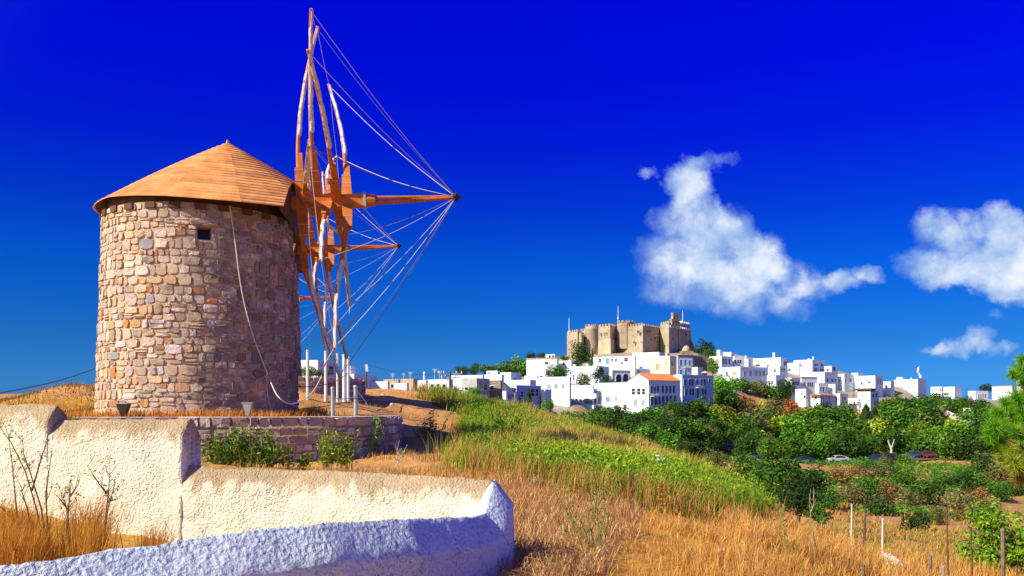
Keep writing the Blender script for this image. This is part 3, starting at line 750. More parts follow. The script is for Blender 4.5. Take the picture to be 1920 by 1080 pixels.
def build_mill(idx, mx, my, mz, label, detail):
    base = Vector((mx, my, mz))
    root = thing('windmill', label, 'windmill', base, 'stone windmills standing in a row')
    H_ = 5.45            # wall height from the platform
    R0, R1 = 2.67, 2.49
    rad = lambda z: R0 + (R1 - R0) * max(0, min(1, z / H_))
    tocam = math.atan2(-my, -mx)
    ang = lambda s: tocam + s / R0
    def fm(s, z, h):
        a = ang(s); r = rad(z) + h
        return (mx + r * math.cos(a), my + r * math.sin(a), mz + z)
    # window position: the ray through the photographed window meets the front of the tower
    win = None
    if detail:
        best = None
        for k in range(-900, 900):
            s = k * 0.002
            x, y, z = fm(s, 4.45, 0)
            if abs(CX + F * x / y - 383) < (best[0] if best else 1e9): best = (abs(CX + F * x / y - 383), s, y)
        ws = best[1]; wz = (HY - 437) / F * best[2] - mz
        win = (ws - 0.18, ws + 0.18, wz - 0.165, wz + 0.165)
    # core with a real opening
    mb = MB()
    ss = sorted(set([k * 2 * math.pi * R0 / 96 for k in range(-48, 48)] + ([win[0], win[1]] if win else [])))
    if win: ss = [s for s in ss if not (win[0] < s < win[1])]
    zs = [-0.6] + [k * H_ / 12 for k in range(13)]
    if win: zs = sorted([z for z in zs if not (win[2] < z < win[3])] + [win[2], win[3]])
    ns, nz = len(ss), len(zs)
    vs = [fm(s, z, -0.015) for z in zs for s in ss]
    fs = []
    for i in range(nz - 1):
        for j in range(ns):
            sm = (ss[j] + (ss[j + 1] if j + 1 < ns else ss[0] + 2 * math.pi * R0)) / 2
            if win and win[0] - 1e-6 <= sm <= win[1] + 1e-6 and win[2] - 1e-6 <= (zs[i] + zs[i + 1]) / 2 <= win[3] + 1e-6: continue
            j2 = (j + 1) % ns
            fs.append((i * ns + j, i * ns + j2, (i + 1) * ns + j2, (i + 1) * ns + j))
    mb.add(vs, fs)
    mb.add([fm(s, H_, -0.015) for s in ss], [tuple(range(ns))])
    tower = make_obj('tower_wall', mb, M['mortar'], root, True)
    tower.data.polygons.foreach_set('use_smooth', [len(p.vertices) == 4 for p in tower.data.polygons])
    if win:
        mb = MB()
        o4 = [fm(win[0], win[2], -0.01), fm(win[1], win[2], -0.01), fm(win[1], win[3], -0.01), fm(win[0], win[3], -0.01)]
        i4 = [fm(win[0], win[2], -0.5), fm(win[1], win[2], -0.5), fm(win[1], win[3], -0.5), fm(win[0], win[3], -0.5)]
        mb.add(o4 + i4, [(0, 4, 5, 1), (1, 5, 6, 2), (2, 6, 7, 3), (3, 7, 4, 0)])
        wo_ = make_obj('window', mb, M['mortar'], root)
        mb = MB(); mb.add([fm(win[0], win[2], -0.42), fm(win[1], win[2], -0.42), fm(win[1], win[3], -0.42), fm(win[0], win[3], -0.42)], [(0, 1, 2, 3)])
        make_obj('pane', mb, M['glass'], wo_)
    # stones
    L = 2 * math.pi * R0
    lst = courses(L, H_ - 0.02, -0.35, 0.16, 0.29, 0.15, 0.46)
    cand = []
    for (s0, s1, z0, z1) in lst:
        sm = (s0 + s1) / 2
        sw = ((sm / R0 + math.pi) % (2 * math.pi) - math.pi) * R0
        d = sw - sm
        s0 += d; s1 += d
        if win and s1 > win[0] - 0.02 and s0 < win[1] + 0.02 and z1 > win[2] - 0.02 and z0 < win[3] + 0.02:
            for a, b, c, e in ((s0, min(s1, win[0] - 0.01), z0, z1), (max(s0, win[1] + 0.01), s1, z0, z1), (s0, s1, max(z0, win[3] + 0.03), z1), (s0, s1, z0, min(z1, win[2] - 0.03))):
                if b - a > 0.06 and e - c > 0.05:
                    cand.append((a, b, c, e)); break
            continue
        cand.append((s0, s1, z0, z1))
    def vis(q):
        sm = (q[0] + q[1]) / 2
        return max(0, math.cos(sm / R0)) * (q[1] - q[0]) * (q[3] - q[2])
    cand.sort(key=vis, reverse=True)
    rest = MB()
    for i, (s0, s1, z0, z1) in enumerate(cand):
        g_ = random.uniform(0.002, 0.016)
        h = random.uniform(0.004, 0.034)
        if detail and i < 296:
            mb = MB()
            add_stone(mb, fm, s0 + g_, s1 - g_, z0 + g_, z1 - g_, h, stone_tint(0.10), random.uniform(0.4, 0.75), 0.15)
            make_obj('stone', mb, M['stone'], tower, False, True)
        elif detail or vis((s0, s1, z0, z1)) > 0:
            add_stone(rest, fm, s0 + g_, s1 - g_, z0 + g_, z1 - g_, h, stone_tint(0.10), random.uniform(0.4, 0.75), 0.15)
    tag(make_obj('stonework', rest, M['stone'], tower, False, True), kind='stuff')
    if win:
        for (a, b, c, e) in ((win[0] - 0.2, win[1] + 0.2, win[3] + 0.015, win[3] + 0.17),):
            mb = MB(); add_stone(mb, fm, a, b, c, e, 0.06, (0.48, 0.37, 0.25), 0.35)
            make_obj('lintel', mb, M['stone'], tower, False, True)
    # wooden blocks under the eaves
    if detail:
        for k in range(26):
            s = (k - 13) * L / 26 + random.uniform(-.05, .05)
            mb = MB(); a = ang(s)
            er = Vector((math.cos(a), math.sin(a), 0)); et = Vector((-er.y, er.x, 0))
            mb.box(Vector(fm(s, H_ - 0.09, -0.05)), 0.24, 0.26, 0.15, er, et)
            make_obj('beam_end', mb, M['wood_dark'], root)
    # dark ring that carries the cap
    mb = MB(); mb.lathe((mx, my, mz), [(R1 - 0.12, H_ - 0.1), (R1 - 0.14, H_ + 0.34)], 40)
    make_obj('cap_ring', mb, M['wood_dark'], root)
    # roof: planked cone, cut off square over the shaft
    O = base + DH * 0.87; A = base + DH * 0.74; A.z = mz + 7.72
    ea, eb = 3.60, 2.84
    def rp(psi, t):
        e = O + DH * (ea * math.cos(psi)) + WH * (eb * math.sin(psi))
        e.z = mz + 5.50 + 0.05 * math.sin(psi * 3 + 0.5) - 0.14 * math.cos(psi)
        p = A + (e - A) * t
        p.z += 0.06 * math.sin(math.pi * min(t, 1))
        return p
    lim = base.dot(DH) + 2.62
    NF, NR, SUB = 12, 23, 4
    allp = MB()
    roof = None
    mbs = MB()
    for f in range(48):
        a0, a1 = f * math.pi / 24, (f + 1) * math.pi / 24
        for (t0, t1) in ((0.0, 0.5), (0.5, 0.985)):
            dn = Vector((0, 0, -0.05))
            pl = clip_poly([rp(a0, t0) + dn, rp(a0, t1) + dn, rp(a1, t1) + dn, rp(a1, t0) + dn], DH, lim - 0.06)
            if len(pl) >= 3: mbs.add(pl, [tuple(range(len(pl)))])
    roof = make_obj('roof', mbs, M['wood_dark'], root)
    off = R(18)
    for f in range(NF):
        for r in range(NR):
            t0, t1 = r / NR, (r + 1) / NR
            mb = MB() if detail else allp
            for sb in range(SUB):
                a0 = off + (f + sb / SUB) * 2 * math.pi / NF; a1 = off + (f + (sb + 1) / SUB) * 2 * math.pi / NF
                # facets are flat between the hips, slightly bowed
                def pt(a, t, lift):
                    f0, f1 = off + f * 2 * math.pi / NF, off + (f + 1) * 2 * math.pi / NF
                    k = (a - f0) / (f1 - f0)
                    flat = rp(f0, t) * (1 - k) + rp(f1, t) * k
                    p = flat * 0.35 + rp(a, t) * 0.65
                    return p + Vector((0, 0, lift))
                up = [pt(a0, t0, 0.012), pt(a0, t1 + 0.006, 0.042), pt(a1, t1 + 0.006, 0.042), pt(a1, t0, 0.012)]
                up = clip_poly(up, DH, lim)
                if len(up) < 3: continue
                n = len(up)
                lo = [p + Vector((0, 0, -0.032)) for p in up]
                mb.add(up + lo, [tuple(range(n)), tuple(range(2 * n - 1, n - 1, -1))] + [(i, n + i, n + (i + 1) % n, (i + 1) % n) for i in range(n)])
            if detail and mb.v:
                make_obj('plank', mb, M['roof_plank'], roof)
    if not detail:
        make_obj('plank_cover', allp, M['roof_plank'], roof)
    mb = MB(); mb.tube([A + Vector((0, 0, -0.1)), A + Vector((0, 0, 0.09))], [0.09, 0.03], 8)
    make_obj('finial', mb, M['wood_orange'], roof)
    # boards closing the cap around the shaft
    mb = MB()
    for k in range(8):
        x = -2.0 + (k + 0.5) * 0.5
        h = 1.06 - 0.22 * x * x * 0.9 - abs(x) * 0.08
        c = base + DH * 2.48 + WH * x; c.z = mz + 5.45 + h * 0.5
        mb.box(c, 0.06, 0.47, max(0.12, h), DH, WH)
    make_obj('gable_board', mb, M['wood_dark'], root)
    # shaft and sails
    WC = base + DH * 3.56; WC.z = mz + 6.14
    S = lambda d: WC + SHAFT * d
    mb = MB()
    mb.box(S(-0.75), 3.6, 0.34, 0.34, SHAFT, WH, UPW)
    mb.tube([S(1.02), S(1.3)], [0.2, 0.17], 12)
    shaft = make_obj('shaft', mb, M['wood_orange'], root)
    mb = MB()
    mb.tube([S(1.0) - UPW * 0.07, S(2.4) - UPW * 0.05, S(3.62)], [0.075, 0.065, 0.05], 10)
    mb.tube([S(1.0) + UPW * 0.09, S(2.4) + UPW * 0.05, S(3.54) + UPW * 0.02], [0.05, 0.045, 0.04], 10)
    make_obj('bowsprit', mb, M['wood_orange'], root)
    for d in (-0.62, 1.0):
        mb = MB()
        for w_, u_, sx, su in ((0, 0.185, 0.40, 0.03), (0, -0.185, 0.40, 0.03), (0.185, 0, 0.03, 0.36), (-0.185, 0, 0.03, 0.36)):
            mb.box(S(d) + WH * w_ + UPW * u_, 0.07, sx, su, SHAFT, WH, UPW)
        make_obj('iron_band', mb, M['steel'], shaft)
    TIP = S(3.64)
    mb = MB()
    mb.tube([S(3.53), S(3.6), S(3.68), S(3.78)], [0.08, 0.11, 0.1, 0.03], 10)
    for k in range(12):
        a = k * math.pi / 6
        e = (UPW * math.cos(a) + WH * math.sin(a))
        mb.tube([S(3.58) + e * 0.08, S(3.64) + e * 0.14, S(3.68) + e * 0.08], 0.014, 5)
    make_obj('rope_ring', mb, M['iron'], root)
    OFFS = [(-0.32, 30), (-0.78, 0), (0.22, 60), (0.50, -30), (-0.56, 90), (-0.05, -60)]
    rsp = 4.92
    spars = []
    rnd = random.Random(11 + idx)
    for (o_, ph) in OFFS:
        for sgn in (1, -1):
            a = R(ph) + (0 if sgn > 0 else math.pi)
            e = UPW * math.cos(a) + WH * math.sin(a)
            tn = (WH * math.cos(a) - UPW * math.sin(a))
            spars.append((ph + (0 if sgn > 0 else 180), e, tn, o_, sgn))
    tips = {}
    for (ph, e, tn, o_, sgn) in spars:
        bend = rnd.uniform(-0.16, 0.16); sway = rnd.uniform(-0.16, 0.16)
        tipo = 0.12 * o_ + 0.05 + rnd.uniform(-0.06, 0.06)
        def pos(r):
            k = max(0, (r - 1.0) / (rsp - 1.0))
            return S(o_ + (tipo - o_) * k ** 1.3 + bend * math.sin(math.pi * k)) + e * r + tn * (sway * math.sin(math.pi * k * 0.8))
        # stepped timber at the root
        mb = MB()
        side = 1 if sgn > 0 else -1
        ring = []
        for r, wd in ((0.0, 0.30), (0.18, 0.30), (1.0, 0.23), (1.0, 0.14), (1.42, 0.13)):
            c = pos(r)
            sh = SHAFT * (0.04 * side if wd < 0.2 else 0)
            ring.append([c + sh + SHAFT * (i * wd / 2) + tn * (j * 0.085) for i, j in ((-1, -1), (1, -1), (1, 1), (-1, 1))])
        vs = [p for q in ring for p in q]
        fs = [(0, 3, 2, 1), (16, 17, 18, 19)]
        for i in range(4):
            fs += [(4 * i + k, 4 * i + (k + 1) % 4, 4 * i + 4 + (k + 1) % 4, 4 * i + 4 + k) for k in range(4)]
        mb.add(vs, fs)
        rs = [0.95 + i * (rsp + 0.12 - 0.95) / 16 for i in range(17)]
        mb.tube([pos(r) - SHAFT * 0.02 for r in rs], [0.062 - 0.026 * i / 16 for i in range(17)], 8)
        spar = make_obj('spar', mb, M['wood_orange'], root)
        # clamp straps
        for r, wd in ((0.62, 0.275), (0.92, 0.252)):
            mb = MB(); mb.box(pos(r), wd, 0.19, 0.025, SHAFT, tn, e)
            make_obj('iron_strap', mb, M['steel'], spar)
        # sail rolled round the spar: lumpy, tied with cord
        mb = MB()
        r0 = 1.95 + rnd.uniform(-0.15, 0.15)
        n_ = 40
        pts, rd = [], []
        for i in range(n_ + 1):
            k = i / n_
            r = r0 + (rsp + 0.12 - r0) * k
            pts.append(pos(r) + SHAFT * 0.008 * math.sin(k * 21) + tn * 0.008 * math.cos(k * 17))
            tie = 1 - 0.14 * (1 if i % 5 == 0 else 0)
            rd.append((0.070 - 0.024 * k) * tie * rnd.uniform(0.95, 1.06) * (0.55 if i in (0, n_) else 1))
        mb.tube(pts, rd, 9)
        sail = make_obj('rolled_sail', mb, M['sail'], spar, True)
        tips[ph % 360] = pos(rsp + 0.05)
    order = sorted(tips)
    for i, k in enumerate(order):
        mb = MB()
        p, q = tips[k], TIP
        n_ = 10
        mb.tube([p.lerp(q, j / n_) - Vector((0, 0, 0.16 * math.sin(math.pi * j / n_))) * (1 if abs((p - q).normalized().z) < 0.95 else 0.2) for j in range(n_ + 1)], 0.0085, 5)
        make_obj('stay_rope', mb, M['rope'] if i % 3 else M['rope_dark'], root)
        mb = MB()
        q = tips[order[(i + 1) % len(order)]]
        mb.tube([p.lerp(q, j / 6) - Vector((0, 0, 0.10 * math.sin(math.pi * j / 6))) for j in range(7)], 0.0075, 5)
        make_obj('rim_rope', mb, M['rope'], root)
    return root, tips, fm, H_

def build_platform(mx, my, mz, zb, detail, label):
    """round terrace of a mill: stone retaining ring and earth top"""
    mb = MB(); mb.lathe((mx, my, mz - 0.01), [(0.5, 0.0), (RPLAT - 0.22, 0.0)], 64, cap=False)
    o = make_obj('platform', mb, M['ground'], None, False, True)
    for i in range(len(o.data.attributes['tint'].data)): o.data.attributes['tint'].data[i].color = (0.54, 0.28, 0.10, 1)
    tag(o, 'earth terrace round the foot of a windmill', None, None, 'structure')
    root = thing('retaining_wall', label, 'stone wall', (mx, my, zb), 'round terrace walls below the windmills')
    tocam = math.atan2(-my, -mx)
    def fm(s, z, h):
        a = tocam + s / RPLAT; r = RPLAT - 0.03 + h
        return (mx + r * math.cos(a), my + r * math.sin(a), zb + z)
    Hh = mz - zb + 0.03
    mb = MB(); mb.lathe((mx, my, zb), [(RPLAT - 0.32, -0.6), (RPLAT - 0.04, -0.6), (RPLAT - 0.04, Hh - 0.03), (RPLAT - 0.30, Hh - 0.02), (RPLAT - 0.32, -0.6)], 96, cap=False)
    core = make_obj('wall_core', mb, M['mortar'], root, True)
    L = 2 * math.pi * RPLAT
    lst = []
    # cap row of big blocks
    s = -L * 0.32
    while s < L * 0.32:
        w = random.uniform(0.20, 0.46); lst.append((s, s + w, Hh - 0.24, Hh, True)); s += w
    for q in courses(L * 0.64, Hh - 0.25, -0.25, 0.13, 0.25, 0.16, 0.5):
        lst.append((q[0] - L * 0.32, q[1] - L * 0.32, q[2], q[3], False))
    lst.sort(key=lambda q: math.cos((q[0] + q[1]) / 2 / RPLAT) * (q[1] - q[0]) * (q[3] - q[2]) * (2 if q[4] else 1), reverse=True)
    rest = MB()
    for i, (s0, s1, z0, z1, cap) in enumerate(lst):
        g_ = random.uniform(0.006, 0.018)
        t = stone_tint(0.10)
        if cap: t = tuple(v * 0.9 + 0.03 for v in t)
        tgt = MB() if (detail and i < 240) else rest
        add_stone(tgt, fm, s0 + g_, s1 - g_, z0 + g_, z1 - g_, random.uniform(0.03, 0.07), t, 0.42)
        if cap:      # top face of the coping block
            k = len(tgt.v)
            mid = (s0 + s1) / 2
            tgt.cur = t
            tgt.add([fm(s0 + g_, z1 - 0.01, 0.03), fm(s1 - g_, z1 - 0.01, 0.03), fm(s1 - g_, z1 + 0.012, -0.27), fm(s0 + g_, z1 + 0.012, -0.27)], [(0, 1, 2, 3)])
        if tgt is not rest:
            make_obj('stone', tgt, M['stone_block'], root, False, True)
    if rest.v:
        tag(make_obj('stonework', rest, M['stone_block'], root, False, True), kind='stuff')
    return root

mill1, tips1, fm1, HM = build_mill(0, *MILLS[0], 'nearest stone windmill with orange plank roof and rolled white sails', True)
build_mill(1, *MILLS[1], 'middle windmill mostly hidden behind the nearest stone windmill', False)
build_mill(2, *MILLS[2], 'farthest windmill of the row, little more than its orange shaft showing', False)
build_platform(*MILLS[0], -1.42, True, 'low curved stone wall in front of the nearest windmill')
build_platform(*MILLS[1], -0.30, False, 'dark rough stone wall behind the white rope posts')
build_platform(*MILLS[2], 0.6, False, 'stone terrace wall of the farthest windmill')

# ------------------------------------------------------------------ stuccoed garden walls in the foreground
def sweep_wall(name, label, path, half, zbot, mat, endcaps=(True, True), crest_h=0.2, seed=1, pinch=None):
    """path: list of (x, y, crest z); rounded gable crest; rough stucco surface"""
    pts = []
    for i in range(len(path) - 1):
        a, b = Vector(path[i]), Vector(path[i + 1])
        n = max(1, int((b - a).length / 0.04))
        for k in range(n): pts.append(a.lerp(b, k / n))
    pts.append(Vector(path[-1]))
    # section: (offset across, drop below the crest)
    half_ = [(-1.0, 1.25), (-1.0, 1.03), (-0.98, 0.95), (-0.82, 0.76), (-0.62, 0.55), (-0.42, 0.35), (-0.22, 0.15), (-0.07, 0.025)]
    sec = [(-1.0, None)] + half_ + [(0, 0)] + [(-x, d) for x, d in half_[::-1]] + [(1.0, None)]
    rows_low = 26
    full = []
    for k in range(rows_low): full.append(('L', k / rows_low))
    full += [('S', s) for s in sec[1:-1]]
    for k in range(rows_low): full.append(('R', (k + 1) / rows_low))
    V = []; top = []
    n = len(pts)
    for i, p in enumerate(pts):
        d = (pts[min(i + 2, n - 1)] - pts[max(i - 2, 0)]); d.z = 0; d.normalize()
        nrm = Vector((-d.y, d.x, 0))
        hf = half if pinch is None else half * pinch(i / (n - 1))
        for kind, q in full:
            if kind == 'S':
                o_, dr = q; x = o_ * hf; z = p.z - dr * crest_h
            else:
                zs = p.z - 1.25 * crest_h
                k = q if kind == 'L' else 1 - q
                z = zbot + (zs - zbot) * k
                x = -hf if kind == 'L' else hf
                x *= 1 + 0.10 * (1 - k)
            V.append((p.x + nrm.x * x, p.y + nrm.y * x, z)); top.append(max(0.0, 1 - (p.z - z) / 0.42))
    V = np.array(V); m_ = len(full)
    V3 = V.copy()
    for j in range(len(V)):
        w = Vector(V[j])
        V3[j] += np.array(mnoise.noise_vector(w * 4.0 + Vector((seed, 0, 0)))) * 0.010 + np.array(mnoise.noise_vector(w * 13)) * 0.007 + np.array(mnoise.noise_vector(w * 30)) * 0.009
    fs = []
    for i in range(n - 1):
        for k in range(m_ - 1):
            a = i * m_ + k
            fs.append((a, a + m_, a + m_ + 1, a + 1))
    capf = []
    if endcaps[0]: capf.append(tuple(range(0, m_)))
    if endcaps[1]: capf.append(tuple(range((n - 1) * m_ + m_ - 1, (n - 1) * m_ - 1, -1)))
    me = bpy.data.meshes.new(name)
    me.from_pydata([tuple(v) for v in V3], [], fs + capf)
    at = me.attributes.new('top', 'FLOAT', 'POINT'); at.data.foreach_set('value', np.array(top, dtype=np.float32))
    me.polygons.foreach_set('use_smooth', [True] * len(fs) + [False] * len(capf))
    me.materials.append(mat); me.update()
    o = bpy.data.objects.new(name, me); COL.objects.link(o)
    return o
wroot = thing('garden_wall', 'cream stucco wall stepping down to the right in front of the windmill', 'wall', (-3.5, 8.6, -1.5))
def wall_part(path, **kw):
    o = sweep_wall('wall_section', None, path, 0.155, -2.0, M['stucco_cream'], **kw)
    o.parent = wroot; o.matrix_parent_inverse = Matrix.Translation(-Vector(wroot.location))
    return o
def wy(px):       # the wall runs from left-far to right-near
    t = (px - CX) / F
    return (8.05 + 0.0) / (1 + 0.24 * (t + 0.022))
def wp(px, py): return tuple(P(px, py, wy(px)))
wall_part([wp(-260, 756), wp(0, 758), wp(60, 757), wp(110, 760)], crest_h=0.17, seed=1)
wall_part([wp(106, 787), wp(200, 786), wp(300, 786), wp(358, 785)], crest_h=0.17, seed=5)
wall_part([wp(352, 870), wp(400, 877), wp(640, 883), wp(860, 896), wp(925, 900)], crest_h=0.19, seed=9)
fw_ = sweep_wall('garden_wall', None, [(-0.17, 8.14, -0.66), (-0.18, 7.98, -0.68), (-0.20, 7.84, -0.78), (-0.25, 7.66, -0.93), (-0.34, 7.35, -0.925), (-0.47, 7.0, -0.885), (-0.82, 6.3, -0.81), (-1.30, 5.68, -0.755), (-1.76, 5.28, -0.77), (-2.26, 4.88, -0.80), (-2.75, 4.52, -0.84), (-3.6, 3.9, -0.88), (-4.8, 3.0, -0.9)],
                 0.19, -2.2, M['stucco_white'], crest_h=0.25, seed=3)
tag(fw_, 'white stucco wall with a rounded top, nearest, running along the bottom of the photo', 'wall', None)

# ------------------------------------------------------------------ village houses
WK = {'d': 'glass', 'b': 'shutter_blue', 'B': 'shutter_bright', 'c': 'frame_tan', 'p': 'shutter_pale', 'r': 'shutter_brown', 'a': 'glass', 'A': 'shutter_pale', 'D': 'shutter_blue', 'o': 'glass'}
def window_outline(w, h, arch):
    if not arch: return [(-w / 2, -h / 2), (w / 2, -h / 2), (w / 2, h / 2), (-w / 2, h / 2)]
    r = w / 2
    return [(-r, -h / 2), (r, -h / 2), (r, h / 2 - r)] + [(r * math.cos(a), h / 2 - r + r * math.sin(a)) for a in [R(x) for x in (30, 60, 90, 120, 150)]] + [(-r, h / 2 - r)]
def plate(mb, c, ex, en, outline, t0, t1):
    """flat outline in (ex, z), extruded along en"""
    n = len(outline); up = Vector((0, 0, 1))
    a = [c + ex * x + up * z + en * t0 for x, z in outline]; b = [c + ex * x + up * z + en * t1 for x, z in outline]
    mb.add(a + b, [tuple(range(n, 2 * n))] + [(i, (i + 1) % n, n + (i + 1) % n, n + i) for i in range(n)])
def frame_ring(mb, c, ex, en, o1, o2, t0, t1):
    n = len(o1); up = Vector((0, 0, 1))
    def q(o, t): return [c + ex * x + up * z + en * t for x, z in o]
    vs = q(o1, t0) + q(o1, t1) + q(o2, t1) + q(o2, t0)
    fs = []
    for i in range(n):
        j = (i + 1) % n
        fs += [(i, j, n + j, n + i), (n + i, n + j, 2 * n + j, 2 * n + i), (2 * n + i, 2 * n + j, 3 * n + j, 3 * n + i)]
    mb.add(vs, fs)

def build_house(h):
    a, X, Y, w, d, zt, zb = h['a'], h['X'], h['Y'], h['w'], h['d'], h['zt'], h['zb']
    e = Vector((math.cos(a), -math.sin(a), 0)); n = Vector((math.sin(a), math.cos(a), 0))
    corner = Vector((X, Y, 0))
    root = thing('house', h['label'], 'house', (X, Y, zb), 'houses of the hill village')
    zlo = zb - 2.5
    mat = M['house_' + h['col']]
    def pt(u, v, z): return corner - e * u + n * v + Vector((0, 0, z))       # u to the left, v back
    tiled = h.get('tiled'); vault = h.get('vault')
    par = min(0.28, (zt - zb) * 0.15) if not tiled else 0.0
    inn = min(0.22, w * 0.2, d * 0.2)
    def ring(i, z): return [pt(i, i, z), pt(w - i, i, z), pt(w - i, d - i, z), pt(i, d - i, z)]
    mb = MB()
    ridge_h = 0
    if vault:
        N = 9; pr = [(w / 2 - w / 2 * math.cos(math.pi * k / N), zb + (zt - zb) * (0.35 + 0.65 * math.sin(math.pi * k / N))) for k in range(N + 1)]
        vs = [pt(u, 0, z) for u, z in [(0, zlo)] + pr + [(w, zlo)]] + [pt(u, d, z) for u, z in [(0, zlo)] + pr + [(w, zlo)]]
        m_ = N + 3
        mb.add(vs, [tuple(range(m_)), tuple(range(2 * m_ - 1, m_ - 1, -1))] + [(i, m_ + i, m_ + i + 1, i + 1) for i in range(m_ - 1)])
        make_obj('wall', mb, mat, root)
    elif tiled:
        gh = 1.35
        mb.add(ring(0, zlo) + ring(0, zt), [(0, 1, 5, 4), (1, 2, 6, 5), (2, 3, 7, 6), (3, 0, 4, 7)])
        mb.add([pt(0, 0, zt), pt(w, 0, zt), pt(w / 2, 0, zt + gh)], [(0, 1, 2)]); mb.add([pt(0, d, zt), pt(w, d, zt), pt(w / 2, d, zt + gh)], [(0, 2, 1)])
        make_obj('wall', mb, mat, root)
        mb = MB()
        nt = 26
        for sgn in (0, 1):
            for k in range(nt):
                v0 = -0.15 + (d + 0.3) * k / nt; v1 = -0.15 + (d + 0.3) * (k + 0.93) / nt; vm = (v0 + v1) / 2
                def sp(t, v, z):
                    u = w / 2 + (w / 2 + 0.25) * (1 - t) * (1 if sgn else -1)
                    return pt(u, v, zt + (gh + 0.06) * t - 0.1 * (1 - t) + z)
                mb.add([sp(0, v0, 0), sp(0, vm, .10), sp(0, v1, 0), sp(1, v0, 0), sp(1, vm, .10), sp(1, v1, 0)], [(0, 1, 4, 3), (1, 2, 5, 4), (0, 2, 1)])
        make_obj('roof', mb, M['roof_tile'], root)
        mb = MB()
        for u0, u1, v0, v1 in ((-0.12, w + 0.12, -0.12, 0.02), (-0.12, 0.02, -0.12, d + 0.1)):
            c_ = pt((u0 + u1) / 2, (v0 + v1) / 2, zt - 0.16)
            mb.box(c_, u1 - u0, v1 - v0, 0.16, e, n)
        make_obj('cornice', mb, M['frame_white'], root)
    else:
        vs = ring(0, zlo) + ring(0, zt) + ring(inn, zt) + ring(inn, zt - par)
        fs = []
        for k in range(3):
            fs += [(4 * k + i, 4 * k + (i + 1) % 4, 4 * k + 4 + (i + 1) % 4, 4 * k + 4 + i) for i in range(4)]
        mb.add(vs, fs)
        make_obj('wall', mb, mat, root)
        mb = MB(); mb.add(ring(inn, zt - par + 0.002), [(0, 1, 2, 3)])
        make_obj('roof', mb, M['roof_flat'], root)
        rb = h.get('roofband')
        if rb:
            mb = MB(); th = 0.30 if rb == 'earth' else 0.14
            for u0, u1, v0, v1 in ((-0.10, w + 0.10, -0.10, 0.05), (-0.10, 0.05, 0.05, d)):
                mb.box(pt((u0 + u1) / 2, (v0 + v1) / 2, zt + (th / 2 - 0.05 if rb == 'earth' else -0.4)), u1 - u0, v1 - v0, th, e, n)
            make_obj('roof_edge' if rb == 'earth' else 'cornice', mb, M['roof_earth'] if rb == 'earth' else M['house_pale'], root)
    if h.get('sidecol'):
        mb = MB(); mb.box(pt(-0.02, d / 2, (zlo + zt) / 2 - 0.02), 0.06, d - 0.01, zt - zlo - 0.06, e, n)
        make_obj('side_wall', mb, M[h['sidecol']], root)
    if h.get('trim'):
        mb = MB()
        for v in (0.12, d - 0.12): mb.box(pt(-0.03, v, (zb + zt) / 2), 0.1, 0.24, zt - zb, e, n)
        mb.box(pt(-0.04, d / 2, zt - 0.15), 0.14, d, 0.22, e, n)
        make_obj('stone_trim', mb, M['house_tan'], root)
    if h.get('dent'):
        mb = MB()
        mb.box(pt(-0.05, d / 2, zt - 0.05), 0.22, d + 0.1, 0.2, e, n)
        for k in range(10): mb.box(pt(-0.06, (k + 0.5) * d / 10, zt - 0.28), 0.18, d / 20, 0.26, e, n)
        make_obj('cornice', mb, M['shutter_brown'], root)
        mb = MB(); mb.box(pt(-0.03, 0.1, (zb + zt) / 2), 0.1, 0.24, zt - zb, e, n)
        make_obj('stone_trim', mb, M['house_tan'], root)
    # windows and doors
    def on_front(px):
        t = (px - CX) / F
        return (X - t * Y) / (math.cos(a) + t * math.sin(a))
    def on_side(px):
        t = (px - CX) / F; den = math.sin(a) - t * math.cos(a)
        return (t * Y - X) / den if abs(den) > 1e-4 else d / 2
    def opening(face, px, py, pw, ph, kind):
        if face == 'f':
            u0, u1 = on_front(px + pw / 2), on_front(px - pw / 2); u = (u0 + u1) / 2
            if u < 0.1 or u > w - 0.1: u = min(max(u, 0.35), max(0.36, w - 0.35))
            c = pt(u, 0, 0); ex, en = e, -n
            ww = abs(u1 - u0)
        else:
            v0, v1 = on_side(px - pw / 2), on_side(px + pw / 2); v = (v0 + v1) / 2
            v = min(max(v, 0.3), max(0.31, d - 0.3))
            c = pt(0, v, 0); ex, en = n, e
            ww = min(abs(v1 - v0), d * 0.5)
            if h.get('sidecol'): c = c + e * 0.05
        depth = c.y
        hh = ph / F * depth
        ww = min(ww * 1.15, 3.0); hh *= 1.12
        c = Vector((c.x, c.y, (HY - py) / F * depth))
        arch = kind in 'aA' or False
        out = window_outline(ww, hh, arch)
        sc = lambda o, dx: [(x + math.copysign(dx, x), z + math.copysign(dx, z)) for x, z in o]
        name = 'door' if kind == 'D' else 'window'
        big = window_outline(ww + 0.18, hh + 0.18, arch)
        mb = MB(); frame_ring(mb, c, ex, en, big, out, -0.02, 0.07)
        fr = make_obj(name, mb, M['frame_white'] if kind not in 'cA' else M['frame_white'], root)
        mb = MB(); plate(mb, c, ex, en, out, -0.02, 0.02)
        make_obj('pane' if kind in 'daAoA' else 'shutter', mb, M[WK[kind]], fr)
        mb = MB()
        if kind in 'bBpA':      # two leaves with a joint
            mb.box(c + en * 0.03, 0.05, 0.03, hh * 0.96, ex, en)
            make_obj('mullion', mb, M['frame_white'] if kind != 'b' else M['shutter_bright'], fr)
        elif kind == 'd' and hh > 0.7:
            mb.box(c + en * 0.03, ww * 0.96, 0.03, 0.06, ex, en)
            make_obj('mullion', mb, M['frame_white'], fr)
    for q in h['fw']: opening('f', *q)
    for q in h['sw']: opening('s', *q)
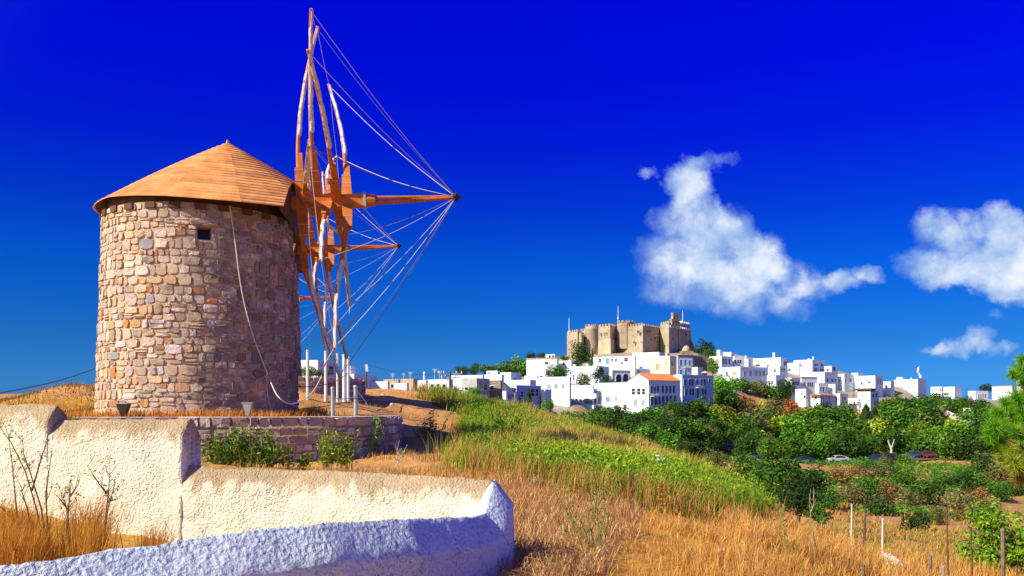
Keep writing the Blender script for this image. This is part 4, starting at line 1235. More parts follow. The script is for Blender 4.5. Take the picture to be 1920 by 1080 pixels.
    for (px, py, pw, ph, kind) in h.get('chim', ()):
        t = (px - CX) / F; u = min(max(on_front(px), 0.4), w - 0.3); c = pt(u, min(0.6, d / 2), 0)
        ww = pw / F * c.y; hh = ph / F * c.y
        mb = MB()
        if kind == 'round':
            mb.lathe((c.x, c.y, zt - 0.3), [(ww / 2, 0), (ww / 2, hh + 0.1), (ww * .62, hh + 0.12), (ww * .62, hh + 0.22), (ww * .45, hh + 0.4), (0.02, hh + 0.5)], 12)
        else:
            mb.box((c.x, c.y, zt + hh / 2 - 0.15), ww, ww, hh + 0.3, e, n); mb.box((c.x, c.y, zt + hh + 0.05), ww + 0.16, ww + 0.16, 0.1, e, n)
        make_obj('chimney', mb, M['house_white'], root)
    hr = random.Random(int(h['xc'] * 13 + h['yt']))
    if not tiled and not vault and not h.get('chim') and w > 5.5 and d > 3 and hr.random() < 0.6:
        for _ in range(hr.choice((1, 1, 2))):
            c = pt(hr.uniform(0.8, w - 0.8), hr.uniform(0.8, d - 0.8), zt - par); cw = hr.uniform(.4, .7); chh = hr.uniform(.7, 1.3)
            mb = MB(); mb.box(c + Vector((0, 0, chh / 2)), cw, cw * .8, chh, e, n); mb.box(c + Vector((0, 0, chh + .05)), cw + .14, cw * .8 + .14, .1, e, n)
            make_obj('chimney', mb, M['house_white'], root)
    if h.get('balc'):
        px, py, pw = h['balc']; v = on_side(px); c = pt(0, min(max(v, 0.8), d - 0.8), 0); z = (HY - py - 1) / F * c.y
        lw = min(pw / F * c.y * 1.3, d * 0.6)
        mb = MB(); mb.box((c + e * 0.45 + Vector((0, 0, z))), 0.9, lw, 0.12, e, n)
        bo = make_obj('balcony', mb, M['frame_white'], root)
        mb = MB()
        for k in range(9): mb.box(c + e * 0.86 + n * ((k / 8 - .5) * lw) + Vector((0, 0, z + 0.5)), 0.03, 0.03, 0.9, e, n)
        mb.box(c + e * 0.86 + Vector((0, 0, z + 0.97)), 0.05, lw, 0.05, e, n)
        make_obj('railing', mb, M['steel'], bo)
    if h.get('rail'):
        mb = MB()
        for k in range(9): mb.box(pt(0.1, d * (k + .5) / 9, zt + 0.45), 0.07, 0.07, 0.9, e, n)
        mb.box(pt(0.1, d / 2, zt + 0.92), 0.09, d, 0.08, e, n)
        make_obj('railing', mb, M['house_tan'], root)
    if h.get('rail2'):
        pa, pb, py = h['rail2']; u0, u1 = on_front(pb), on_front(pa); c = pt((u0 + u1) / 2, -1.3, 0); z = (HY - py) / F * c.y
        mb = MB(); mb.box(c + Vector((0, 0, z - 0.5)) + n * 0.6, u1 - u0, 1.4, 0.9, e, n)
        te = make_obj('terrace', mb, M['house_white'], root)
        mb = MB()
        for k in range(24): mb.box(c + e * ((k / 23 - .5) * (u1 - u0 - 0.2)) + Vector((0, 0, z + 0.4)), 0.04, 0.04, 0.8, e, n)
        mb.box(c + Vector((0, 0, z + 0.82)), u1 - u0, 0.06, 0.06, e, n)
        make_obj('railing', mb, M['frame_white'], te)
    if h.get('awning'):
        px, py, pw, ph = h['awning']; u = on_front(px); c = pt(u, -1.0, 0); ww = pw / F * c.y; hh = ph / F * c.y; z = (HY - py) / F * c.y
        mb = MB()
        for k in range(5):
            p0, p1 = k / 5, (k + 1) / 5
            zz = lambda p: z + hh * 0.5 - 0.18 * math.sin(math.pi * p) + 0.12 * math.cos(9 * p)
            A0, A1 = c - e * (ww * (p0 - .5)), c - e * (ww * (p1 - .5))
            mb.add([A0 + Vector((0, 0, zz(p0))) + n * 0.9, A1 + Vector((0, 0, zz(p1))) + n * 0.9, A1 + Vector((0, 0, zz(p1) - 0.55)) - n * 0.2, A0 + Vector((0, 0, zz(p0) - 0.55)) - n * 0.2], [(0, 1, 2, 3)])
        for k in (0, 0.5, 1): mb.box(c + e * (ww * (k - .5)) + Vector((0, 0, z - 0.1)) - n * 0.2, 0.06, 0.06, hh * 0.9, e, n)
        mb.box(c + Vector((0, 0, z - 0.05)) + n * 0.95, ww * 0.96, 0.04, hh * 0.7, e, n)
        make_obj('awning', mb, M['canopy_dark'], root)
    if h.get('awn3'):
        pa, pb, py = h['awn3']; t = (pb - CX) / F; z = zt
        mb = MB()
        mb.add([pt(w * .95, -1.2, z - 0.25), pt(-0.9, -1.2, z - 0.3), pt(-0.9, d + .1, z - 0.3), pt(-0.05, d, z + 0.12), pt(w * .95, d * .6, z + 0.12), pt(w * .95, 0.1, z + 0.1)], [(0, 1, 2, 3, 4, 5)])
        make_obj('awning', mb, M['roof_tile'], root)
        mb = MB()
        for v in (0.0, d / 2, d): mb.box(pt(-0.8, v, (zb + z) / 2 - 0.2), 0.09, 0.09, z - zb - 0.3, e, n)
        make_obj('awning_post', mb, M['wood_dark'], root)
    if h.get('yel'):
        px, py = h['yel']; u = min(max(on_front(px), 0.6), w - 0.6); c = pt(u, -0.6, (HY - py) / F * Y)
        mb = MB(); mb.add([c - e * 0.9 + n * 0.6, c + e * 0.9 + n * 0.6, c + e * 0.9 - n * 0.4 - Vector((0, 0, .4)), c - e * 0.9 - n * 0.4 - Vector((0, 0, .4))], [(0, 1, 2, 3)])
        make_obj('awning', mb, M['canopy_yellow'], root)
for h in HS: build_house(h)

def sunshade(label, px, py, pw, Y, mat, base_px):
    c = P(px, py, Y); r = pw / F * Y / 2; zb_ = (HY - base_px) / F * Y
    root = thing('sunshade', label, 'sunshade', (c.x, c.y, zb_))
    mb = MB(); mb.tube([(c.x, c.y, zb_), (c.x, c.y, c.z + 0.1)], 0.04, 6); make_obj('pole', mb, M['white_paint'], root)
    mb = MB(); mb.lathe((c.x, c.y, c.z), [(r, -0.22), (r, -0.16), (r * .55, 0.12), (0.03, 0.3)], 8, cap=False); make_obj('canopy', mb, mat, root)
sunshade('red sunshade on the white roof terrace in the village centre', 1109, 728, 12, 181.5, M['canopy_red'], 742)
sunshade('yellow sunshade above the violet blue mansion', 1322, 698, 15, 196, M['canopy_yellow'], 712)

# timber pergola
def pergola():
    a, b = P(1600, 728, 244), P(1634, 728, 240)
    zb_ = (HY - 746) / F * 242
    root = thing('pergola', 'brown timber pergola on a white terrace among the right hand houses', 'pergola', ((a.x + b.x) / 2, 242, zb_))
    e = Vector((b.x - a.x, b.y - a.y, 0)); L = e.length; e.normalize(); n = Vector((-e.y, e.x, 0))
    mb = MB(); mb.box((a + b) / 2 + n * 1.2 - Vector((0, 0, 0.3)), L, 2.6, 0.5, e, n); make_obj('roof', mb, M['wood_dark'], root)
    for k in range(4):
        mb = MB(); mb.box(a + e * (L * (k + .1) / 3.3) + Vector((0, 0, (zb_ - a.z) / 2)), 0.16, 0.16, a.z - zb_, e, n); make_obj('post', mb, M['wood_dark'], root)
    mb = MB(); mb.box((a + b) / 2 + n * 2.3 + Vector((0, 0, (zb_ - a.z) / 2)), L, 0.12, a.z - zb_ - 0.1, e, n); make_obj('back_wall', mb, M['wood_dark'], root)
pergola()

# ------------------------------------------------------------------ the fortress monastery on the hilltop
FY = 330.0
fort = thing('fortress', 'tawny stone fortress monastery with battlements crowning the village', 'fortress', P(1180, 668, FY))
def fpt(px, Y): return ((px - CX) / F * Y, Y)
def fz(py, Y): return (HY - py) / F * Y
def fprism(name, pl, ytop, ybot, mat='fort_stone', batter=0.0, merl=True, mstep=1.5, parent=fort, mcol=None):
    """pl: footprint as (px, Y) list, front edge first, left to right, then the back"""
    Yr = pl[0][1]
    poly = [fpt(*q) for q in pl]
    c = np.mean(np.array(poly), 0)
    low = [(x + (x - c[0]) * batter, y + (y - c[1]) * batter) for x, y in poly]
    zt, zb_ = fz(ytop, Yr), fz(ybot, Yr) - 3
    mb = MB(); mb.prism(low, zb_, zt, poly)
    o = make_obj(name, mb, M[mat], parent)
    if merl:
        mb = MB()
        n = len(poly)
        for i in range(n):
            a, b = Vector((*poly[i], 0)), Vector((*poly[(i + 1) % n], 0))
            L = (b - a).length
            if L < 0.8: continue
            e = (b - a) / L; nn = Vector((-e.y, e.x, 0))
            if nn.dot(Vector((c[0], c[1], 0)) - (a + b) / 2) < 0: nn = -nn
            k = max(1, int(L / mstep))
            for j in range(k):
                mb.box(a + e * (L * (j + .5) / k) + nn * 0.35 + Vector((0, 0, zt + 0.42)), L / k * 0.55, 0.6, 0.85, e, nn)
        tag(make_obj('battlement', mb, M[mcol or mat], o), kind='stuff')
    return o
def fcyl(name, px, Y, wtop, wbot, ytop, ybot, mat='fort_stone', merl=True, n=24, yaw=0):
    cx_, cy_ = fpt(px, Y); zt, zb_ = fz(ytop, Y), fz(ybot, Y) - 3
    rt, rb = wtop / F * Y / 2, wbot / F * Y / 2
    mb = MB(); mb.lathe((cx_, cy_, 0), [(rb, zb_), (rb * .3 + rt * .7, zb_ + (zt - zb_) * .6), (rt, zt - 1.2), (rt * 1.03, zt - 1.0), (rt * 1.03, zt)], n)
    o = make_obj(name, mb, M[mat], fort, n > 16)
    if n > 16: o.data.polygons.foreach_set('use_smooth', [len(p.vertices) == 4 for p in o.data.polygons])
    if merl:
        mb = MB()
        k = int(2 * math.pi * rt / 1.6)
        for j in range(k):
            a = 2 * math.pi * j / k
            er = Vector((math.cos(a), math.sin(a), 0)); et = Vector((-er.y, er.x, 0))
            mb.box(Vector((cx_, cy_, zt + 0.42)) + er * (rt - 0.3), 0.6, 0.9, 0.85, er, et)
        tag(make_obj('battlement', mb, M[mat], o), kind='stuff')
    return o
def slit(px, py, w, h, Y, parent, en=(-0.5, -0.87, 0)):
    c = P(px, py, Y); en = Vector(en).normalized(); ex = Vector((-en.y, en.x, 0)); hh = h / F * Y; ww = w / F * Y
    mb = MB(); o = window_outline(ww, hh, False); frame_ring(mb, c, ex, en, window_outline(ww + .3, hh + .3, False), o, -0.1, 0.12)
    fr = make_obj('window', mb, M['fort_smooth'], parent)
    mb = MB(); plate(mb, c, ex, en, o, -0.05, 0.02); make_obj('pane', mb, M['glass'], fr)
# left residential block, stepped
b1 = fprism('wall', [(1063, 338), (1083, 330), (1093, 338), (1078, 350)], 625, 678)
for px, py in ((1067, 642), (1070, 642), (1073, 640), (1079, 638), (1067, 655), (1071, 655), (1076, 652), (1067, 668)): slit(px, py, 1.6, 4, 336.2 - (px - 1063) * 0.4 - 0.6, b1, (-0.6, -0.8, 0))
fprism('wall', [(1083, 331), (1090, 329), (1098, 336), (1088, 342)], 629, 678)
fprism('wall', [(1088, 338), (1108, 332), (1112, 344), (1092, 350)], 621, 675, merl=True)
fcyl('round_tower', 1109, 334, 23, 29, 613, 676)
m1 = fprism('wall', [(1122, 331), (1144, 325), (1158, 334), (1130, 345)], 613, 640, merl=True)
fprism('buttress', [(1122, 329.5), (1144.5, 323.5), (1157, 333), (1130, 345)], 637, 672, 'fort_smooth', 0.14, False)
for px, py in ((1133, 626), (1137, 625), (1127, 627)): slit(px, py, 1.6, 4, 331 - (px - 1122) * 6 / 22 - 0.5, m1, (-0.62, -0.78, 0))
slit(1149, 627, 1.6, 4, 327.5, m1, (0.62, -0.78, 0))
w2 = fprism('wall', [(1152, 333), (1205, 319), (1214, 345), (1160, 350)], 616, 674, 'fort_stone', 0.04)
fcyl('polygonal_tower', 1173, 329, 31, 30, 606, 640, n=8)
fcyl('corbel', 1172, 329.5, 30, 12, 628, 648, merl=False, n=12)
for px, py in ((1161, 639), (1189, 642), (1196, 622), (1198, 623)): slit(px, py, 2, 5, 333 - (px - 1152) * 14 / 53 - 1.6, w2, (-0.45, -0.9, 0))
w3 = fprism('wall', [(1205, 319), (1240, 331), (1236, 350), (1206, 345)], 611, 672, 'fort_stone', 0.03)
for px, py in ((1211, 621), (1214, 621), (1219, 622), (1222, 636), (1229, 634), (1234, 637), (1239, 636)): slit(px, py, 2.4, 4, 319 + (px - 1205) * 12 / 35 - 0.9, w3, (0.55, -0.83, 0))
mb = MB(); mb.add([Vector((*fpt(1205.2, 318.2), fz(628.5, 319))), Vector((*fpt(1240, 330.2), fz(628.5, 330))), Vector((*fpt(1240, 330.2), fz(630, 330))), Vector((*fpt(1205.2, 318.2), fz(630, 319)))], [(0, 1, 2, 3)])
make_obj('string_course', mb, M['fort_smooth'], w3)
fprism('wall', [(1238, 329), (1254, 322), (1262, 340), (1246, 346)], 609, 668, 'fort_smooth', 0.03, True)
w4 = fprism('wall', [(1254, 322), (1276, 332), (1272, 348), (1258, 345)], 613.5, 668, 'fort_stone', 0.0, True, 1.5, fort, 'house_white')
slit(1262, 635, 2, 4, 325.2, w4, (0.55, -0.83, 0))
w5 = fprism('wall', [(1273, 330), (1296, 339), (1290, 356), (1272, 350)], 616, 668, 'fort_stone', 0.0, True, 1.5, fort, 'house_white')
slit(1287, 628, 2, 6, 334.8, w5, (0.55, -0.83, 0))
fprism('keep', [(1276, 334), (1294, 341), (1290, 352), (1274, 348)], 605.5, 616, 'fort_stone', 0.0, True, 1.5, fort, 'house_white')
# sloping buttress on the right
mb = MB()
q = [(1295, 634, 338.5), (1308, 664, 334), (1308, 676, 334), (1294, 676, 338)]
fr_ = [P(px, py, Y) for px, py, Y in q]; bk_ = [p + Vector((2, 9, 0)) for p in fr_]
mb.add(fr_ + bk_, [(0, 1, 2, 3), (7, 6, 5, 4), (0, 4, 5, 1), (1, 5, 6, 2), (3, 2, 6, 7), (0, 3, 7, 4)])
make_obj('buttress', mb, M['fort_stone'], fort)
# two-tier bell gable with real openings
def bell_gable():
    Y = 327.0
    ex = Vector((0.86, 0.51, 0)); en = Vector((0.51, -0.86, 0))
    c = P(1266, 600, Y); u = 1 / F * Y / 0.86
    mb = MB()
    def bx(x0, x1, y0, y1, t=1.1):
        zc = (fz(y0, Y) + fz(y1, Y)) / 2
        mb.box(Vector((c.x, c.y, zc)) + ex * ((x0 + x1) / 2 * u), (x1 - x0) * u, t, abs(fz(y0, Y) - fz(y1, Y)), ex, en)
    bx(-9, 9, 611.5, 616, 1.3)
    for x0, x1 in ((-9, -6.4), (-3.4, -1.5), (1.5, 3.4), (6.4, 9)): bx(x0, x1, 603, 611.5)
    bx(-9, 9, 599.4, 601.5); bx(-9.6, 9.6, 598.6, 599.4, 1.4)
    for xm in (-4.9, 0, 4.9):     # arch haunches
        for k in (-1, 1): bx(xm + k * 1.5 - 0.5, xm + k * 1.5 + 0.5, 601.5, 603.0)
    for x0, x1 in ((-6.6, -4.6), (-1.0, 1.0), (4.6, 6.6)): bx(x0, x1, 591.5, 598.6)
    bx(-6.6, 6.6, 588, 590.2); bx(-7.2, 7.2, 587.2, 588, 1.4)
    for xm in (-2.8, 2.8):
        for k in (-1, 1): bx(xm + k * 1.5 - 0.5, xm + k * 1.5 + 0.5, 590.2, 591.6)
    bg_ = make_obj('bell_gable', mb, M['house_tan'], fort)
    for xm, py in ((-4.9, 604), (0, 604), (4.9, 604), (-2.8, 593), (2.8, 593)):
        mb = MB(); p = Vector((c.x, c.y, fz(py, Y))) + ex * (xm * u)
        mb.lathe((p.x, p.y, p.z - 0.4), [(0.34, 0), (0.28, 0.15), (0.2, 0.45), (0.06, 0.6), (0.03, 0.8)], 10); make_obj('bell', mb, M['iron'], bg_)
bell_gable()
for px, y0, y1, lab in ((1067, 596, 627, ''), (1159, 574, 607, ''), (1280, 582, 606, '')):
    Y = 336
    mb = MB(); mb.tube([P(px, y1, Y), P(px, (y0 + y1) / 2, Y), P(px, y0, Y)], [0.16, 0.13, 0.09], 6)
    if px == 1159: mb.tube([P(px, 597, Y) - Vector((0, 0, .5)), P(px, 597, Y), P(px, 597, Y) + Vector((0, 0, .5))], [0.1, 0.42, 0.1], 8)
    make_obj('flagpole', mb, M['white_paint'], fort)
# small domed stone church beside the fortress
ch = thing('chapel', 'little stone chapel with a shallow dome at the foot of the dark fortress wall', 'chapel', P(1287, 668, 262))
c_ = P(1287, 660, 262); u = 262 / F
mb = MB(); mb.box((c_.x, c_.y, fz(664, 262) - 1.2), 22 * u, 20 * u, 4.2); make_obj('wall', mb, M['house_stone'], ch)
mb = MB(); mb.lathe((c_.x, c_.y, fz(659, 262)), [(8.5 * u, -0.9), (8.5 * u, 0.0), (8.2 * u, 0.45), (6.6 * u, 1.1), (4 * u, 1.6), (0.05, 1.85)], 20, cap=False); make_obj('dome', mb, M['house_tan'], ch)
mb = MB(); mb.box(P(1291, 656, 262) + Vector((0, -7.5 * u, 0)), 0.4, 0.1, 0.5); make_obj('window', mb, M['glass'], ch)
# rough stone retaining wall under it
rw = thing('stone_wall', 'dark rough stone wall between the chapel and the blue shaded mansion', 'wall', P(1310, 700, 226))
mb = MB(); mb.prism([fpt(1296, 226), fpt(1324, 236), fpt(1324, 241), fpt(1296, 231)], fz(715, 230), fz(668, 230)); make_obj('wall_face', mb, M['house_stone'], rw)

# antenna mast and water tank
mast = thing('antenna_mast', 'white antenna mast with dishes beside the big white cube house', 'mast', P(1727, 735, 268))
mb = MB(); mb.tube([P(1728, 735, 268), P(1727, 712, 268), P(1723, 686, 268)], [0.22, 0.16, 0.07], 6); make_obj('pole', mb, M['white_paint'], mast)
for k, (px, py, r) in enumerate(((1722, 692, .5), (1721, 697, .4), (1724, 702, .4), (1726, 706, .5))):
    mb = MB(); p = P(px, py, 267.6); mb.lathe((p.x, p.y, p.z - r * 1.2), [(0.1, 0), (r * .7, r * .4), (r * .7, r * 2), (0.1, r * 2.4)], 8); make_obj('dish', mb, M['white_paint'], mast)
tk = thing('water_tank', 'tall white cylinder tank standing right of the big cube house', 'tank', P(1731, 738, 270))
mb = MB(); p = P(1731, 738, 270); mb.lathe((p.x, p.y, p.z - 2), [(0.62, 0), (0.62, 6.1), (0.5, 6.4), (0.05, 6.5)], 16); make_obj('tank_body', mb, M['house_white'], tk)

# utility poles, lamps and cables
def utility_pole(label, px, pytop, pybot, Y, arms=True):
    t, b = P(px, pytop, Y), P(px, pybot, Y)
    root = thing('utility_pole', label, 'utility pole', b)
    mb = MB(); mb.tube([b - Vector((0, 0, 0.6)), t], [0.17, 0.12], 8); make_obj('pole', mb, M['pole_wood'], root)
    if arms:
        for dz, L, sk in ((-0.25, 1.5, 0.2), (-0.75, 1.15, -0.25)):
            mb = MB(); mb.box(t + Vector((0, 0, dz)), L * 2, 0.11, 0.13, (1, sk, 0.03), (-sk, 1, 0)); arm = make_obj('cross_arm', mb, M['steel'], root)
            for k in (-.92, -.5, .5, .92):
                mb = MB(); mb.lathe(t + Vector((k * L, sk * k * L, dz + 0.06)), [(0.05, 0), (0.08, 0.1), (0.05, 0.2), (0.07, 0.26), (0.02, 0.3)], 8); make_obj('insulator', mb, M['white_paint'], arm)
        mb = MB(); mb.tube([t + Vector((-1.0, -.2, -0.3)), t + Vector((0, 0, -1.3)), t + Vector((1.0, .2, -0.3))], 0.04, 5); make_obj('brace', mb, M['steel'], root)
    return root
utility_pole('dark wooden utility pole with white cross arms beside the palm', 844, 697, 742, 104)
lp = thing('street_lamp', 'slim dark post with a white lamp case on the dirt crest', 'lamp', P(687, 727, 72))
mb = MB(); mb.tube([P(687, 729, 72), P(687, 683, 72)], [0.07, 0.06], 8); make_obj('pole', mb, M['pole_wood'], lp)
mb = MB(); mb.box(P(687.5, 690, 71.9), 0.22, 0.2, 0.62, (0.98, 0.1, 0.12), (-0.1, 1, 0), (-0.12, 0, 0.99)); make_obj('lamp_case', mb, M['white_paint'], lp)
l2 = thing('street_lamp', 'grey street lamp with a lantern head among the small cypresses', 'lamp', P(965, 758, 126))
mb = MB(); mb.tube([P(965, 760, 126), P(965, 733, 126)], 0.07, 8); make_obj('pole', mb, M['steel'], l2)
mb = MB(); q = P(964, 730, 126); mb.lathe((q.x, q.y, q.z - 0.2), [(0.1, -0.2), (0.3, 0.1), (0.28, 0.3), (0.05, 0.45)], 8); make_obj('lantern', mb, M['iron'], l2)
def cable(label, pts, r=0.012, sag=0.3, mat='rope_dark'):
    mb = MB(); out = []
    for i in range(len(pts) - 1):
        a, b = Vector(pts[i]), Vector(pts[i + 1])
        for k in range(13): out.append(a.lerp(b, k / 12) - Vector((0, 0, sag * math.sin(math.pi * k / 12))))
    mb.tube(out, r, 5)
    tag(make_obj('cable', mb, M[mat]), label, 'cable')
cable('dark overhead cable slanting down to the left of the nearest windmill', [P(-40, 744, 34), P(240, 662, 60)], 0.03, 0.4)
cable('thin wire running from the white lamp post to the utility pole', [P(687, 684, 72), P(844, 700, 104)], 0.014, 0.5)
cable('wire sagging from the utility pole towards the left rooftops', [P(570, 670, 95), P(842, 698, 104)], 0.015, 1.0)
# aerials on the low roofs
for i, (px, y0, y1, Y, lab) in enumerate([(736, 700, 711, 112, 'television aerial on the unplastered brown house'), (757, 699, 711, 119, 'television aerial on the left end of the beige house'), (769, 697, 711, 120, 'television aerial on the right end of the beige house'), (815, 691, 712, 124, 'taller television aerial above the pale blue house'), (824, 695, 712, 124, 'shorter television aerial above the pale blue house')]):
    t, b = P(px, y0, Y), P(px, y1, Y)
    root = thing('aerial', lab, 'aerial', b)
    mb = MB(); mb.tube([b, t], 0.03, 5); make_obj('mast', mb, M['white_paint'], root)
    mb = MB()
    for k in range(4): mb.box(t - Vector((0, 0, 0.1 + 0.1 * k)), 0.7 - 0.12 * k, 0.03, 0.03)
    tag(make_obj('antenna_rods', mb, M['white_paint'], root), kind='stuff')
# low white walls along the lane on the right slope
def low_wall(label, pts, hgt, th=0.35, mat='house_white'):
    root = thing('low_wall', label, 'wall', pts[0])
    mb = MB()
    for i in range(len(pts) - 1):
        a, b = Vector(pts[i]), Vector(pts[i + 1]); e = (b - a); L = e.length; e2 = Vector((e.x, e.y, 0)).normalized(); n = Vector((-e2.y, e2.x, 0))
        mb.add([p + n * (s * th / 2) + Vector((0, 0, z)) for p in (a, b) for s in (-1, 1) for z in (-0.8, hgt)], [(0, 1, 5, 4), (2, 6, 7, 3), (1, 3, 7, 5), (0, 2, 3, 1), (4, 5, 7, 6)])
    make_obj('wall_face', mb, M[mat], root)
low_wall('low white wall curving along the lane in the right hand trees', [P(1776, 776, 236), P(1790, 783, 230), P(1800, 790, 226)], 0.9)
low_wall('low white wall at the lower edge of the lane, right hand trees', [P(1800, 793, 222), P(1812, 795, 220), P(1830, 794, 220)], 0.7)
low_wall('pale terrace wall among the trees under the orange roofed mansion', [P(1224, 789, 165), P(1247, 787, 165)], 0.6, 0.4, 'house_cream')
low_wall('short stone terrace wall right of the mansions in the trees', [P(1305, 788, 172), P(1316, 790, 172)], 0.5, 0.4, 'house_stone')

# ------------------------------------------------------------------ trees and shrubs
m, g = newmat('crown_leaves')
co = objco(g)
a_ = g.node('ShaderNodeAttribute', attribute_name='tint').outputs['Color']
oi = g.node('ShaderNodeObjectInfo')
c = g.mix(1.0, oi.outputs['Color'], a_, 'MULTIPLY')
c = g.mix(1.0, c, (2, 2, 2), 'MULTIPLY')
finish(g, c, 0.7, None, 0, 0.01, 0.25, 0.25)
M['crown'] = m

def leaf_cloud(pts, nrm, size, tint, seed, aspect=1.45):
    """numpy quads: one bent leaf clump per point"""
    r = np.random.default_rng(seed)
    n = len(pts)
    nr = nrm + r.normal(0, 0.55, (n, 3)); nr /= np.linalg.norm(nr, axis=1)[:, None] + 1e-9
    t = np.cross(nr, r.normal(0, 1, (n, 3))); t /= np.linalg.norm(t, axis=1)[:, None] + 1e-9
    b = np.cross(nr, t)
    s = (size * r.uniform(0.6, 1.35, n))[:, None]
    A = pts - t * s * aspect; B = pts + b * s * 0.7; C_ = pts + t * s * aspect; D_ = pts - b * s * 0.7
    V = np.stack([A, B, C_, D_], 1).reshape(-1, 3)
    T = np.repeat(tint, 4, 0)
    return V, T
def crown_mesh(name, seed, lobes, nleaf, size, squash=1.0, spread=0.62, lobe_r=(0.32, 0.55), low=-0.35):
    r = np.random.default_rng(seed)
    cs, rs = [], []
    for i in range(lobes):
        while True:
            p = r.uniform(-1, 1, 3)
            if np.linalg.norm(p) < 1 and p[2] > low: break
        cs.append(p * spread * np.array([1, 1, 0.9])); rs.append(r.uniform(*lobe_r))
    P_, N_, T_ = [], [], []
    w = np.array(rs) ** 2; w /= w.sum()
    pick = r.choice(lobes, nleaf, p=w)
    ltint = r.uniform(0.45, 1.5, lobes)
    for k in range(lobes):
        n = int((pick == k).sum())
        d = r.normal(0, 1, (n, 3)); d /= np.linalg.norm(d, axis=1)[:, None]
        rad = rs[k] * r.uniform(0.55, 1.08, n) ** 0.6
        P_.append(cs[k] + d * rad[:, None]); N_.append(d)
        base = ltint[k] * r.uniform(0.6, 1.4, n)
        hue = r.uniform(-0.12, 0.2, n)
        T_.append(np.stack([base * (1 + hue), base, base * (1 - hue * .5)], 1) * 0.5)
    P_ = np.concatenate(P_); N_ = np.concatenate(N_); T_ = np.concatenate(T_)
    lo, hi = np.percentile(P_, 3, axis=0), np.percentile(P_, 97, axis=0)
    P_ = (P_ - (lo + hi) / 2) / ((hi - lo) / 2)
    V, T = leaf_cloud(P_, N_, size, T_, seed + 1)
    n4 = len(V)
    return np_mesh(name, V, np.arange(n4), np.arange(0, n4, 4), M['crown'], T)
CROWNS = {
    'round': [crown_mesh('tree_crown', s, 11, 1500, 0.085) for s in (1, 2, 3, 4)],
    'loose': [crown_mesh('tree_crown', s, 14, 1150, 0.085, 1.0, 0.78, (0.20, 0.36), -0.6) for s in (11, 12, 13)],
    'shrub': [crown_mesh('shrub_crown', s, 9, 1000, 0.085, 1.0, 0.6, (0.3, 0.5), -0.1) for s in (21, 22, 23)],
    'dense': [crown_mesh('tree_crown', s, 12, 1800, 0.075, 1.0, 0.6, (0.34, 0.5), -0.5) for s in (31, 32)],
    'cone': [],
}
def cone_mesh(seed):
    r = np.random.default_rng(seed); n = 900
    z = r.uniform(0, 1, n) ** 1.3; a = r.uniform(0, 2 * np.pi, n)
    rad = (1 - z) ** 0.7 * (0.85 + 0.2 * np.sin(a * 5 + z * 9)) * r.uniform(0.7, 1.05, n)
    P_ = np.stack([rad * np.cos(a), rad * np.sin(a), z * 2 - 1], 1)
    N_ = np.stack([np.cos(a), np.sin(a), np.full(n, .4)], 1)
    b = r.uniform(0.5, 1.4, n)
    V, T = leaf_cloud(P_, N_, 0.12, np.stack([b, b, b], 1) * 0.5, seed)
    return np_mesh('tree_crown', V, np.arange(len(V)), np.arange(0, len(V), 4), M['crown'], T)
CROWNS['cone'] = [cone_mesh(41), cone_mesh(42)]
TRUNKS = []
for s_ in range(3):
    r_ = random.Random(50 + s_)
    mb = MB()
    mb.tube([(0, 0, -0.15), (r_.uniform(-.03, .03), r_.uniform(-.03, .03), 0.35), (r_.uniform(-.08, .08), r_.uniform(-.08, .08), 0.75)], [0.055, 0.042, 0.03], 7)
    for k in range(4):
        a = k * 1.57 + r_.uniform(-.5, .5)
        mb.tube([(0, 0, 0.4 + 0.08 * k), (math.cos(a) * .2, math.sin(a) * .2, 0.65 + .05 * k), (math.cos(a) * .42, math.sin(a) * .42, 0.92)], [0.028, 0.02, 0.008], 5)
    me = bpy.data.meshes.new('trunk'); me.from_pydata(mb.v, [], mb.f); me.materials.append(M['bark']); me.update(); TRUNKS.append(me)
GREEN = {'mid': (0.085, 0.22, 0.014), 'bright': (0.12, 0.32, 0.016), 'dark': (0.030, 0.085, 0.012), 'lime': (0.24, 0.36, 0.022), 'olive': (0.19, 0.23, 0.06), 'brown': (0.30, 0.19, 0.06), 'rust': (0.50, 0.15, 0.03), 'deep': (0.050, 0.15, 0.014), 'yellow': (0.33, 0.36, 0.035)}
tcount = [0]
def tree(label, px, py, w, h, kind='round', col='mid', Y=None, name='tree', cat='tree', group='trees of the wooded slope', trunk=True):
    tcount[0] += 1
    r_ = random.Random(tcount[0] * 7 + 3)
    if Y is None:
        b = raycast(px, py + h * 0.52, 60 if py < 950 else 14)
    else:
        X = (px - CX) / F * Y; b = Vector((X, Y, min(gz(X, Y), (HY - py - h * 0.45) / F * Y)))
    Y = b.y
    zc = (HY - py) / F * Y; rx = w / F * Y / 2; rz = h / F * Y / 2
    root = thing(name, label, cat, b, group)
    me = r_.choice(CROWNS[kind])
    o = bpy.data.objects.new('crown', me); COL.objects.link(o); o.parent = root
    o.location = (0, 0, zc - b.z); o.scale = (rx * 1.0, rx * r_.uniform(0.85, 1.05), rz * 1.02)
    o.rotation_euler = (0, 0, r_.uniform(0, 6.28))
    cc = GREEN[col]; k = r_.uniform(0.85, 1.2)
    o.color = (cc[0] * k * r_.uniform(.9, 1.15), cc[1] * k, cc[2] * k, 1)
    if trunk:
        t = bpy.data.objects.new('trunk', r_.choice(TRUNKS)); COL.objects.link(t); t.parent = root
        hh = max(0.6, zc - b.z + rz * 0.3); t.scale = (max(rx, .5) * 1.3, max(rx, .5) * 1.3, hh)
        t.rotation_euler = (0, 0, r_.uniform(0, 6.28))
    return root
T = tree
HG = 'trees round the fortress and upper village'
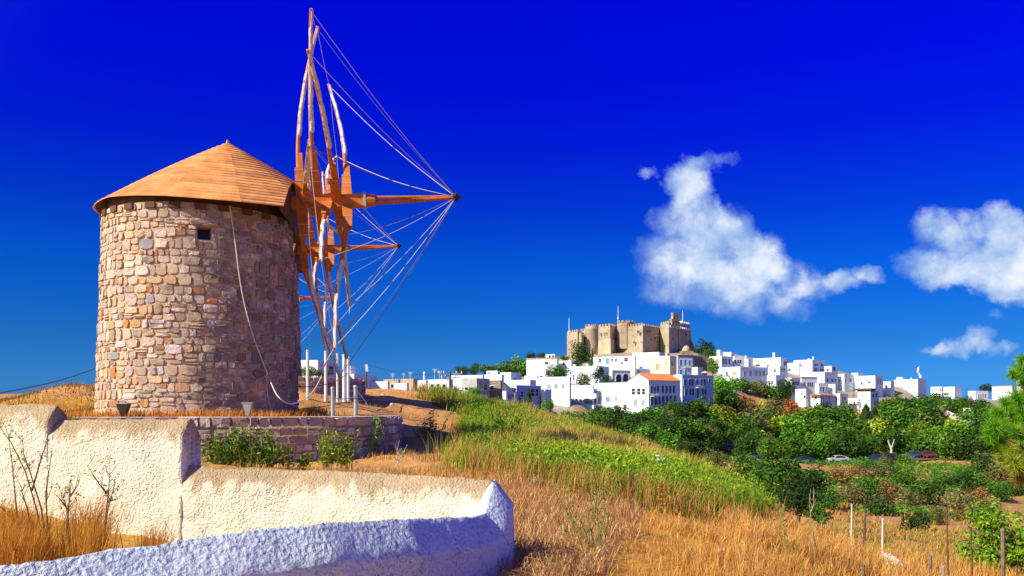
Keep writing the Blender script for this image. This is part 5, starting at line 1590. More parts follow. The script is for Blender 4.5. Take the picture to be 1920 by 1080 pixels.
# along the crest of the grass
for lab, px, py, w, h, kind, col in [('low olive bush over the grass crest below the restaurant house', 1138, 793, 50, 26, 'shrub', 'olive'), ('dark green tree over the grass crest below the long central house', 1176, 803, 50, 30, 'round', 'deep'), ('bushy green tree over the grass crest below the white gable', 1214, 815, 54, 34, 'round', 'mid'),
    ('round green tree over the grass crest below the tiled mansion', 1256, 828, 56, 36, 'round', 'bright'), ('shaded tree over the grass crest below the violet blue mansion', 1300, 844, 54, 38, 'round', 'dark'), ('grey green bush over the grass crest left of the black car', 1340, 862, 46, 30, 'shrub', 'olive'),
    ('green tree over the grass crest right of the black car', 1396, 872, 50, 36, 'round', 'mid'), ('leafy tree over the grass crest just left of the big hillside bush', 1430, 888, 54, 40, 'round', 'deep')]:
    T(lab, px, py, w, h, kind, col)
# upper village
T('dark round tree standing against the left end of the fortress', 1090, 666, 32, 40, 'dense', 'dark', 300, group=HG)
T('slim dark cypress right of the round fortress tree', 1111, 667, 6, 26, 'cone', 'dark', 296, 'cypress', group=HG)
T('low dark bush under the round fortress tree, left side', 1080, 683, 22, 12, 'shrub', 'dark', 230, 'bush', 'bush', HG)
T('small dark bush under the slim fortress cypress', 1108, 681, 12, 9, 'shrub', 'deep', 232, 'bush', 'bush', HG)
T('big rounded bush between the gabled house and the olive tree', 1046, 698, 46, 24, 'dense', 'mid', 184, 'bush', 'bush', HG)
T('grey green olive tree in front of a broad white house', 1095, 713, 24, 22, 'loose', 'olive', 188, 'olive_tree', group=HG)
T('dark upright tree left of the tan arched loggia', 1124, 704, 18, 30, 'loose', 'dark', 186, group=HG)
T('green bush at the foot of the dark upright loggia tree', 1137, 711, 12, 20, 'shrub', 'mid', 185, 'bush', 'bush', HG)
T('dark pine on the skyline right of the fortress buttress', 1323, 654, 34, 28, 'loose', 'dark', 300, group=HG)
T('green tree below the skyline pine right of the fortress', 1331, 668, 30, 20, 'round', 'deep', 280, group=HG)
T('bright green tree hanging beside the grey brown terrace house', 1336, 686, 20, 26, 'round', 'mid', 246, group=HG)
T('dark rounded bush on the terrace left of the awning of the ridge houses', 1303, 687, 10, 6, 'shrub', 'dark', 214, 'bush', 'bush', HG)
CG = 'canopy trees on the skyline left of the fortress'
for lab, px, py, w, h, col in [('leftmost small pine of the skyline canopy, above the utility pole', 866, 695, 22, 15, 'deep'), ('second pine from the left on the skyline, with a gap beside it', 889, 692, 18, 19, 'deep'), ('broad low tree of the skyline canopy above the white rooftop hut', 917, 694, 40, 18, 'mid'), ('large rounded tree in the middle of the skyline canopy', 950, 691, 44, 24, 'mid'), ('tall tree of the skyline canopy leaning on the gabled house', 976, 687, 36, 30, 'bright'), ('dark spiky conifer peeping over the big gabled white house', 995, 669, 18, 15, 'dark'), ('green treetop left of the tiny bell gable house', 1016, 667, 14, 10, 'deep'), ('dark trunk shaded tree behind the stepped white house', 985, 699, 18, 24, 'dark')]:
    T(lab, px, py, w, h, 'round', col, 214, group=CG)
T('low green treetop between the bell gable house and the fortress', 1057, 671, 18, 8, 'round', 'mid', 260, group=CG)
T('trimmed cone cypress in front of the blue shaded house', 991, 748, 20, 36, 'cone', 'deep', 130, 'cypress', group='cypresses of the lower village')
T('slim cypress at the left of the blue shaded house', 973, 750, 7, 26, 'cone', 'dark', 131, 'cypress', group='cypresses of the lower village')
T('slim cypress at the right of the blue shaded house', 1012, 752, 9, 28, 'cone', 'dark', 130, 'cypress', group='cypresses of the lower village')
T('round green bush right of the small cypresses', 1029, 759, 18, 18, 'round', 'bright', 138, 'bush', 'bush', 'bushes of the lower village')
T('green bush right of the spiky palm', 889, 735, 24, 18, 'round', 'bright', 100, 'bush', 'bush', 'bushes of the lower village')
T('green bush in front of the white house behind the windmills', 580, 697, 34, 16, 'round', 'bright', 84, 'bush', 'bush', 'bushes of the lower village')
T('second green bush touching the white rope posts', 606, 700, 26, 12, 'round', 'mid', 85, 'bush', 'bush', 'bushes of the lower village')
# wooded slope below the houses
for lab, px, py, w, h, kind, col in [
    ('dark bush under the restaurant terrace', 1119, 770, 28, 16, 'round', 'dark'),
    ('low dry bush at the grass edge under the restaurant', 1092, 780, 34, 18, 'shrub', 'olive'),
    ('dark round tree at the foot of the long central white house', 1156, 778, 44, 26, 'round', 'dark'),
    ('mid green tree below the white gable of the tiled mansion', 1196, 787, 48, 28, 'round', 'deep'),
    ('olive green tree below the corner of the tiled mansion', 1222, 782, 40, 30, 'round', 'mid'),
    ('bright tree hiding the door of the blue shuttered mansion', 1256, 768, 46, 30, 'round', 'bright'),
    ('pale crowned tree lower left of the blue shuttered mansion', 1245, 782, 44, 28, 'shrub', 'olive'),
    ('bright round tree under the right end of the tiled mansion', 1288, 772, 44, 34, 'round', 'bright'),
    ('green tree at the lower corner of the violet blue mansion', 1316, 766, 40, 34, 'round', 'mid'),
    ('tall green tree touching the violet blue mansion', 1352, 728, 46, 40, 'round', 'bright'),
    ('dark tree under the tall one by the violet blue mansion', 1360, 752, 54, 46, 'round', 'deep'),
    ('tree top beneath the pointed arched windows', 1388, 722, 44, 22, 'round', 'mid'),
    ('second tree top beneath the pointed arched windows, lighter', 1420, 728, 38, 26, 'shrub', 'olive'),
    ('tree under the right end of the arched window house', 1444, 734, 36, 26, 'round', 'mid'),
    ('dark tree beside the small white house with two odd windows', 1474, 732, 28, 36, 'round', 'dark'),
    ('brownish dry tree in the upper middle of the slope', 1388, 758, 40, 36, 'loose', 'brown'),
    ('yellow green tree in the upper middle of the slope', 1417, 770, 38, 40, 'loose', 'yellow'),
    ('grey brown bushy tree left of the rust red one', 1453, 764, 44, 34, 'shrub', 'olive'),
    ('rust red dry bush below the ridge houses', 1482, 764, 30, 28, 'loose', 'rust'),
    ('lime green big tree on the left of the slope', 1346, 786, 54, 44, 'round', 'lime'),
    ('green tree below the pale terrace wall', 1268, 800, 56, 34, 'round', 'mid'),
    ('green tree at the grass edge, left end of the slope', 1218, 804, 48, 28, 'round', 'mid'),
    ('dark tree above the brown gap left of the parked black car', 1300, 806, 44, 40, 'round', 'deep'),
    ('small round bush on the bare patch in the slope', 1379, 784, 18, 16, 'round', 'deep'),
    ('blue green tree right of the lime green one', 1386, 806, 46, 44, 'round', 'mid'),
    ('drooping tree left of the brown gap', 1330, 828, 44, 32, 'shrub', 'deep'),
    ('bright low bush in the centre of the slope', 1412, 800, 34, 26, 'shrub', 'bright'),
    ('lime tree in the centre, under the rust red bush', 1446, 800, 46, 36, 'round', 'lime'),
    ('tall drooping tree above the parked white van', 1400, 838, 40, 52, 'round', 'deep'),
    ('bright tree in the centre of the slope', 1480, 806, 56, 44, 'round', 'bright'),
    ('green tree under the rusty awning', 1518, 784, 54, 36, 'round', 'mid'),
    ('dark tree under the blue dark terrace', 1552, 776, 52, 34, 'round', 'deep'),
    ('tree below the slim windowed white house', 1584, 782, 50, 44, 'round', 'mid'),
    ('dark pointed tree below the two row windowed house', 1624, 774, 30, 30, 'cone', 'dark'),
    ('second dark pointed tree at the tree edge', 1640, 782, 28, 34, 'cone', 'dark'),
    ('bright tree left of the shaded hollow', 1540, 808, 56, 44, 'round', 'bright'),
    ('green tree over the shaded hollow', 1600, 806, 60, 40, 'round', 'mid'),
    ('tree right of the houses under the narrow red windowed one', 1670, 761, 46, 32, 'round', 'mid'),
    ('broad tree under the big cube house, left half', 1702, 760, 48, 30, 'round', 'deep'),
    ('broad tree under the big cube house, right half', 1734, 760, 44, 32, 'round', 'mid'),
    ('dark tree right of the water tank', 1760, 750, 30, 22, 'round', 'dark'),
    ('large green tree in front of the cube house trees', 1690, 784, 74, 46, 'round', 'mid'),
    ('green tree left of the lane wall', 1742, 782, 54, 46, 'round', 'deep'),
    ('tree above the lane wall', 1788, 760, 44, 26, 'round', 'mid'),
    ('tree on the skyline left of the porch house', 1808, 754, 28, 18, 'round', 'deep'),
    ('dark tree above the white roadside house', 1834, 761, 36, 20, 'round', 'dark'),
    ('umbrella shaped pine on the far right skyline', 1850, 727, 22, 12, 'dense', 'dark'),
    ('tree right of the white roadside house', 1846, 780, 36, 46, 'round', 'mid'),
    ('bright tree below the lane wall', 1768, 812, 60, 34, 'round', 'bright'),
    ('large green tree beneath the roadside house', 1816, 816, 62, 44, 'round', 'mid'),
    ('lime topped tree right of the shaded hollow', 1650, 812, 54, 40, 'round', 'lime'),
    ('bushy tree in the middle right of the slope', 1700, 816, 60, 36, 'round', 'mid'),
    ('roadside tree with drooping crown, first from the left', 1446, 844, 44, 36, 'round', 'mid'),
    ('roadside tree left of the dark parked car', 1494, 838, 50, 46, 'round', 'mid'),
    ('roadside tree over the dark parked car', 1536, 838, 46, 44, 'round', 'bright'),
    ('roadside tree left of the white parked car', 1580, 834, 52, 48, 'round', 'deep'),
    ('roadside tree right of the white parked car', 1624, 836, 48, 40, 'round', 'mid'),
    ('roadside tree with a pale bare trunk over the navy car', 1668, 828, 54, 40, 'round', 'deep'),
    ('roadside tree over the red car', 1722, 834, 56, 40, 'round', 'mid'),
    ('roadside tree with a bent pale trunk', 1766, 838, 50, 40, 'round', 'mid'),
    ('last roadside tree before the pine', 1812, 842, 54, 40, 'round', 'dark'),
    ('dark tree beside the pine at the right edge', 1854, 818, 44, 60, 'round', 'dark')]:
    T(lab, px, py, w, h, kind, col)
LM = [(1482, 764, 'rust red bush'), (1346, 786, 'big lime green tree'), (1540, 739, 'rusty awning'), (1571, 862, 'white parked car'), (1736, 857, 'red parked car'), (1310, 740, 'violet blue mansion'), (1245, 755, 'tiled mansion'), (1700, 735, 'big cube house'),
      (1820, 780, 'white roadside house'), (1790, 785, 'curved lane wall'), (1632, 778, 'two dark pointed trees'), (1642, 859, 'navy parked car'), (1410, 712, 'arched window house'), (1875, 800, 'long needled pine'), (1366, 846, 'black parked car'), (1150, 765, 'long central white house'), (1417, 770, 'yellow green tree'), (1671, 840, 'left pale bare tree'), (1757, 832, 'bent bare tree')]
fill = random.Random(99); used = set()
while len(used) < 40:
    px = fill.uniform(1130, 1880)
    lo_ = 772 + max(0, (1330 - px)) * 0.04; hi_ = 838 if px > 1400 else 796 + (px - 1090) * 0.12
    py = fill.uniform(lo_, hi_)
    col = fill.choice(['mid', 'deep', 'mid', 'bright', 'lime', 'dark', 'olive', 'deep'])
    lx, ly, ln_ = min(LM, key=lambda q: abs(q[0] - px) + abs(q[1] - py))
    dx, dy = px - lx, py - ly
    rel = ('right of' if dx > 0 else 'left of') if abs(dx) > abs(dy) else ('below' if dy > 0 else 'above')
    far = 'close ' if max(abs(dx), abs(dy)) < 22 else 'some way ' if max(abs(dx), abs(dy)) > 45 else 'a little '
    adj = {'mid': 'green', 'deep': 'deep green', 'bright': 'bright green', 'lime': 'lime green', 'dark': 'dark green', 'olive': 'grey green'}[col]
    lab = adj + ' slope tree ' + far + rel + ' the ' + ln_
    if lab in used: continue
    used.add(lab)
    T(lab, px, py, fill.uniform(34, 56), fill.uniform(24, 38), fill.choice(['round', 'round', 'shrub', 'loose']), col)
# shrubs of the dry valley
SG = 'shrubs of the dry valley'
for lab, px, py, w, h, col in [
    ('dark domed shrub beside the hillside bush', 1524, 903, 54, 44, 'dark'), ('low shrub just below the dark domed one', 1552, 936, 48, 36, 'deep'), ('brown dry shrub right of the dark domed one', 1574, 896, 46, 32, 'brown'),
    ('olive shrub under the brown dry one', 1594, 924, 46, 36, 'olive'), ('green rounded shrub in the middle left of the valley', 1630, 920, 44, 40, 'deep'), ('brown shrub near the road, left', 1606, 886, 34, 24, 'brown'),
    ('olive shrub on the bank below the road', 1652, 886, 46, 26, 'olive'), ('green shrub on the bank right of the olive one', 1686, 884, 34, 26, 'mid'), ('green round shrub in the valley middle', 1692, 900, 44, 26, 'mid'),
    ('brown bush under the green round middle shrub', 1668, 922, 44, 34, 'brown'), ('big dark green shrub in the valley centre', 1738, 926, 66, 46, 'deep'), ('olive shrub left of the big dark green one', 1700, 938, 44, 36, 'olive'),
    ('dark shrub in the hollow at the valley bottom', 1650, 950, 48, 34, 'dark'), ('flat green shrub right of the bare bank', 1776, 902, 44, 22, 'deep'), ('bright green small shrub on the right bank', 1804, 886, 34, 20, 'bright'),
    ('round green shrub right of the valley centre', 1822, 906, 54, 40, 'deep'), ('brown shrub under the round green one', 1832, 930, 40, 30, 'brown'), ('olive shrub on the bare slope', 1800, 938, 44, 36, 'olive'),
    ('grey green shrub near the right edge', 1868, 890, 46, 34, 'olive'), ('dark shrub below the pine', 1842, 872, 46, 34, 'deep'), ('brown shrub below the pine, near the edge', 1890, 892, 44, 34, 'brown'),
    ('shrub at the right edge under the pine', 1908, 912, 40, 34, 'deep'), ('dark rounded shrub alone on the bare valley floor', 1720, 980, 46, 38, 'dark'), ('olive shrub right of the lone dark one', 1756, 966, 34, 34, 'olive'),
    ('small green bush on the road bank', 1632, 872, 22, 18, 'deep'), ('teal green bush at the road edge', 1692, 862, 26, 20, 'mid'), ('bush on the road edge near the navy car', 1660, 866, 24, 18, 'olive'),
    ('grey bush in the gap above the big leafy bush', 1846, 950, 46, 34, 'olive'), ('brown bush left of the big leafy bush', 1806, 966, 30, 26, 'brown'), ('green bush on the slope above the leafy bush', 1876, 926, 40, 30, 'deep')]:
    T(lab, px, py, w, h, 'shrub', col, None, 'shrub', 'shrub', SG, False)
T('big dark green bush at the end of the green grass slope', 1466, 898, 78, 72, 'round', 'deep', 30, 'bush', 'bush', 'bushes on the near slope')
T('lower dark bush joined to the big one at the grass end', 1500, 934, 64, 50, 'round', 'dark', 27, 'bush', 'bush', 'bushes on the near slope')
T('small bush behind the fence posts, at the grass end', 1540, 958, 50, 36, 'loose', 'deep', 26, 'bush', 'bush', 'bushes on the near slope')

# large-leaved bush, bottom right
r2 = np.random.default_rng(77)
def leafy_bush():
    Y = 25.0; c = P(1888, 1004, Y); b = Vector((c.x, Y, gz(c.x, Y)))
    root = thing('bush', 'big bright leafy bush in the bottom right corner', 'bush', b, None)
    n = 3600
    cs = r2.uniform(-1, 1, (12, 3)) * np.array([.7, .6, .6]); rs = r2.uniform(.32, .55, 12)
    k = r2.integers(0, 12, n); d = r2.normal(0, 1, (n, 3)); d /= np.linalg.norm(d, axis=1)[:, None]
    pts = (cs[k] + d * (rs[k] * r2.uniform(.5, 1.05, n))[:, None]) * np.array([1.5, 1.3, 1.3]) + np.array([0, 0, c.z - b.z])
    v = r2.uniform(.5, 1.5, n); yl = r2.uniform(0, 1, n)
    col = np.stack([0.13 * v + 0.12 * yl, 0.34 * v + .08 * yl, 0.018 * v], 1)
    V, TT = leaf_cloud(pts, d + np.array([0, 0, .5]), 0.052, col, 5, 1.5)
    me = np_mesh('crown', V, np.arange(len(V)), np.arange(0, len(V), 4), M['leaf'], TT)
    o = bpy.data.objects.new('crown', me); COL.objects.link(o); o.parent = root
    mb = MB()
    for i in range(7):
        q = Vector(cs[i]) * 1.0 + Vector((0, 0, c.z - b.z)); mb.tube([(0, 0, -.1), tuple(q * 0.5), tuple(q)], [.05, .035, .012], 5)
    make_obj('trunk', mb, M['bark'], root, local=True)
leafy_bush()
# pine with long needles at the right edge
def pine():
    Y = 31.0
    tr = Vector((1995 - CX, 0, 0)).x / F * Y
    root = thing('pine_tree', 'bright green long needled pine reaching in from the right edge', 'pine tree', (tr, Y, gz(tr, Y)))
    org = Vector(root.location)
    mb = MB()
    top = P(1985, 640, Y)
    mb.tube([org + Vector((0, 0, -.3)), (org + top) / 2 + Vector((.15, 0, 0)), top], [.2, .14, .05], 8)
    tufts = [(1908, 690, 26, 'g'), (1898, 700, 18, 'g'), (1916, 672, 20, 'g'), (1918, 712, 26, 'g'), (1905, 742, 30, 'g'), (1884, 752, 28, 'g'), (1868, 770, 24, 'g'), (1896, 776, 32, 'y'), (1915, 770, 30, 'g'), (1862, 796, 28, 'g'), (1880, 800, 30, 'g'),
             (1852, 812, 20, 'g'), (1904, 808, 32, 'g'), (1872, 826, 28, 'g'), (1888, 840, 26, 'y'), (1912, 842, 30, 'g'), (1898, 862, 26, 'y'), (1880, 858, 22, 'g'), (1914, 876, 26, 'b'), (1906, 893, 22, 'b'), (1925, 735, 30, 'g'), (1930, 800, 34, 'g'), (1932, 860, 34, 'g'), (1945, 760, 40, 'g'), (1955, 830, 40, 'g'), (1950, 700, 36, 'g')]
    for i, (px, py, r, k) in enumerate(tufts):
        yy = Y + r2.uniform(-.8, .8)
        c = P(px, py, yy); rr = r / F * Y * 1.1
        st = Vector((tr, Y, c.z - 0.35 - abs(c.x - tr) * 0.15))
        mb.tube([st, st.lerp(c, .6) + Vector((0, 0, -.08)), c], [.05, .03, .012], 5)
        n = 380
        ax = (c - st).normalized(); ax = np.array((ax.x * .6, ax.y * .6, .75))
        d = r2.normal(0, 1, (n, 3)); d /= np.linalg.norm(d, axis=1)[:, None]
        d = d + ax * .55; d /= np.linalg.norm(d, axis=1)[:, None]
        s0 = np.array(c) - ax * rr * r2.uniform(0, .7, (n, 1)); L = rr * r2.uniform(.55, 1.05, (n, 1))
        side = np.cross(d, r2.normal(0, 1, (n, 3))); side /= np.linalg.norm(side, axis=1)[:, None]
        w = .013
        V = np.stack([s0 - side * w, s0 + side * w, s0 + d * L + np.array([0, 0, -.02])], 1).reshape(-1, 3)
        v = r2.uniform(.6, 1.35, n)
        base = {'g': (.18, .46, .015), 'y': (.36, .46, .03), 'b': (.42, .32, .05)}[k]
        col = np.repeat(np.stack([base[0] * v, base[1] * v, base[2] * v], 1), 3, 0)
        me = np_mesh('needle_tuft', V - np.array(org), np.arange(3 * n), np.arange(0, 3 * n, 3), M['grass'], col)
        o = bpy.data.objects.new('needle_tuft', me); COL.objects.link(o); o.parent = root
    make_obj('trunk', mb, M['bark'], root)
pine()
# palm by the utility pole
def palm(label, px, pyb, pyt, Y):
    b = P(px, pyb, Y); root = thing('palm_tree', label, 'palm', b)
    hh = (pyb - pyt) / F * Y
    mb = MB(); mb.tube([(0, 0, -.3), (0, 0, hh * .3)], [.22, .18], 8); make_obj('trunk', mb, M['bark'], root, local=True)
    for k in range(22):
        a = k * 2.4; el = R(random.uniform(10, 75)); L = hh * random.uniform(.65, .9)
        mb = MB(); dirv = Vector((math.cos(a) * math.cos(el), math.sin(a) * math.cos(el), math.sin(el)))
        side = Vector((-math.sin(a), math.cos(a), 0)); pts = []
        for j in range(7):
            t = j / 6; pts.append(Vector((0, 0, hh * .28)) + dirv * (L * t) - Vector((0, 0, .45 * L * t * t)))
        for j in range(6):
            w = .22 * (1 - abs(j / 6 - .35))
            for sg in (1, -1): mb.add([pts[j], pts[j + 1], pts[j] + side * (sg * w) + dirv * .12 - Vector((0, 0, .06))], [(0, 1, 2)])
        mb.t = [(.04 * 1, .11, .02)] * len(mb.f)
        make_obj('frond', mb, M['leaf'], root, False, True, local=True)
palm('spiky dark green palm beside the utility pole', 855, 740, 714, 98)

# ------------------------------------------------------------------ grass, straw and weeds
def blades(name, label, X, Y, h, w, col_lo, col_hi, lean, mat='grass', seed=0, parent=None, zoff=-0.03, Z=None):
    r = np.random.default_rng(seed)
    n = len(X)
    if Z is None: Z = ground(X, Y)
    a = r.uniform(0, 2 * np.pi, n)
    side = np.stack([np.cos(a), np.sin(a), np.zeros(n)], 1) * (w / 2)[:, None]
    la = r.uniform(0, 2 * np.pi, n)
    ld = np.stack([np.cos(la), np.sin(la), np.zeros(n)], 1) * (h * lean)[:, None] + np.array([0.10, 0.05, 0]) * h[:, None]
    B = np.stack([X, Y, Z + zoff], 1)
    up = np.array([0, 0, 1.0])
    mid = B + up * (h * .55)[:, None] + ld * .3
    tip = B + up * (h * np.sqrt(np.maximum(0.15, 1 - np.minimum(lean, .9) ** 2)))[:, None] + ld
    V = np.stack([B - side, B + side, mid + side * .8, mid - side * .8, tip], 1).reshape(-1, 3)
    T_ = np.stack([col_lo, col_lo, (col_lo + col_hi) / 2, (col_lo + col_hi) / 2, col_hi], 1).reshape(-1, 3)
    i = np.arange(n)[:, None] * 5
    loops = np.concatenate([i + 0, i + 1, i + 2, i + 3, i + 3, i + 2, i + 4], 1).ravel()
    starts = np.stack([np.arange(n) * 7, np.arange(n) * 7 + 4], 1).ravel()
    me = np_mesh(name, V, loops, starts, M[mat], T_)
    o = bpy.data.objects.new(name, me); COL.objects.link(o)
    return tag(o, label, None, None, 'stuff')
def scatter(n, az0, az1, r0, r1, seed, p=0.5):
    """denser towards the viewer like everything seen from a standpoint: uniform in angle and log distance"""
    r = np.random.default_rng(seed)
    az = np.radians(r.uniform(az0, az1, n)); rr = np.exp(r.uniform(math.log(r0), math.log(r1), n))
    return rr * np.sin(az), rr * np.cos(az)
def mixcol(n, cols, wts, seed, var=.25):
    r = np.random.default_rng(seed); k = r.choice(len(cols), n, p=np.array(wts) / sum(wts))
    return np.array(cols)[k] * r.uniform(1 - var, 1 + var, (n, 1))

# low scrub of the valley and the wooded slope
X, Y = scatter(24000, 2, 36, 78, 240, 111)
Z = ground(X, Y); px_ = CX + F * X / Y; py_ = HY - F * Z / Y
r_ = np.random.default_rng(112)
pt_ = vnoise(X, Y, .055, 31) * .6 + vnoise(X, Y, .16, 32) * .4
k = (zones(X, Y, Z) == 5) & (px_ > 1060) & (py_ > 775) & (pt_ > .535 - .10 * (py_ < 850)) & (r_.uniform(0, 1, len(X)) < .8)
X, Y, Z, pt_ = X[k], Y[k], Z[k], pt_[k]
pts, nr, cl = [], [], []
SC = np.array([(.09, .24, .02), (.13, .30, .02), (.25, .29, .06), (.42, .30, .09), (.52, .30, .08)])
for i in range(len(X)):
    m_ = 15; q = r_.uniform(.35, 1.0) * (.5 + Y[i] / 220)
    d = r_.normal(0, 1, (m_, 3)); d /= np.linalg.norm(d, axis=1)[:, None]; d[:, 2] = np.abs(d[:, 2])
    pts.append(np.array([X[i], Y[i], Z[i]]) + d * q * np.array([1, 1, .75])); nr.append(d + np.array([0, 0, .3]))
    kk = int(np.clip(r_.normal(2.4 - (pt_[i] - .47) * 9, 1.0), 0, 4)); cl.append(SC[kk] * r_.uniform(.6, 1.4, (m_, 1)))
V, TT = leaf_cloud(np.concatenate(pts), np.concatenate(nr), 0.19, np.concatenate(cl), 113, 1.3)
me = np_mesh('scrub', V, np.arange(len(V)), np.arange(0, len(V), 4), M['leaf'], TT)
o = bpy.data.objects.new('scrub', me); COL.objects.link(o); tag(o, 'low green and brown scrub covering the valley sides', None, None, 'stuff')
# green and yellowing grass of the slope
X, Y = scatter(330000, -12, 30, 14, 66, 1)
Z = ground(X, Y); rz_ = np.random.default_rng(8); jr = rz_.normal(0, .30, len(X)); k = zones(X + jr, Y + jr * 1.5, Z) == 4
X, Y, Z = X[k], Y[k], Z[k]
r_ = np.random.default_rng(2); n = len(X); D_ = np.hypot(X, Y)
py_ = HY - F * Z / Y; px_ = CX + F * X / Y
gold = np.clip((vnoise(X, Y, 0.22, 21) - .42) * 3.2 + (vnoise(X, Y, 1.1, 22) - .5) * 1.2, 0, 1)
ridge = np.clip((D_ - 22) / 10, 0, 1) * np.clip((px_ - 900) / 120, 0, 1)
gold = np.clip(gold * .55 + ridge * .75, 0, 1)
isg = r_.uniform(0, 1, n) < gold
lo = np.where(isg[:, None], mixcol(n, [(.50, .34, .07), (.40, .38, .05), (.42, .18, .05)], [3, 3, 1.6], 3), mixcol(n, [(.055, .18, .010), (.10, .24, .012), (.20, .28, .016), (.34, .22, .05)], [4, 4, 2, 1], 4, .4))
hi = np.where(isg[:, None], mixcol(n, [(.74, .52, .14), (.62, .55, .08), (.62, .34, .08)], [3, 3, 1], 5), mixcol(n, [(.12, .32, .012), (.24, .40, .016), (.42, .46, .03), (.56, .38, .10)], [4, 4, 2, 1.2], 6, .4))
edge = (zones(X - .15, Y - .9, Z) != 4) & (r_.uniform(0, 1, n) < .55) & (vnoise(X, Y, .7, 27) > .38)
lo = np.where(edge[:, None], mixcol(n, [(.46, .20, .05), (.52, .30, .08), (.36, .12, .04)], [3, 3, 2], 9), lo)
hi = np.where(edge[:, None], mixcol(n, [(.66, .32, .08), (.70, .44, .14), (.50, .16, .05)], [3, 3, 2], 10), hi)
clump = vnoise(X, Y, 1.6, 28) * .6 + vnoise(X, Y, 4.0, 29) * .4
hh = r_.uniform(.25, .85, n) * (0.45 + .65 * vnoise(X, Y, .5, 23) + .7 * np.clip(clump - .45, -.4, .5)); ww = np.maximum(.010, .00085 * D_) * r_.uniform(.6, 1.2, n)
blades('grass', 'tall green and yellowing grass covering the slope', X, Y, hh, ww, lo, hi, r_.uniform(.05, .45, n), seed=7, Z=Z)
# feathery weeds in the greenest places
X, Y = scatter(5200, -9, 22, 15, 48, 31)
Z = ground(X, Y); k = (zones(X, Y, Z) == 4) & (vnoise(X, Y, .22, 21) < .56)
X, Y, Z = X[k], Y[k], Z[k]
r_ = np.random.default_rng(32)
pts, nr, cl = [], [], []
for i in range(len(X)):
    m_ = 26; h = r_.uniform(.35, .85); t = r_.uniform(.15, 1, m_)
    p = np.stack([X[i] + r_.normal(0, .09, m_) * (.4 + t), Y[i] + r_.normal(0, .09, m_) * (.4 + t), Z[i] + t * h], 1)
    pts.append(p); nr.append(r_.normal(0, 1, (m_, 3)) + np.array([0, 0, .4])); v = r_.uniform(.6, 1.4, (m_, 1))
    cl.append(np.array([.12, .34, .015]) * v + np.array([.16, .10, 0]) * (t[:, None] > .8))
pts = np.concatenate(pts); V, TT = leaf_cloud(pts, np.concatenate(nr), 0.022, np.concatenate(cl), 33, 1.9)
me = np_mesh('weeds', V, np.arange(len(V)), np.arange(0, len(V), 4), M['leaf'], TT)
o = bpy.data.objects.new('weeds', me); COL.objects.link(o); tag(o, 'bright feathery weeds among the slope grass', None, None, 'stuff')
# dry tall grass, right foreground
X, Y = scatter(230000, -3, 44, 7.0, 34, 41)
Z = ground(X, Y); k = zones(X, Y, Z) == 3
thin = np.clip((X - 0.10 * Y) / 2.0 + 0.05, 0.05, 1) * np.clip((vnoise(X, Y, 1.1, 34) * .6 + vnoise(X, Y, 3.0, 35) * .4 - .26) * 3.2, .06, 1)
k &= np.random.default_rng(42).uniform(0, 1, len(X)) < thin
X, Y, Z = X[k], Y[k], Z[k]; n = len(X); r_ = np.random.default_rng(43); D_ = np.hypot(X, Y)
lo = mixcol(n, [(.50, .25, .05), (.62, .33, .07), (.40, .14, .04), (.30, .30, .05)], [3, 3, 2, .6], 44)
hi = mixcol(n, [(.86, .52, .14), (.76, .38, .07), (.90, .64, .26), (.58, .22, .05), (.48, .46, .07)], [4, 4, 2, 2, .6], 45)
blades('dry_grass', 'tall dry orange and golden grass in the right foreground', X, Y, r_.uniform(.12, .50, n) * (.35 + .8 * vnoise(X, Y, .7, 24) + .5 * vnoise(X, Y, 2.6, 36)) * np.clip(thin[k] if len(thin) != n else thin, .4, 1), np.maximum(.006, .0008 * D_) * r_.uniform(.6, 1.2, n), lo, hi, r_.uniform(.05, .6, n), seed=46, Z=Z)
# sparse dry grass on the lower slope and valley floor
X, Y = scatter(120000, 16, 42, 17, 110, 121)
Z = ground(X, Y); px_ = CX + F * X / Y; py_ = HY - F * Z / Y
k = (zones(X, Y, Z) == 5) & (py_ > 880) & (vnoise(X, Y, .30, 38) * .6 + vnoise(X, Y, 1.0, 39) * .4 > .53)
X, Y, Z = X[k], Y[k], Z[k]; n = len(X); r_ = np.random.default_rng(122); D_ = np.hypot(X, Y)
lo = mixcol(n, [(.42, .22, .06), (.52, .32, .09), (.24, .26, .05), (.14, .22, .03)], [4, 3, 2, 1.5], 123)
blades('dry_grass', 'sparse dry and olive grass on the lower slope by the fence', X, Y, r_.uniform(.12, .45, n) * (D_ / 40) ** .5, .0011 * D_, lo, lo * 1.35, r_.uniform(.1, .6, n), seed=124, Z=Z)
# mown straw on the path side
X, Y = scatter(34000, -6, 20, 7.0, 26, 51)
Z = ground(X, Y); k = zones(X, Y, Z) == 2
X, Y, Z = X[k], Y[k], Z[k]; n = len(X); r_ = np.random.default_rng(52)
lo = mixcol(n, [(.60, .32, .10), (.72, .46, .19), (.38, .18, .06), (.82, .62, .34)], [4, 3, 3, 1.5], 53)
blades('straw', 'cut straw lying on the brown ground', X, Y, r_.uniform(.10, .30, n), r_.uniform(.004, .010, n), lo, lo * 1.15, r_.uniform(.88, .99, n), seed=54, zoff=.01, Z=Z)
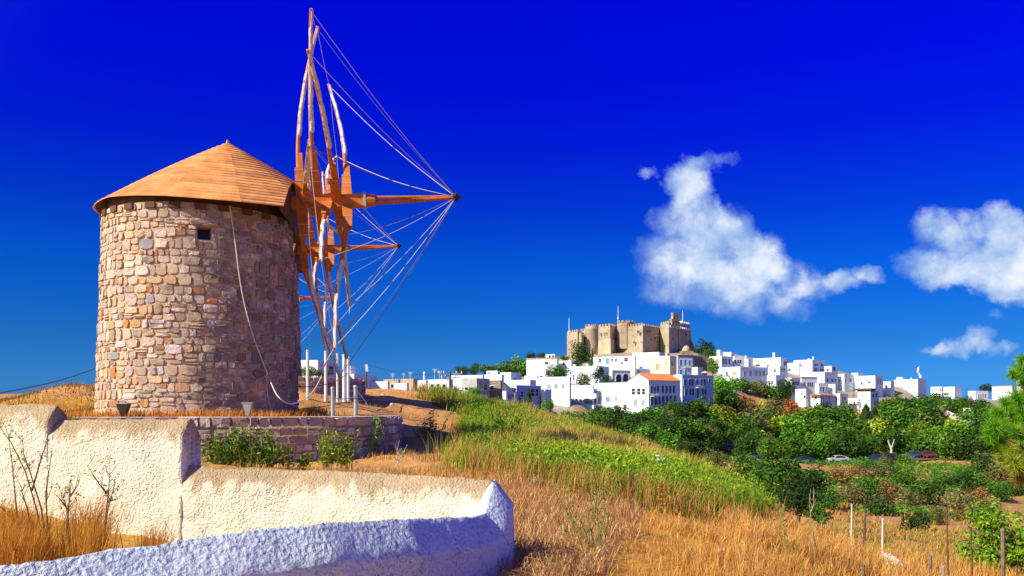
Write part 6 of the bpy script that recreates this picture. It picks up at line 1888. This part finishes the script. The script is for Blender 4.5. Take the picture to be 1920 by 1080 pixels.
# short dry tufts on the bare dirt and round the windmill foot
X, Y = scatter(60000, -34, 4, 13, 60, 61)
Z = ground(X, Y); k = (zones(X, Y, Z) == 1) & (vnoise(X, Y, .45, 25) > .62)
for mx, my, mz in MILLS: k &= np.hypot(X - mx, Y - my) > RPLAT + .1
X, Y, Z = X[k], Y[k], Z[k]; n = len(X); r_ = np.random.default_rng(62)
lo = mixcol(n, [(.46, .24, .06), (.55, .33, .10), (.25, .24, .05)], [4, 3, 1.5], 63)
blades('dry_tufts', 'short dry tufts on the bare dirt', X, Y, r_.uniform(.05, .24, n), np.full(n, .014), lo, lo * 1.2, r_.uniform(.1, .7, n), seed=64, Z=Z)
r_ = np.random.default_rng(65); n = 9000
a = r_.uniform(0, 2 * np.pi, n); q = 2.85 + np.abs(r_.normal(0, .35, n)); X = MILLS[0][0] + q * np.cos(a); Y = MILLS[0][1] + q * np.sin(a)
lo = mixcol(n, [(.55, .24, .04), (.60, .32, .07), (.44, .17, .04)], [4, 3, 2], 66)
blades('foot_grass', 'orange dry grass round the foot of the nearest windmill', X, Y, r_.uniform(.06, .30, n) * (.5 + vnoise(X, Y, .8, 26)), np.full(n, .016), lo, lo * 1.25, r_.uniform(.1, .5, n), seed=67, Z=np.full(n, MILLS[0][2]))
# grass of the mound and enclosure on the left
X, Y = scatter(60000, -50, -22, 16, 46, 71)
Z = ground(X, Y); px_ = CX + F * X / Y
k = (px_ < 190) & (np.hypot(X - MILLS[0][0], Y - MILLS[0][1]) > RPLAT + .05)
X, Y, Z = X[k], Y[k], Z[k]; n = len(X); r_ = np.random.default_rng(72)
lo = mixcol(n, [(.34, .15, .03), (.24, .10, .03), (.18, .19, .04), (.09, .15, .025)], [4, 3, 2, 2], 73)
blades('dry_grass', 'orange and brown grass on the mound left of the windmill', X, Y, r_.uniform(.05, .24, n) * (.4 + 1.1 * vnoise(X, Y, .9, 37)), np.full(n, .022), lo, lo * 1.3, r_.uniform(.1, .6, n), seed=74, Z=Z)
for (c0, w_, n_, hmin, hmax, Yc, sd, lab) in [(25, 60, 5200, .2, .62, 7.3, 81, 'orange dry grass at the left end of the garden wall'), (158, 38, 1500, .25, .78, 7.4, 82, 'golden dry grass clump among the brown stalks'), (287, 30, 900, .2, .50, 7.4, 83, 'small golden grass clump standing before the cream wall'), (90, 130, 2600, .1, .35, 7.0, 84, 'low dry grass between the two stucco walls')]:
    r_ = np.random.default_rng(sd); n = n_
    Y = Yc + r_.uniform(-.45, .45, n); X = (c0 + r_.normal(0, w_ * .55, n) - CX) / F * Y
    lo = mixcol(n, [(.52, .24, .03), (.62, .36, .06), (.40, .15, .03)], [4, 3, 2], sd + 1)
    blades('dry_grass', lab, X, Y, r_.uniform(hmin, hmax, n), np.full(n, .006), lo, lo * 1.3, r_.uniform(.03, .35, n), seed=sd + 2)
# weeds in front of the low curved wall
def weed_clump(label, px, py, w, h, Y, n, col, seed, name='weed'):
    r = np.random.default_rng(seed)
    c = P(px, py + h / 2, Y); b = Vector((c.x, Y, gz(c.x, Y)))
    root = thing(name, label, 'plant', b, None)
    W = w / F * Y / 2; Hh = (HY - (py - h / 2)) / F * Y - b.z
    mb = MB(); pts, nr, cl = [], [], []
    for i in range(n):
        x0, y0 = r.uniform(-W, W) * .8, r.uniform(-.35, .25)
        hh = Hh * r.uniform(.45, 1.05) * (1 - .35 * abs(x0 / W)); lx, ly = r.normal(0, .16), r.normal(0, .1)
        mb.cur = (.16, .18, .05) if r.uniform() < .75 else (.42, .32, .16)
        line = [Vector((x0 + lx * t * t, y0 + ly * t * t, hh * t - .05)) for t in (0, .35, .7, 1)]
        mb.tube(line, [.009, .007, .005, .003], 4)
        m_ = 34
        for t in r.uniform(.2, 1, m_):
            pts.append((x0 + lx * t * t + r.normal(0, .06), y0 + ly * t * t + r.normal(0, .06), hh * t)); nr.append(r.normal(0, 1, 3) + np.array([0, 0, .5]))
            v = r.uniform(.55, 1.45); cl.append(np.array(col) * v + np.array([.22, .16, .0]) * (r.uniform() < .14))
    make_obj('stem', mb, M['stem'], root, False, True, local=True)
    V, TT = leaf_cloud(np.array(pts), np.array(nr), .024, np.array(cl), seed, 1.7)
    me = np_mesh('foliage', V, np.arange(len(V)), np.arange(0, len(V), 4), M['leaf'], TT)
    o = bpy.data.objects.new('foliage', me); COL.objects.link(o); o.parent = root; tag(o, kind='stuff')
weed_clump('wide green weed bush in front of the low curved wall, left half', 455, 836, 160, 100, 17.4, 96, (.10, .20, .02), 91)
weed_clump('low yellow green weeds right of the wide weed bush', 550, 856, 60, 50, 17.5, 14, (.17, .26, .02), 92)
weed_clump('upright yellow green weed in front of the low curved wall', 632, 836, 72, 100, 17.6, 34, (.20, .32, .02), 93)
weed_clump('bright green tuft on top of the low curved wall', 703, 776, 16, 12, 21.6, 8, (.12, .38, .02), 94)
weed_clump('thin scraggly weed on the bare dirt right of the wall', 808, 792, 56, 62, 26.5, 20, (.16, .19, .05), 95)
weed_clump('green leafy weeds at the near edge of the tower shadow', 905, 838, 70, 60, 22.5, 34, (.10, .32, .015), 96)
weed_clump('green weed bush where the grass meets the shadow', 935, 800, 80, 70, 26, 40, (.11, .34, .015), 97)

# ------------------------------------------------------------------ stalks, posts, ropes, lights, cars
def stalk_plant(label, Y, lines, col, r0=.008, leaf=None, seed=0, twigs=4, name='dry_plant'):
    rr = random.Random(seed)
    b = P(lines[0][0][0], lines[0][0][1], Y)
    root = thing(name, label, 'plant', (b.x, Y, gz(b.x, Y)))
    mb = MB(); pts, nr, cl = [], [], []
    for ln in lines:
        dy = rr.uniform(-.15, .15)
        q = [P(x, y, Y + dy * i / max(1, len(ln) - 1)) for i, (x, y) in enumerate(ln)]
        if ln is lines[0] or ln[0][1] > 1000: q[0].z = min(q[0].z, gz(q[0].x, Y) - .02)
        k = rr.uniform(.8, 1.2); mb.cur = tuple(v * k for v in col)
        n = len(q)
        mb.tube(q, [r0 * (1 - .72 * i / (n - 1)) for i in range(n)], 5)
        for t in range(twigs):
            i = rr.randrange(max(1, n // 2), n) - 1; s = q[i].lerp(q[i + 1], rr.random()) if i + 1 < n else q[i]
            a = rr.uniform(-1, 1); L = rr.uniform(.05, .16) * Y / 7.4
            e = s + Vector((a * .6, rr.uniform(-.3, .3), .8)).normalized() * L
            mb.tube([s, e], [r0 * .4, r0 * .2], 4)
            if leaf:
                for _ in range(5): pts.append(tuple(e + Vector((rr.gauss(0, .02), rr.gauss(0, .02), rr.gauss(0, .02))) * Y / 7.4)); nr.append((rr.gauss(0, 1), rr.gauss(0, 1), 1)); cl.append(tuple(v * rr.uniform(.7, 1.3) for v in leaf))
    make_obj('stem', mb, M['stem'], root, False, True)
    if pts:
        V, TT = leaf_cloud(np.array(pts), np.array(nr), .010 * Y / 7.4, np.array(cl), seed, 1.6)
        me = np_mesh('foliage', V - np.array(root.location), np.arange(len(V)), np.arange(0, len(V), 4), M['leaf'], TT)
        o = bpy.data.objects.new('foliage', me); COL.objects.link(o); o.parent = root; tag(o, kind='stuff')
BR = (.14, .075, .035); YG = (.36, .36, .04)
stalk_plant('tall dark branching stalks in front of the cream wall, far left', 7.4, [[(92, 1060), (70, 960), (48, 885), (22, 832), (8, 812)], [(95, 1060), (78, 955), (58, 890), (44, 850), (42, 815)], [(42, 1066), (30, 945), (24, 880), (16, 820)], [(70, 1062), (52, 955), (42, 925), (40, 912)], [(94, 1058), (86, 925), (98, 840)], [(60, 920), (80, 850), (88, 830)], [(32, 985), (10, 960), (-4, 945)]], BR, .0085, YG, 1)
stalk_plant('forked dark stalk, second from the left before the cream wall', 7.35, [[(116, 1058), (127, 965), (124, 950), (109, 910)], [(130, 1055), (128, 960), (132, 915), (132, 905)], [(132, 930), (147, 908)], [(124, 950), (106, 928)]], BR, .008, YG, 2)
stalk_plant('leafy topped dark stalk before the cream wall, third from the left', 7.35, [[(181, 1052), (199, 960), (205, 905), (206, 880)], [(184, 1052), (202, 955), (212, 920), (217, 902)], [(200, 925), (186, 908), (163, 872)], [(203, 940), (222, 935)]], BR, .008, YG, 3)
stalk_plant('thin bent twig leaning before the cream wall', 7.45, [[(241, 1046), (225, 1000), (210, 958)], [(222, 1050), (216, 1010)]], BR, .004, None, 4, 1)
stalk_plant('small grey twiggy plant at the foot of the cream wall', 7.45, [[(305, 1038), (310, 990), (318, 970)], [(318, 1034), (322, 1000), (300, 965)], [(330, 1032), (326, 1010)]], (.30, .22, .16), .004, None, 5, 3)
GS = (.17, .23, .05)
stalk_plant('tall green stalk clump on the brown straw ground', 8.9, [[(1102, 1062), (1085, 1010), (1065, 965), (1045, 930), (1022, 902)], [(1105, 1058), (1088, 1000), (1062, 950)], [(1104, 1062), (1104, 990), (1100, 930), (1094, 880)], [(1120, 1060), (1122, 990), (1118, 930), (1116, 898)], [(1122, 1060), (1124, 1000), (1140, 940), (1142, 922)], [(1119, 960), (1126, 905), (1128, 884)], [(1110, 1060), (1098, 1000), (1078, 950)], [(1128, 1058), (1138, 990), (1143, 930)], [(1095, 1050), (1060, 1000), (1040, 975)], [(1112, 1062), (1112, 1010), (1100, 960)]], GS, .009, (.22, .26, .03), 6, 5, 'fennel_plant')
stalk_plant('tall pale dry stalk in the right foreground grass', 11, [[(1530, 1080), (1524, 1000), (1518, 950), (1518, 925)], [(1524, 1000), (1534, 1040)], [(1520, 960), (1530, 935)]], (.45, .36, .20), .008, None, 7, 3)
stalk_plant('green dry stalk left of the pale one in the right foreground', 10, [[(1478, 1078), (1472, 1010), (1466, 960), (1474, 930)], [(1474, 1030), (1460, 985)], [(1480, 1070), (1490, 1010)]], (.24, .26, .07), .008, (.3, .3, .05), 8, 3)
stalk_plant('orange brown flowering weed beside the straw', 14, [[(1248, 962), (1246, 935), (1240, 928)], [(1252, 962), (1254, 938)], [(1244, 960), (1236, 932)]], (.45, .20, .05), .008, (.62, .28, .05), 9, 6)
stalk_plant('thin red brown twig standing at the grass edge', 15, [[(1196, 935), (1192, 905), (1194, 895)], [(1194, 915), (1200, 900)]], (.38, .17, .08), .007, None, 10, 3)
stalk_plant('dead twisted plant in the tower shadow', 18.5, [[(742, 868), (748, 858), (744, 848)], [(746, 868), (754, 860), (752, 846)], [(750, 866), (736, 856)]], (.5, .44, .34), .016, None, 11, 4)

def post(label, px, y0, y1, Y, r, mat, group, name='post', lean=0, square=False):
    b = P(px, y1, Y); t = P(px + lean, y0, Y)
    zg = gz(b.x, Y)
    root = thing(name, label, 'post', b, group)
    mb = MB()
    lo = Vector((b.x, Y, min(b.z, zg) - .2))
    if square:
        mb.box((lo + t) / 2, 2 * r, 2 * r, (t - lo).length)
    else: mb.tube([lo, t], [r, r * .92], 8)
    make_obj('post_shaft', mb, M[mat], root)
    mb = MB(); mb.tube([t - Vector((0, 0, .03)), t + Vector((0, 0, .02))], [r * 1.15, r * 1.0], 8); make_obj('post_cap', mb, M[mat], root)
G1 = 'rope posts round the windmills'
post('blue grey steel post behind the low curved wall, left of the pair', 624, 727, 781, 22.2, .055, 'steel', G1)
post('blue grey steel post behind the low curved wall, right of the pair', 667, 724, 781, 22.0, .06, 'steel', G1)
post('white rope post nearest the tower edge', 577, 657, 738, 31.5, .06, 'white_paint', G1)
post('white rope post under the lowest sail tips', 611, 659, 744, 32, .065, 'white_paint', G1)
post('third white rope post, beside the dark wall', 633, 664, 744, 33, .05, 'white_paint', G1)
post('thick white rope post right of the sail tips', 646, 666, 744, 33.5, .09, 'white_paint', G1)
post('rightmost white rope post on the dirt crest', 653, 670, 738, 35, .065, 'white_paint', G1)

# ropes of the nearest mill
def on_tower(px, py):
    best = None
    zz = 3.0
    for _ in range(4):
        best = None
        for k in range(-1100, 1101, 4):
            x, y, z = fm1(k * .0022 * 1.6, zz, .10)
            e = abs(CX + F * x / y - px)
            if y < MILLS[0][1] + .6 and (best is None or e < best[0]): best = (e, x, y)
        zz = (HY - py) / F * best[2] - MILLS[0][2]
    return Vector((best[1], best[2], (HY - py) / F * best[2]))
def curve_rope(label, pts, r, mat):
    out = []
    n = len(pts)
    for i in range(n - 1):
        p0, p1, p2, p3 = pts[max(i - 1, 0)], pts[i], pts[i + 1], pts[min(i + 2, n - 1)]
        for k in range(8):
            t = k / 8
            out.append(0.5 * ((2 * p1) + (p2 - p0) * t + (2 * p0 - 5 * p1 + 4 * p2 - p3) * t * t + (3 * p1 - p0 - 3 * p2 + p3) * t ** 3))
    out.append(pts[-1])
    mb = MB(); mb.tube(out, r, 6)
    return tag(make_obj('rope', mb, M[mat]), label, 'rope', 'ropes hanging about the nearest windmill')
tipE = min(tips1.values(), key=lambda p: abs(CX + F * p.x / p.y - 613) + abs(HY - F * p.z / p.y - 665))
curve_rope('long pale rope hanging down the tower and looping up to a sail tip', [on_tower(431, 386), on_tower(440, 450), on_tower(452, 540), on_tower(472, 620), on_tower(497, 690), on_tower(506, 712)] + [P(522, 744, 21.4), P(548, 757, 21.8), P(580, 742, 22.4), P(600, 712, 23), P(609, 684, 23.4), tipE], .016, 'rope')
curve_rope('grey rope sagging from the tower to the white posts', [on_tower(505, 704), P(540, 721, 25), P(580, 725, 27), P(625, 717, 30), P(652, 700, 33.5)], .013, 'rope_dark')
curve_rope('thin rope end dangling against the tower foot', [on_tower(500, 700), on_tower(502, 740), on_tower(508, 766), on_tower(514, 774)], .009, 'rope')
curve_rope('slack rope between the two blue grey posts', [P(624, 746, 22.1), P(645, 748, 22.0), P(667, 743, 21.9)], .012, 'rope_dark')
curve_rope('tight rope from the right blue grey post down to the earth', [P(668, 730, 22.0), P(690, 760, 21.4), P(698, 780, 21)], .007, 'rope_dark')
curve_rope('dark rope lying on the sunlit dirt by the blue grey posts', [P(566, 766, 30), P(600, 763, 31), P(640, 756, 32), P(700, 750, 36), P(760, 748, 42)], .018, 'rope_dark')

# floodlights at the tower foot
def floodlight(label, px, yt, yb, Y, w, mat):
    c = P(px, yb, Y); hh = (yb - yt) / F * Y; ww = w / F * Y / 2
    root = thing('floodlight', label, 'floodlight', c, None)
    mb = MB(); a = .9 * ww; bt = .25 * ww
    top = [(-ww, -a, hh), (ww, -a, hh), (ww, a, hh), (-ww, a, hh)]; bot = [(-bt, -bt, 0), (bt, -bt, 0), (bt, bt, 0), (-bt, bt, 0)]
    mb.add(bot + top, [(3, 2, 1, 0), (4, 5, 6, 7), (0, 1, 5, 4), (1, 2, 6, 5), (2, 3, 7, 6), (3, 0, 4, 7)])
    make_obj('housing', mb, M[mat], root, local=True)
    mb = MB()
    for x, y, sx, sy in ((0, -a, 2 * ww + .02, .02), (0, a, 2 * ww + .02, .02), (-ww, 0, .02, 2 * a - .025), (ww, 0, .02, 2 * a - .025)): mb.box((x, y, hh + .005), sx, sy, .022)
    make_obj('rim', mb, M['steel'], root, local=True)
    mb = MB(); mb.box((0, 0, -.04), .05, .05, .12); make_obj('stake', mb, M['iron'], root, local=True)
floodlight('black wedge shaped floodlight at the left foot of the tower', 232, 757, 785, 20.6, 21, 'iron')
floodlight('grey green wedge shaped floodlight at the right foot of the tower', 465, 756, 780, 20.9, 18, 'steel')

# little light bollard in the grass
LY = raycast(1243, 925, 8, 60).y; bp = P(1243, 925, LY); lb = thing('bollard_light', 'small grey lamp box on a thin post standing in the green grass', 'lamp', (bp.x, LY, gz(bp.x, LY)))
t = P(1240, 868, LY)
mb = MB(); mb.tube([Vector((bp.x, LY, gz(bp.x, LY) - .1)), t], [.022, .02], 8); make_obj('post_shaft', mb, M['steel'], lb)
mb = MB(); mb.box(t + Vector((0, 0, .07)), .13, .13, .10, (.82, .3, -.48), (-.35, .93, 0), (.45, .17, .87)); make_obj('lamp_box', mb, M['steel'], lb)
mb = MB(); mb.box(t + Vector((-.03, -.01, .125)), .15, .15, .02, (.82, .3, -.48), (-.35, .93, 0), (.45, .17, .87)); make_obj('lid', mb, M['white_paint'], lb)

# fence posts on the lower right slope, with wire
M['rust'] = simple('rust', (0.22, 0.085, 0.04), (0.14, 0.06, 0.035), 6, 0.9, 0.3)
FG = 'fence posts on the lower right slope'
FP = [('white fence post standing alone left of the rubble', 1654, 973, 1040, 19, .020, 'white_paint', 1), ('short white fence post at the upper end of the fence', 1595, 947, 985, 22, .018, 'white_paint', 2), ('pale leaning fence post behind the dry grass tip', 1617, 958, 1006, 21, .03, 'pole_wood', 6),
      ('rusty thin fence post in the middle of the slope', 1779, 958, 1046, 19, .022, 'rust', -4), ('rusty leaning fence post right of the rubble', 1826, 990, 1062, 18, .022, 'rust', -6), ('weathered wooden fence post by the leafy bush', 1882, 993, 1088, 16, .04, 'bark', -2),
      ('grey squat post at the bottom edge', 1747, 1044, 1090, 14, .03, 'bark', -3), ('blue grey post stub at the bottom edge', 1774, 1062, 1094, 14, .025, 'steel', -6), ('brown stub in the bottom grass', 1618, 1062, 1092, 11, .03, 'bark', 0)]
fpts = {}
for lab, px, y0, y1, Y, r, mt, ln in FP:
    post(lab, px, y0, y1, Y, r, mt, FG, 'fence_post', ln); fpts[px] = P(px + ln, y0 + 6, Y)
cable('upper fence wire between the rusty posts', [fpts[1779], fpts[1826], fpts[1882]], .006, .03, 'rope_dark')
cable('fence wire between the white fence posts', [fpts[1595], fpts[1617], fpts[1654]], .006, .03, 'rope_dark')
cable('lower fence wire between the rusty posts', [fpts[1779] - Vector((0, 0, .35)), fpts[1826] - Vector((0, 0, .3)), fpts[1882] - Vector((0, 0, .35))], .006, .03, 'rope_dark')
# heap of white stones
def boulder(mb, c, r, rr, tint):
    mb.cur = tint
    n0 = len(mb.v); me_ = []
    for i in range(5):
        ph = math.pi * i / 4
        for j in range(7):
            a = 2 * math.pi * j / 7 + i * .4
            k = r * rr.uniform(.78, 1.15)
            me_.append(Vector(c) + Vector((math.sin(ph) * math.cos(a) * k, math.sin(ph) * math.sin(a) * k, math.cos(ph) * k * .72)))
    mb.add(me_, [(i * 7 + j, (i + 1) * 7 + j, (i + 1) * 7 + (j + 1) % 7, i * 7 + (j + 1) % 7) for i in range(4) for j in range(7)])
rr = random.Random(5)
hp = P(1690, 1070, 14.5); heap = thing('stone_heap', 'heap of white stones at the bottom edge by the fence', 'stone heap', (hp.x, 14.5, gz(hp.x, 14.5)))
for px, py, r in [(1664, 1044, .09), (1674, 1050, .11), (1668, 1058, .12), (1682, 1058, .12), (1690, 1066, .14), (1676, 1070, .15), (1700, 1072, .12), (1690, 1080, .17), (1706, 1082, .14), (1716, 1088, .13), (1724, 1092, .12), (1684, 1092, .16)]:
    mb = MB(); q = P(px, py, 14.3 + rr.uniform(-.2, .2)); boulder(mb, q, r, rr, (1, 1, 1)); make_obj('stone', mb, M['rubble'], heap)
# loose stones on the dirt
for i, (px, py, r, lab) in enumerate([(718, 742, .16, 'pale loose stone on the dirt crest'), (780, 744, .14, 'dark loose stone in the thin shadow on the dirt'), (735, 762, .10, 'small loose stone on the sunlit dirt near the posts'), (858, 874, .10, 'flat grey stone on the path in front of the wall'), (1005, 905, .09, 'whitish stone on the straw ground by the stucco corner'), (1160, 928, .08, 'pale stone at the upper straw edge'), (1355, 1036, .07, 'white pebble in the dry grass')]):
    p = raycast(px, py, 8, 90); mb = MB(); boulder(mb, p + Vector((0, 0, r * .3)), r, rr, (1, 1, 1)); tag(make_obj('stone', mb, M['rubble'] if i != 1 else M['bark']), lab, 'stone', 'loose stones on the dirt')

# ------------------------------------------------------------------ road and cars in the valley
road_px = [(1480, 866), (1520, 868), (1560, 868), (1620, 864), (1680, 863), (1740, 861), (1800, 860), (1860, 856)]
rp_ = [raycast(px, py, 90, 300) for px, py in road_px]
mb = MB()
for i in range(len(rp_) - 1):
    a, b = rp_[i], rp_[i + 1]; e = Vector((b.x - a.x, b.y - a.y, 0)).normalized(); n = Vector((-e.y, e.x, 0))
    for k in range(6):
        p, q = a.lerp(b, k / 6), a.lerp(b, (k + 1) / 6)
        vs = [p - n * 2.2, q - n * 2.2, q + n * 2.2, p + n * 2.2]
        for v in vs: v.z = max(gz(v.x, v.y), p.z - .3) + .12
        mb.add(vs, [(0, 1, 2, 3)])
tag(make_obj('road', mb, M['tarmac']), 'narrow grey road crossing the valley under the trees', None, None, 'structure')
paint = {}
for nm, c1 in {'black': (.02, .02, .025), 'white': (.55, .56, .58), 'navy': (.03, .05, .16), 'red': (.24, .03, .03), 'blue': (.04, .08, .24), 'silver': (.5, .52, .55)}.items():
    paint[nm] = simple('car_paint_' + nm, c1, tuple(v * .95 for v in c1), 1, .3, 0.0, spec=.5)
CARM = {}
def car_meshes():
    body = [(-2.1, .28), (-2.12, .62), (-1.95, .80), (-1.2, .86), (-.75, 1.30), (-.3, 1.42), (.75, 1.42), (1.35, 1.22), (1.75, .92), (2.05, .86), (2.12, .55), (2.08, .28)]
    mb = MB(); n = len(body)
    def wy(z): return .84 if z < .9 else .84 - (z - .9) * .36
    vs = [(x, -wy(z), z) for x, z in body] + [(x, wy(z), z) for x, z in body]
    mb.add(vs, [tuple(range(n)), tuple(range(2 * n - 1, n - 1, -1))] + [(i, n + i, n + (i + 1) % n, (i + 1) % n) for i in range(n)])
    CARM['body'] = mb
    gl = MB()
    for sy in (-1, 1):
        win = [(-.98, .90), (-.66, 1.27), (-.28, 1.36), (.70, 1.36), (1.22, 1.17), (1.45, .92)]
        gl.add([(x, sy * (wy(z) + .012), z) for x, z in win], [tuple(range(6)) if sy < 0 else tuple(range(5, -1, -1))])
    CARM['side_window'] = gl
    ws = MB(); ws.add([(-1.19, -.72, .90), (-1.19, .72, .90), (-.80, .60, 1.28), (-.80, -.60, 1.28)], [(0, 3, 2, 1)]); CARM['windscreen'] = ws
    CARM['rear_window'] = MB().add([(1.42, -.60, 1.20), (1.42, .60, 1.20), (1.79, .70, .95), (1.79, -.70, .95)], [(0, 1, 2, 3)])
    CARM['wheel'] = MB().tube([(0, -.11, 0), (0, .11, 0)], .31, 14)
    CARM['headlight'] = MB().box((0, 0, 0), .05, .26, .13)
car_meshes()
for i, (px, py, colr, lab, yaw) in enumerate([(1366, 846, 'black', 'black car parked at the grass edge with its roof catching the sun', .5), (1506, 864, 'navy', 'dark car parked in tree shade at the left end of the road', .1), (1571, 862, 'white', 'white car parked on the valley road', .05), (1642, 859, 'navy', 'navy car parked under the pale trunked tree', .0), (1672, 859, 'black', 'dark car parked behind the navy one', .0), (1714, 857, 'blue', 'blue car parked on the valley road', .0), (1736, 857, 'red', 'red car parked next to the blue one', .0), (1796, 855, 'white', 'white car parked at the right end of the road', -.1), (1409, 862, 'white', 'white van like car half hidden by the grass slope', .9), (1428, 834, 'silver', 'silver car glimpsed among the trees above the road', .3)]):
    p = raycast(px, py + 4, 90, 300); Yc = p.y
    root = thing('car', lab, 'car', p + Vector((0, 0, .1)), 'cars parked along the valley road'); root.rotation_euler = (0, 0, yaw)
    make_obj('body', CARM['body'], paint[colr], root, local=True)
    for nm in ('side_window', 'windscreen', 'rear_window'): make_obj(nm, CARM[nm], M['glass'], root, local=True)
    for x in (-1.35, 1.35):
        for y in (-.76, .76): make_obj('wheel', CARM['wheel'], M['tyre'], root, local=True, loc=(x, y, .31))
    for y in (-.55, .55): make_obj('headlight', CARM['headlight'], M['frame_white'], root, local=True, loc=(-2.12, y, .66))
# pale bare trunks by the road
for i, (px, y0, y1, lab) in enumerate([(1671, 826, 860, 'pale bare tree at the roadside, left'), (1757, 815, 852, 'bent pale bare tree at the roadside, middle'), (1788, 838, 858, 'short pale bare tree at the roadside, right')]):
    p = raycast(px, y1, 90, 300); Yc = p.y; t = P(px + (-6, 6, -2)[i], y0, Yc); root = thing('bare_tree', lab, 'tree', p, None)
    mb = MB(); mb.tube([p - Vector((0, 0, .4)), p.lerp(t, .5) + Vector((.4, 0, 0)), t], [.3, .22, .12], 7); make_obj('trunk', mb, M['rubble'], root)
    mb = MB(); mb.tube([p.lerp(t, .55) + Vector((.4, 0, 0)), t + Vector((1.4, 0, .3))], [.14, .06], 6); make_obj('branch', mb, M['rubble'], root)
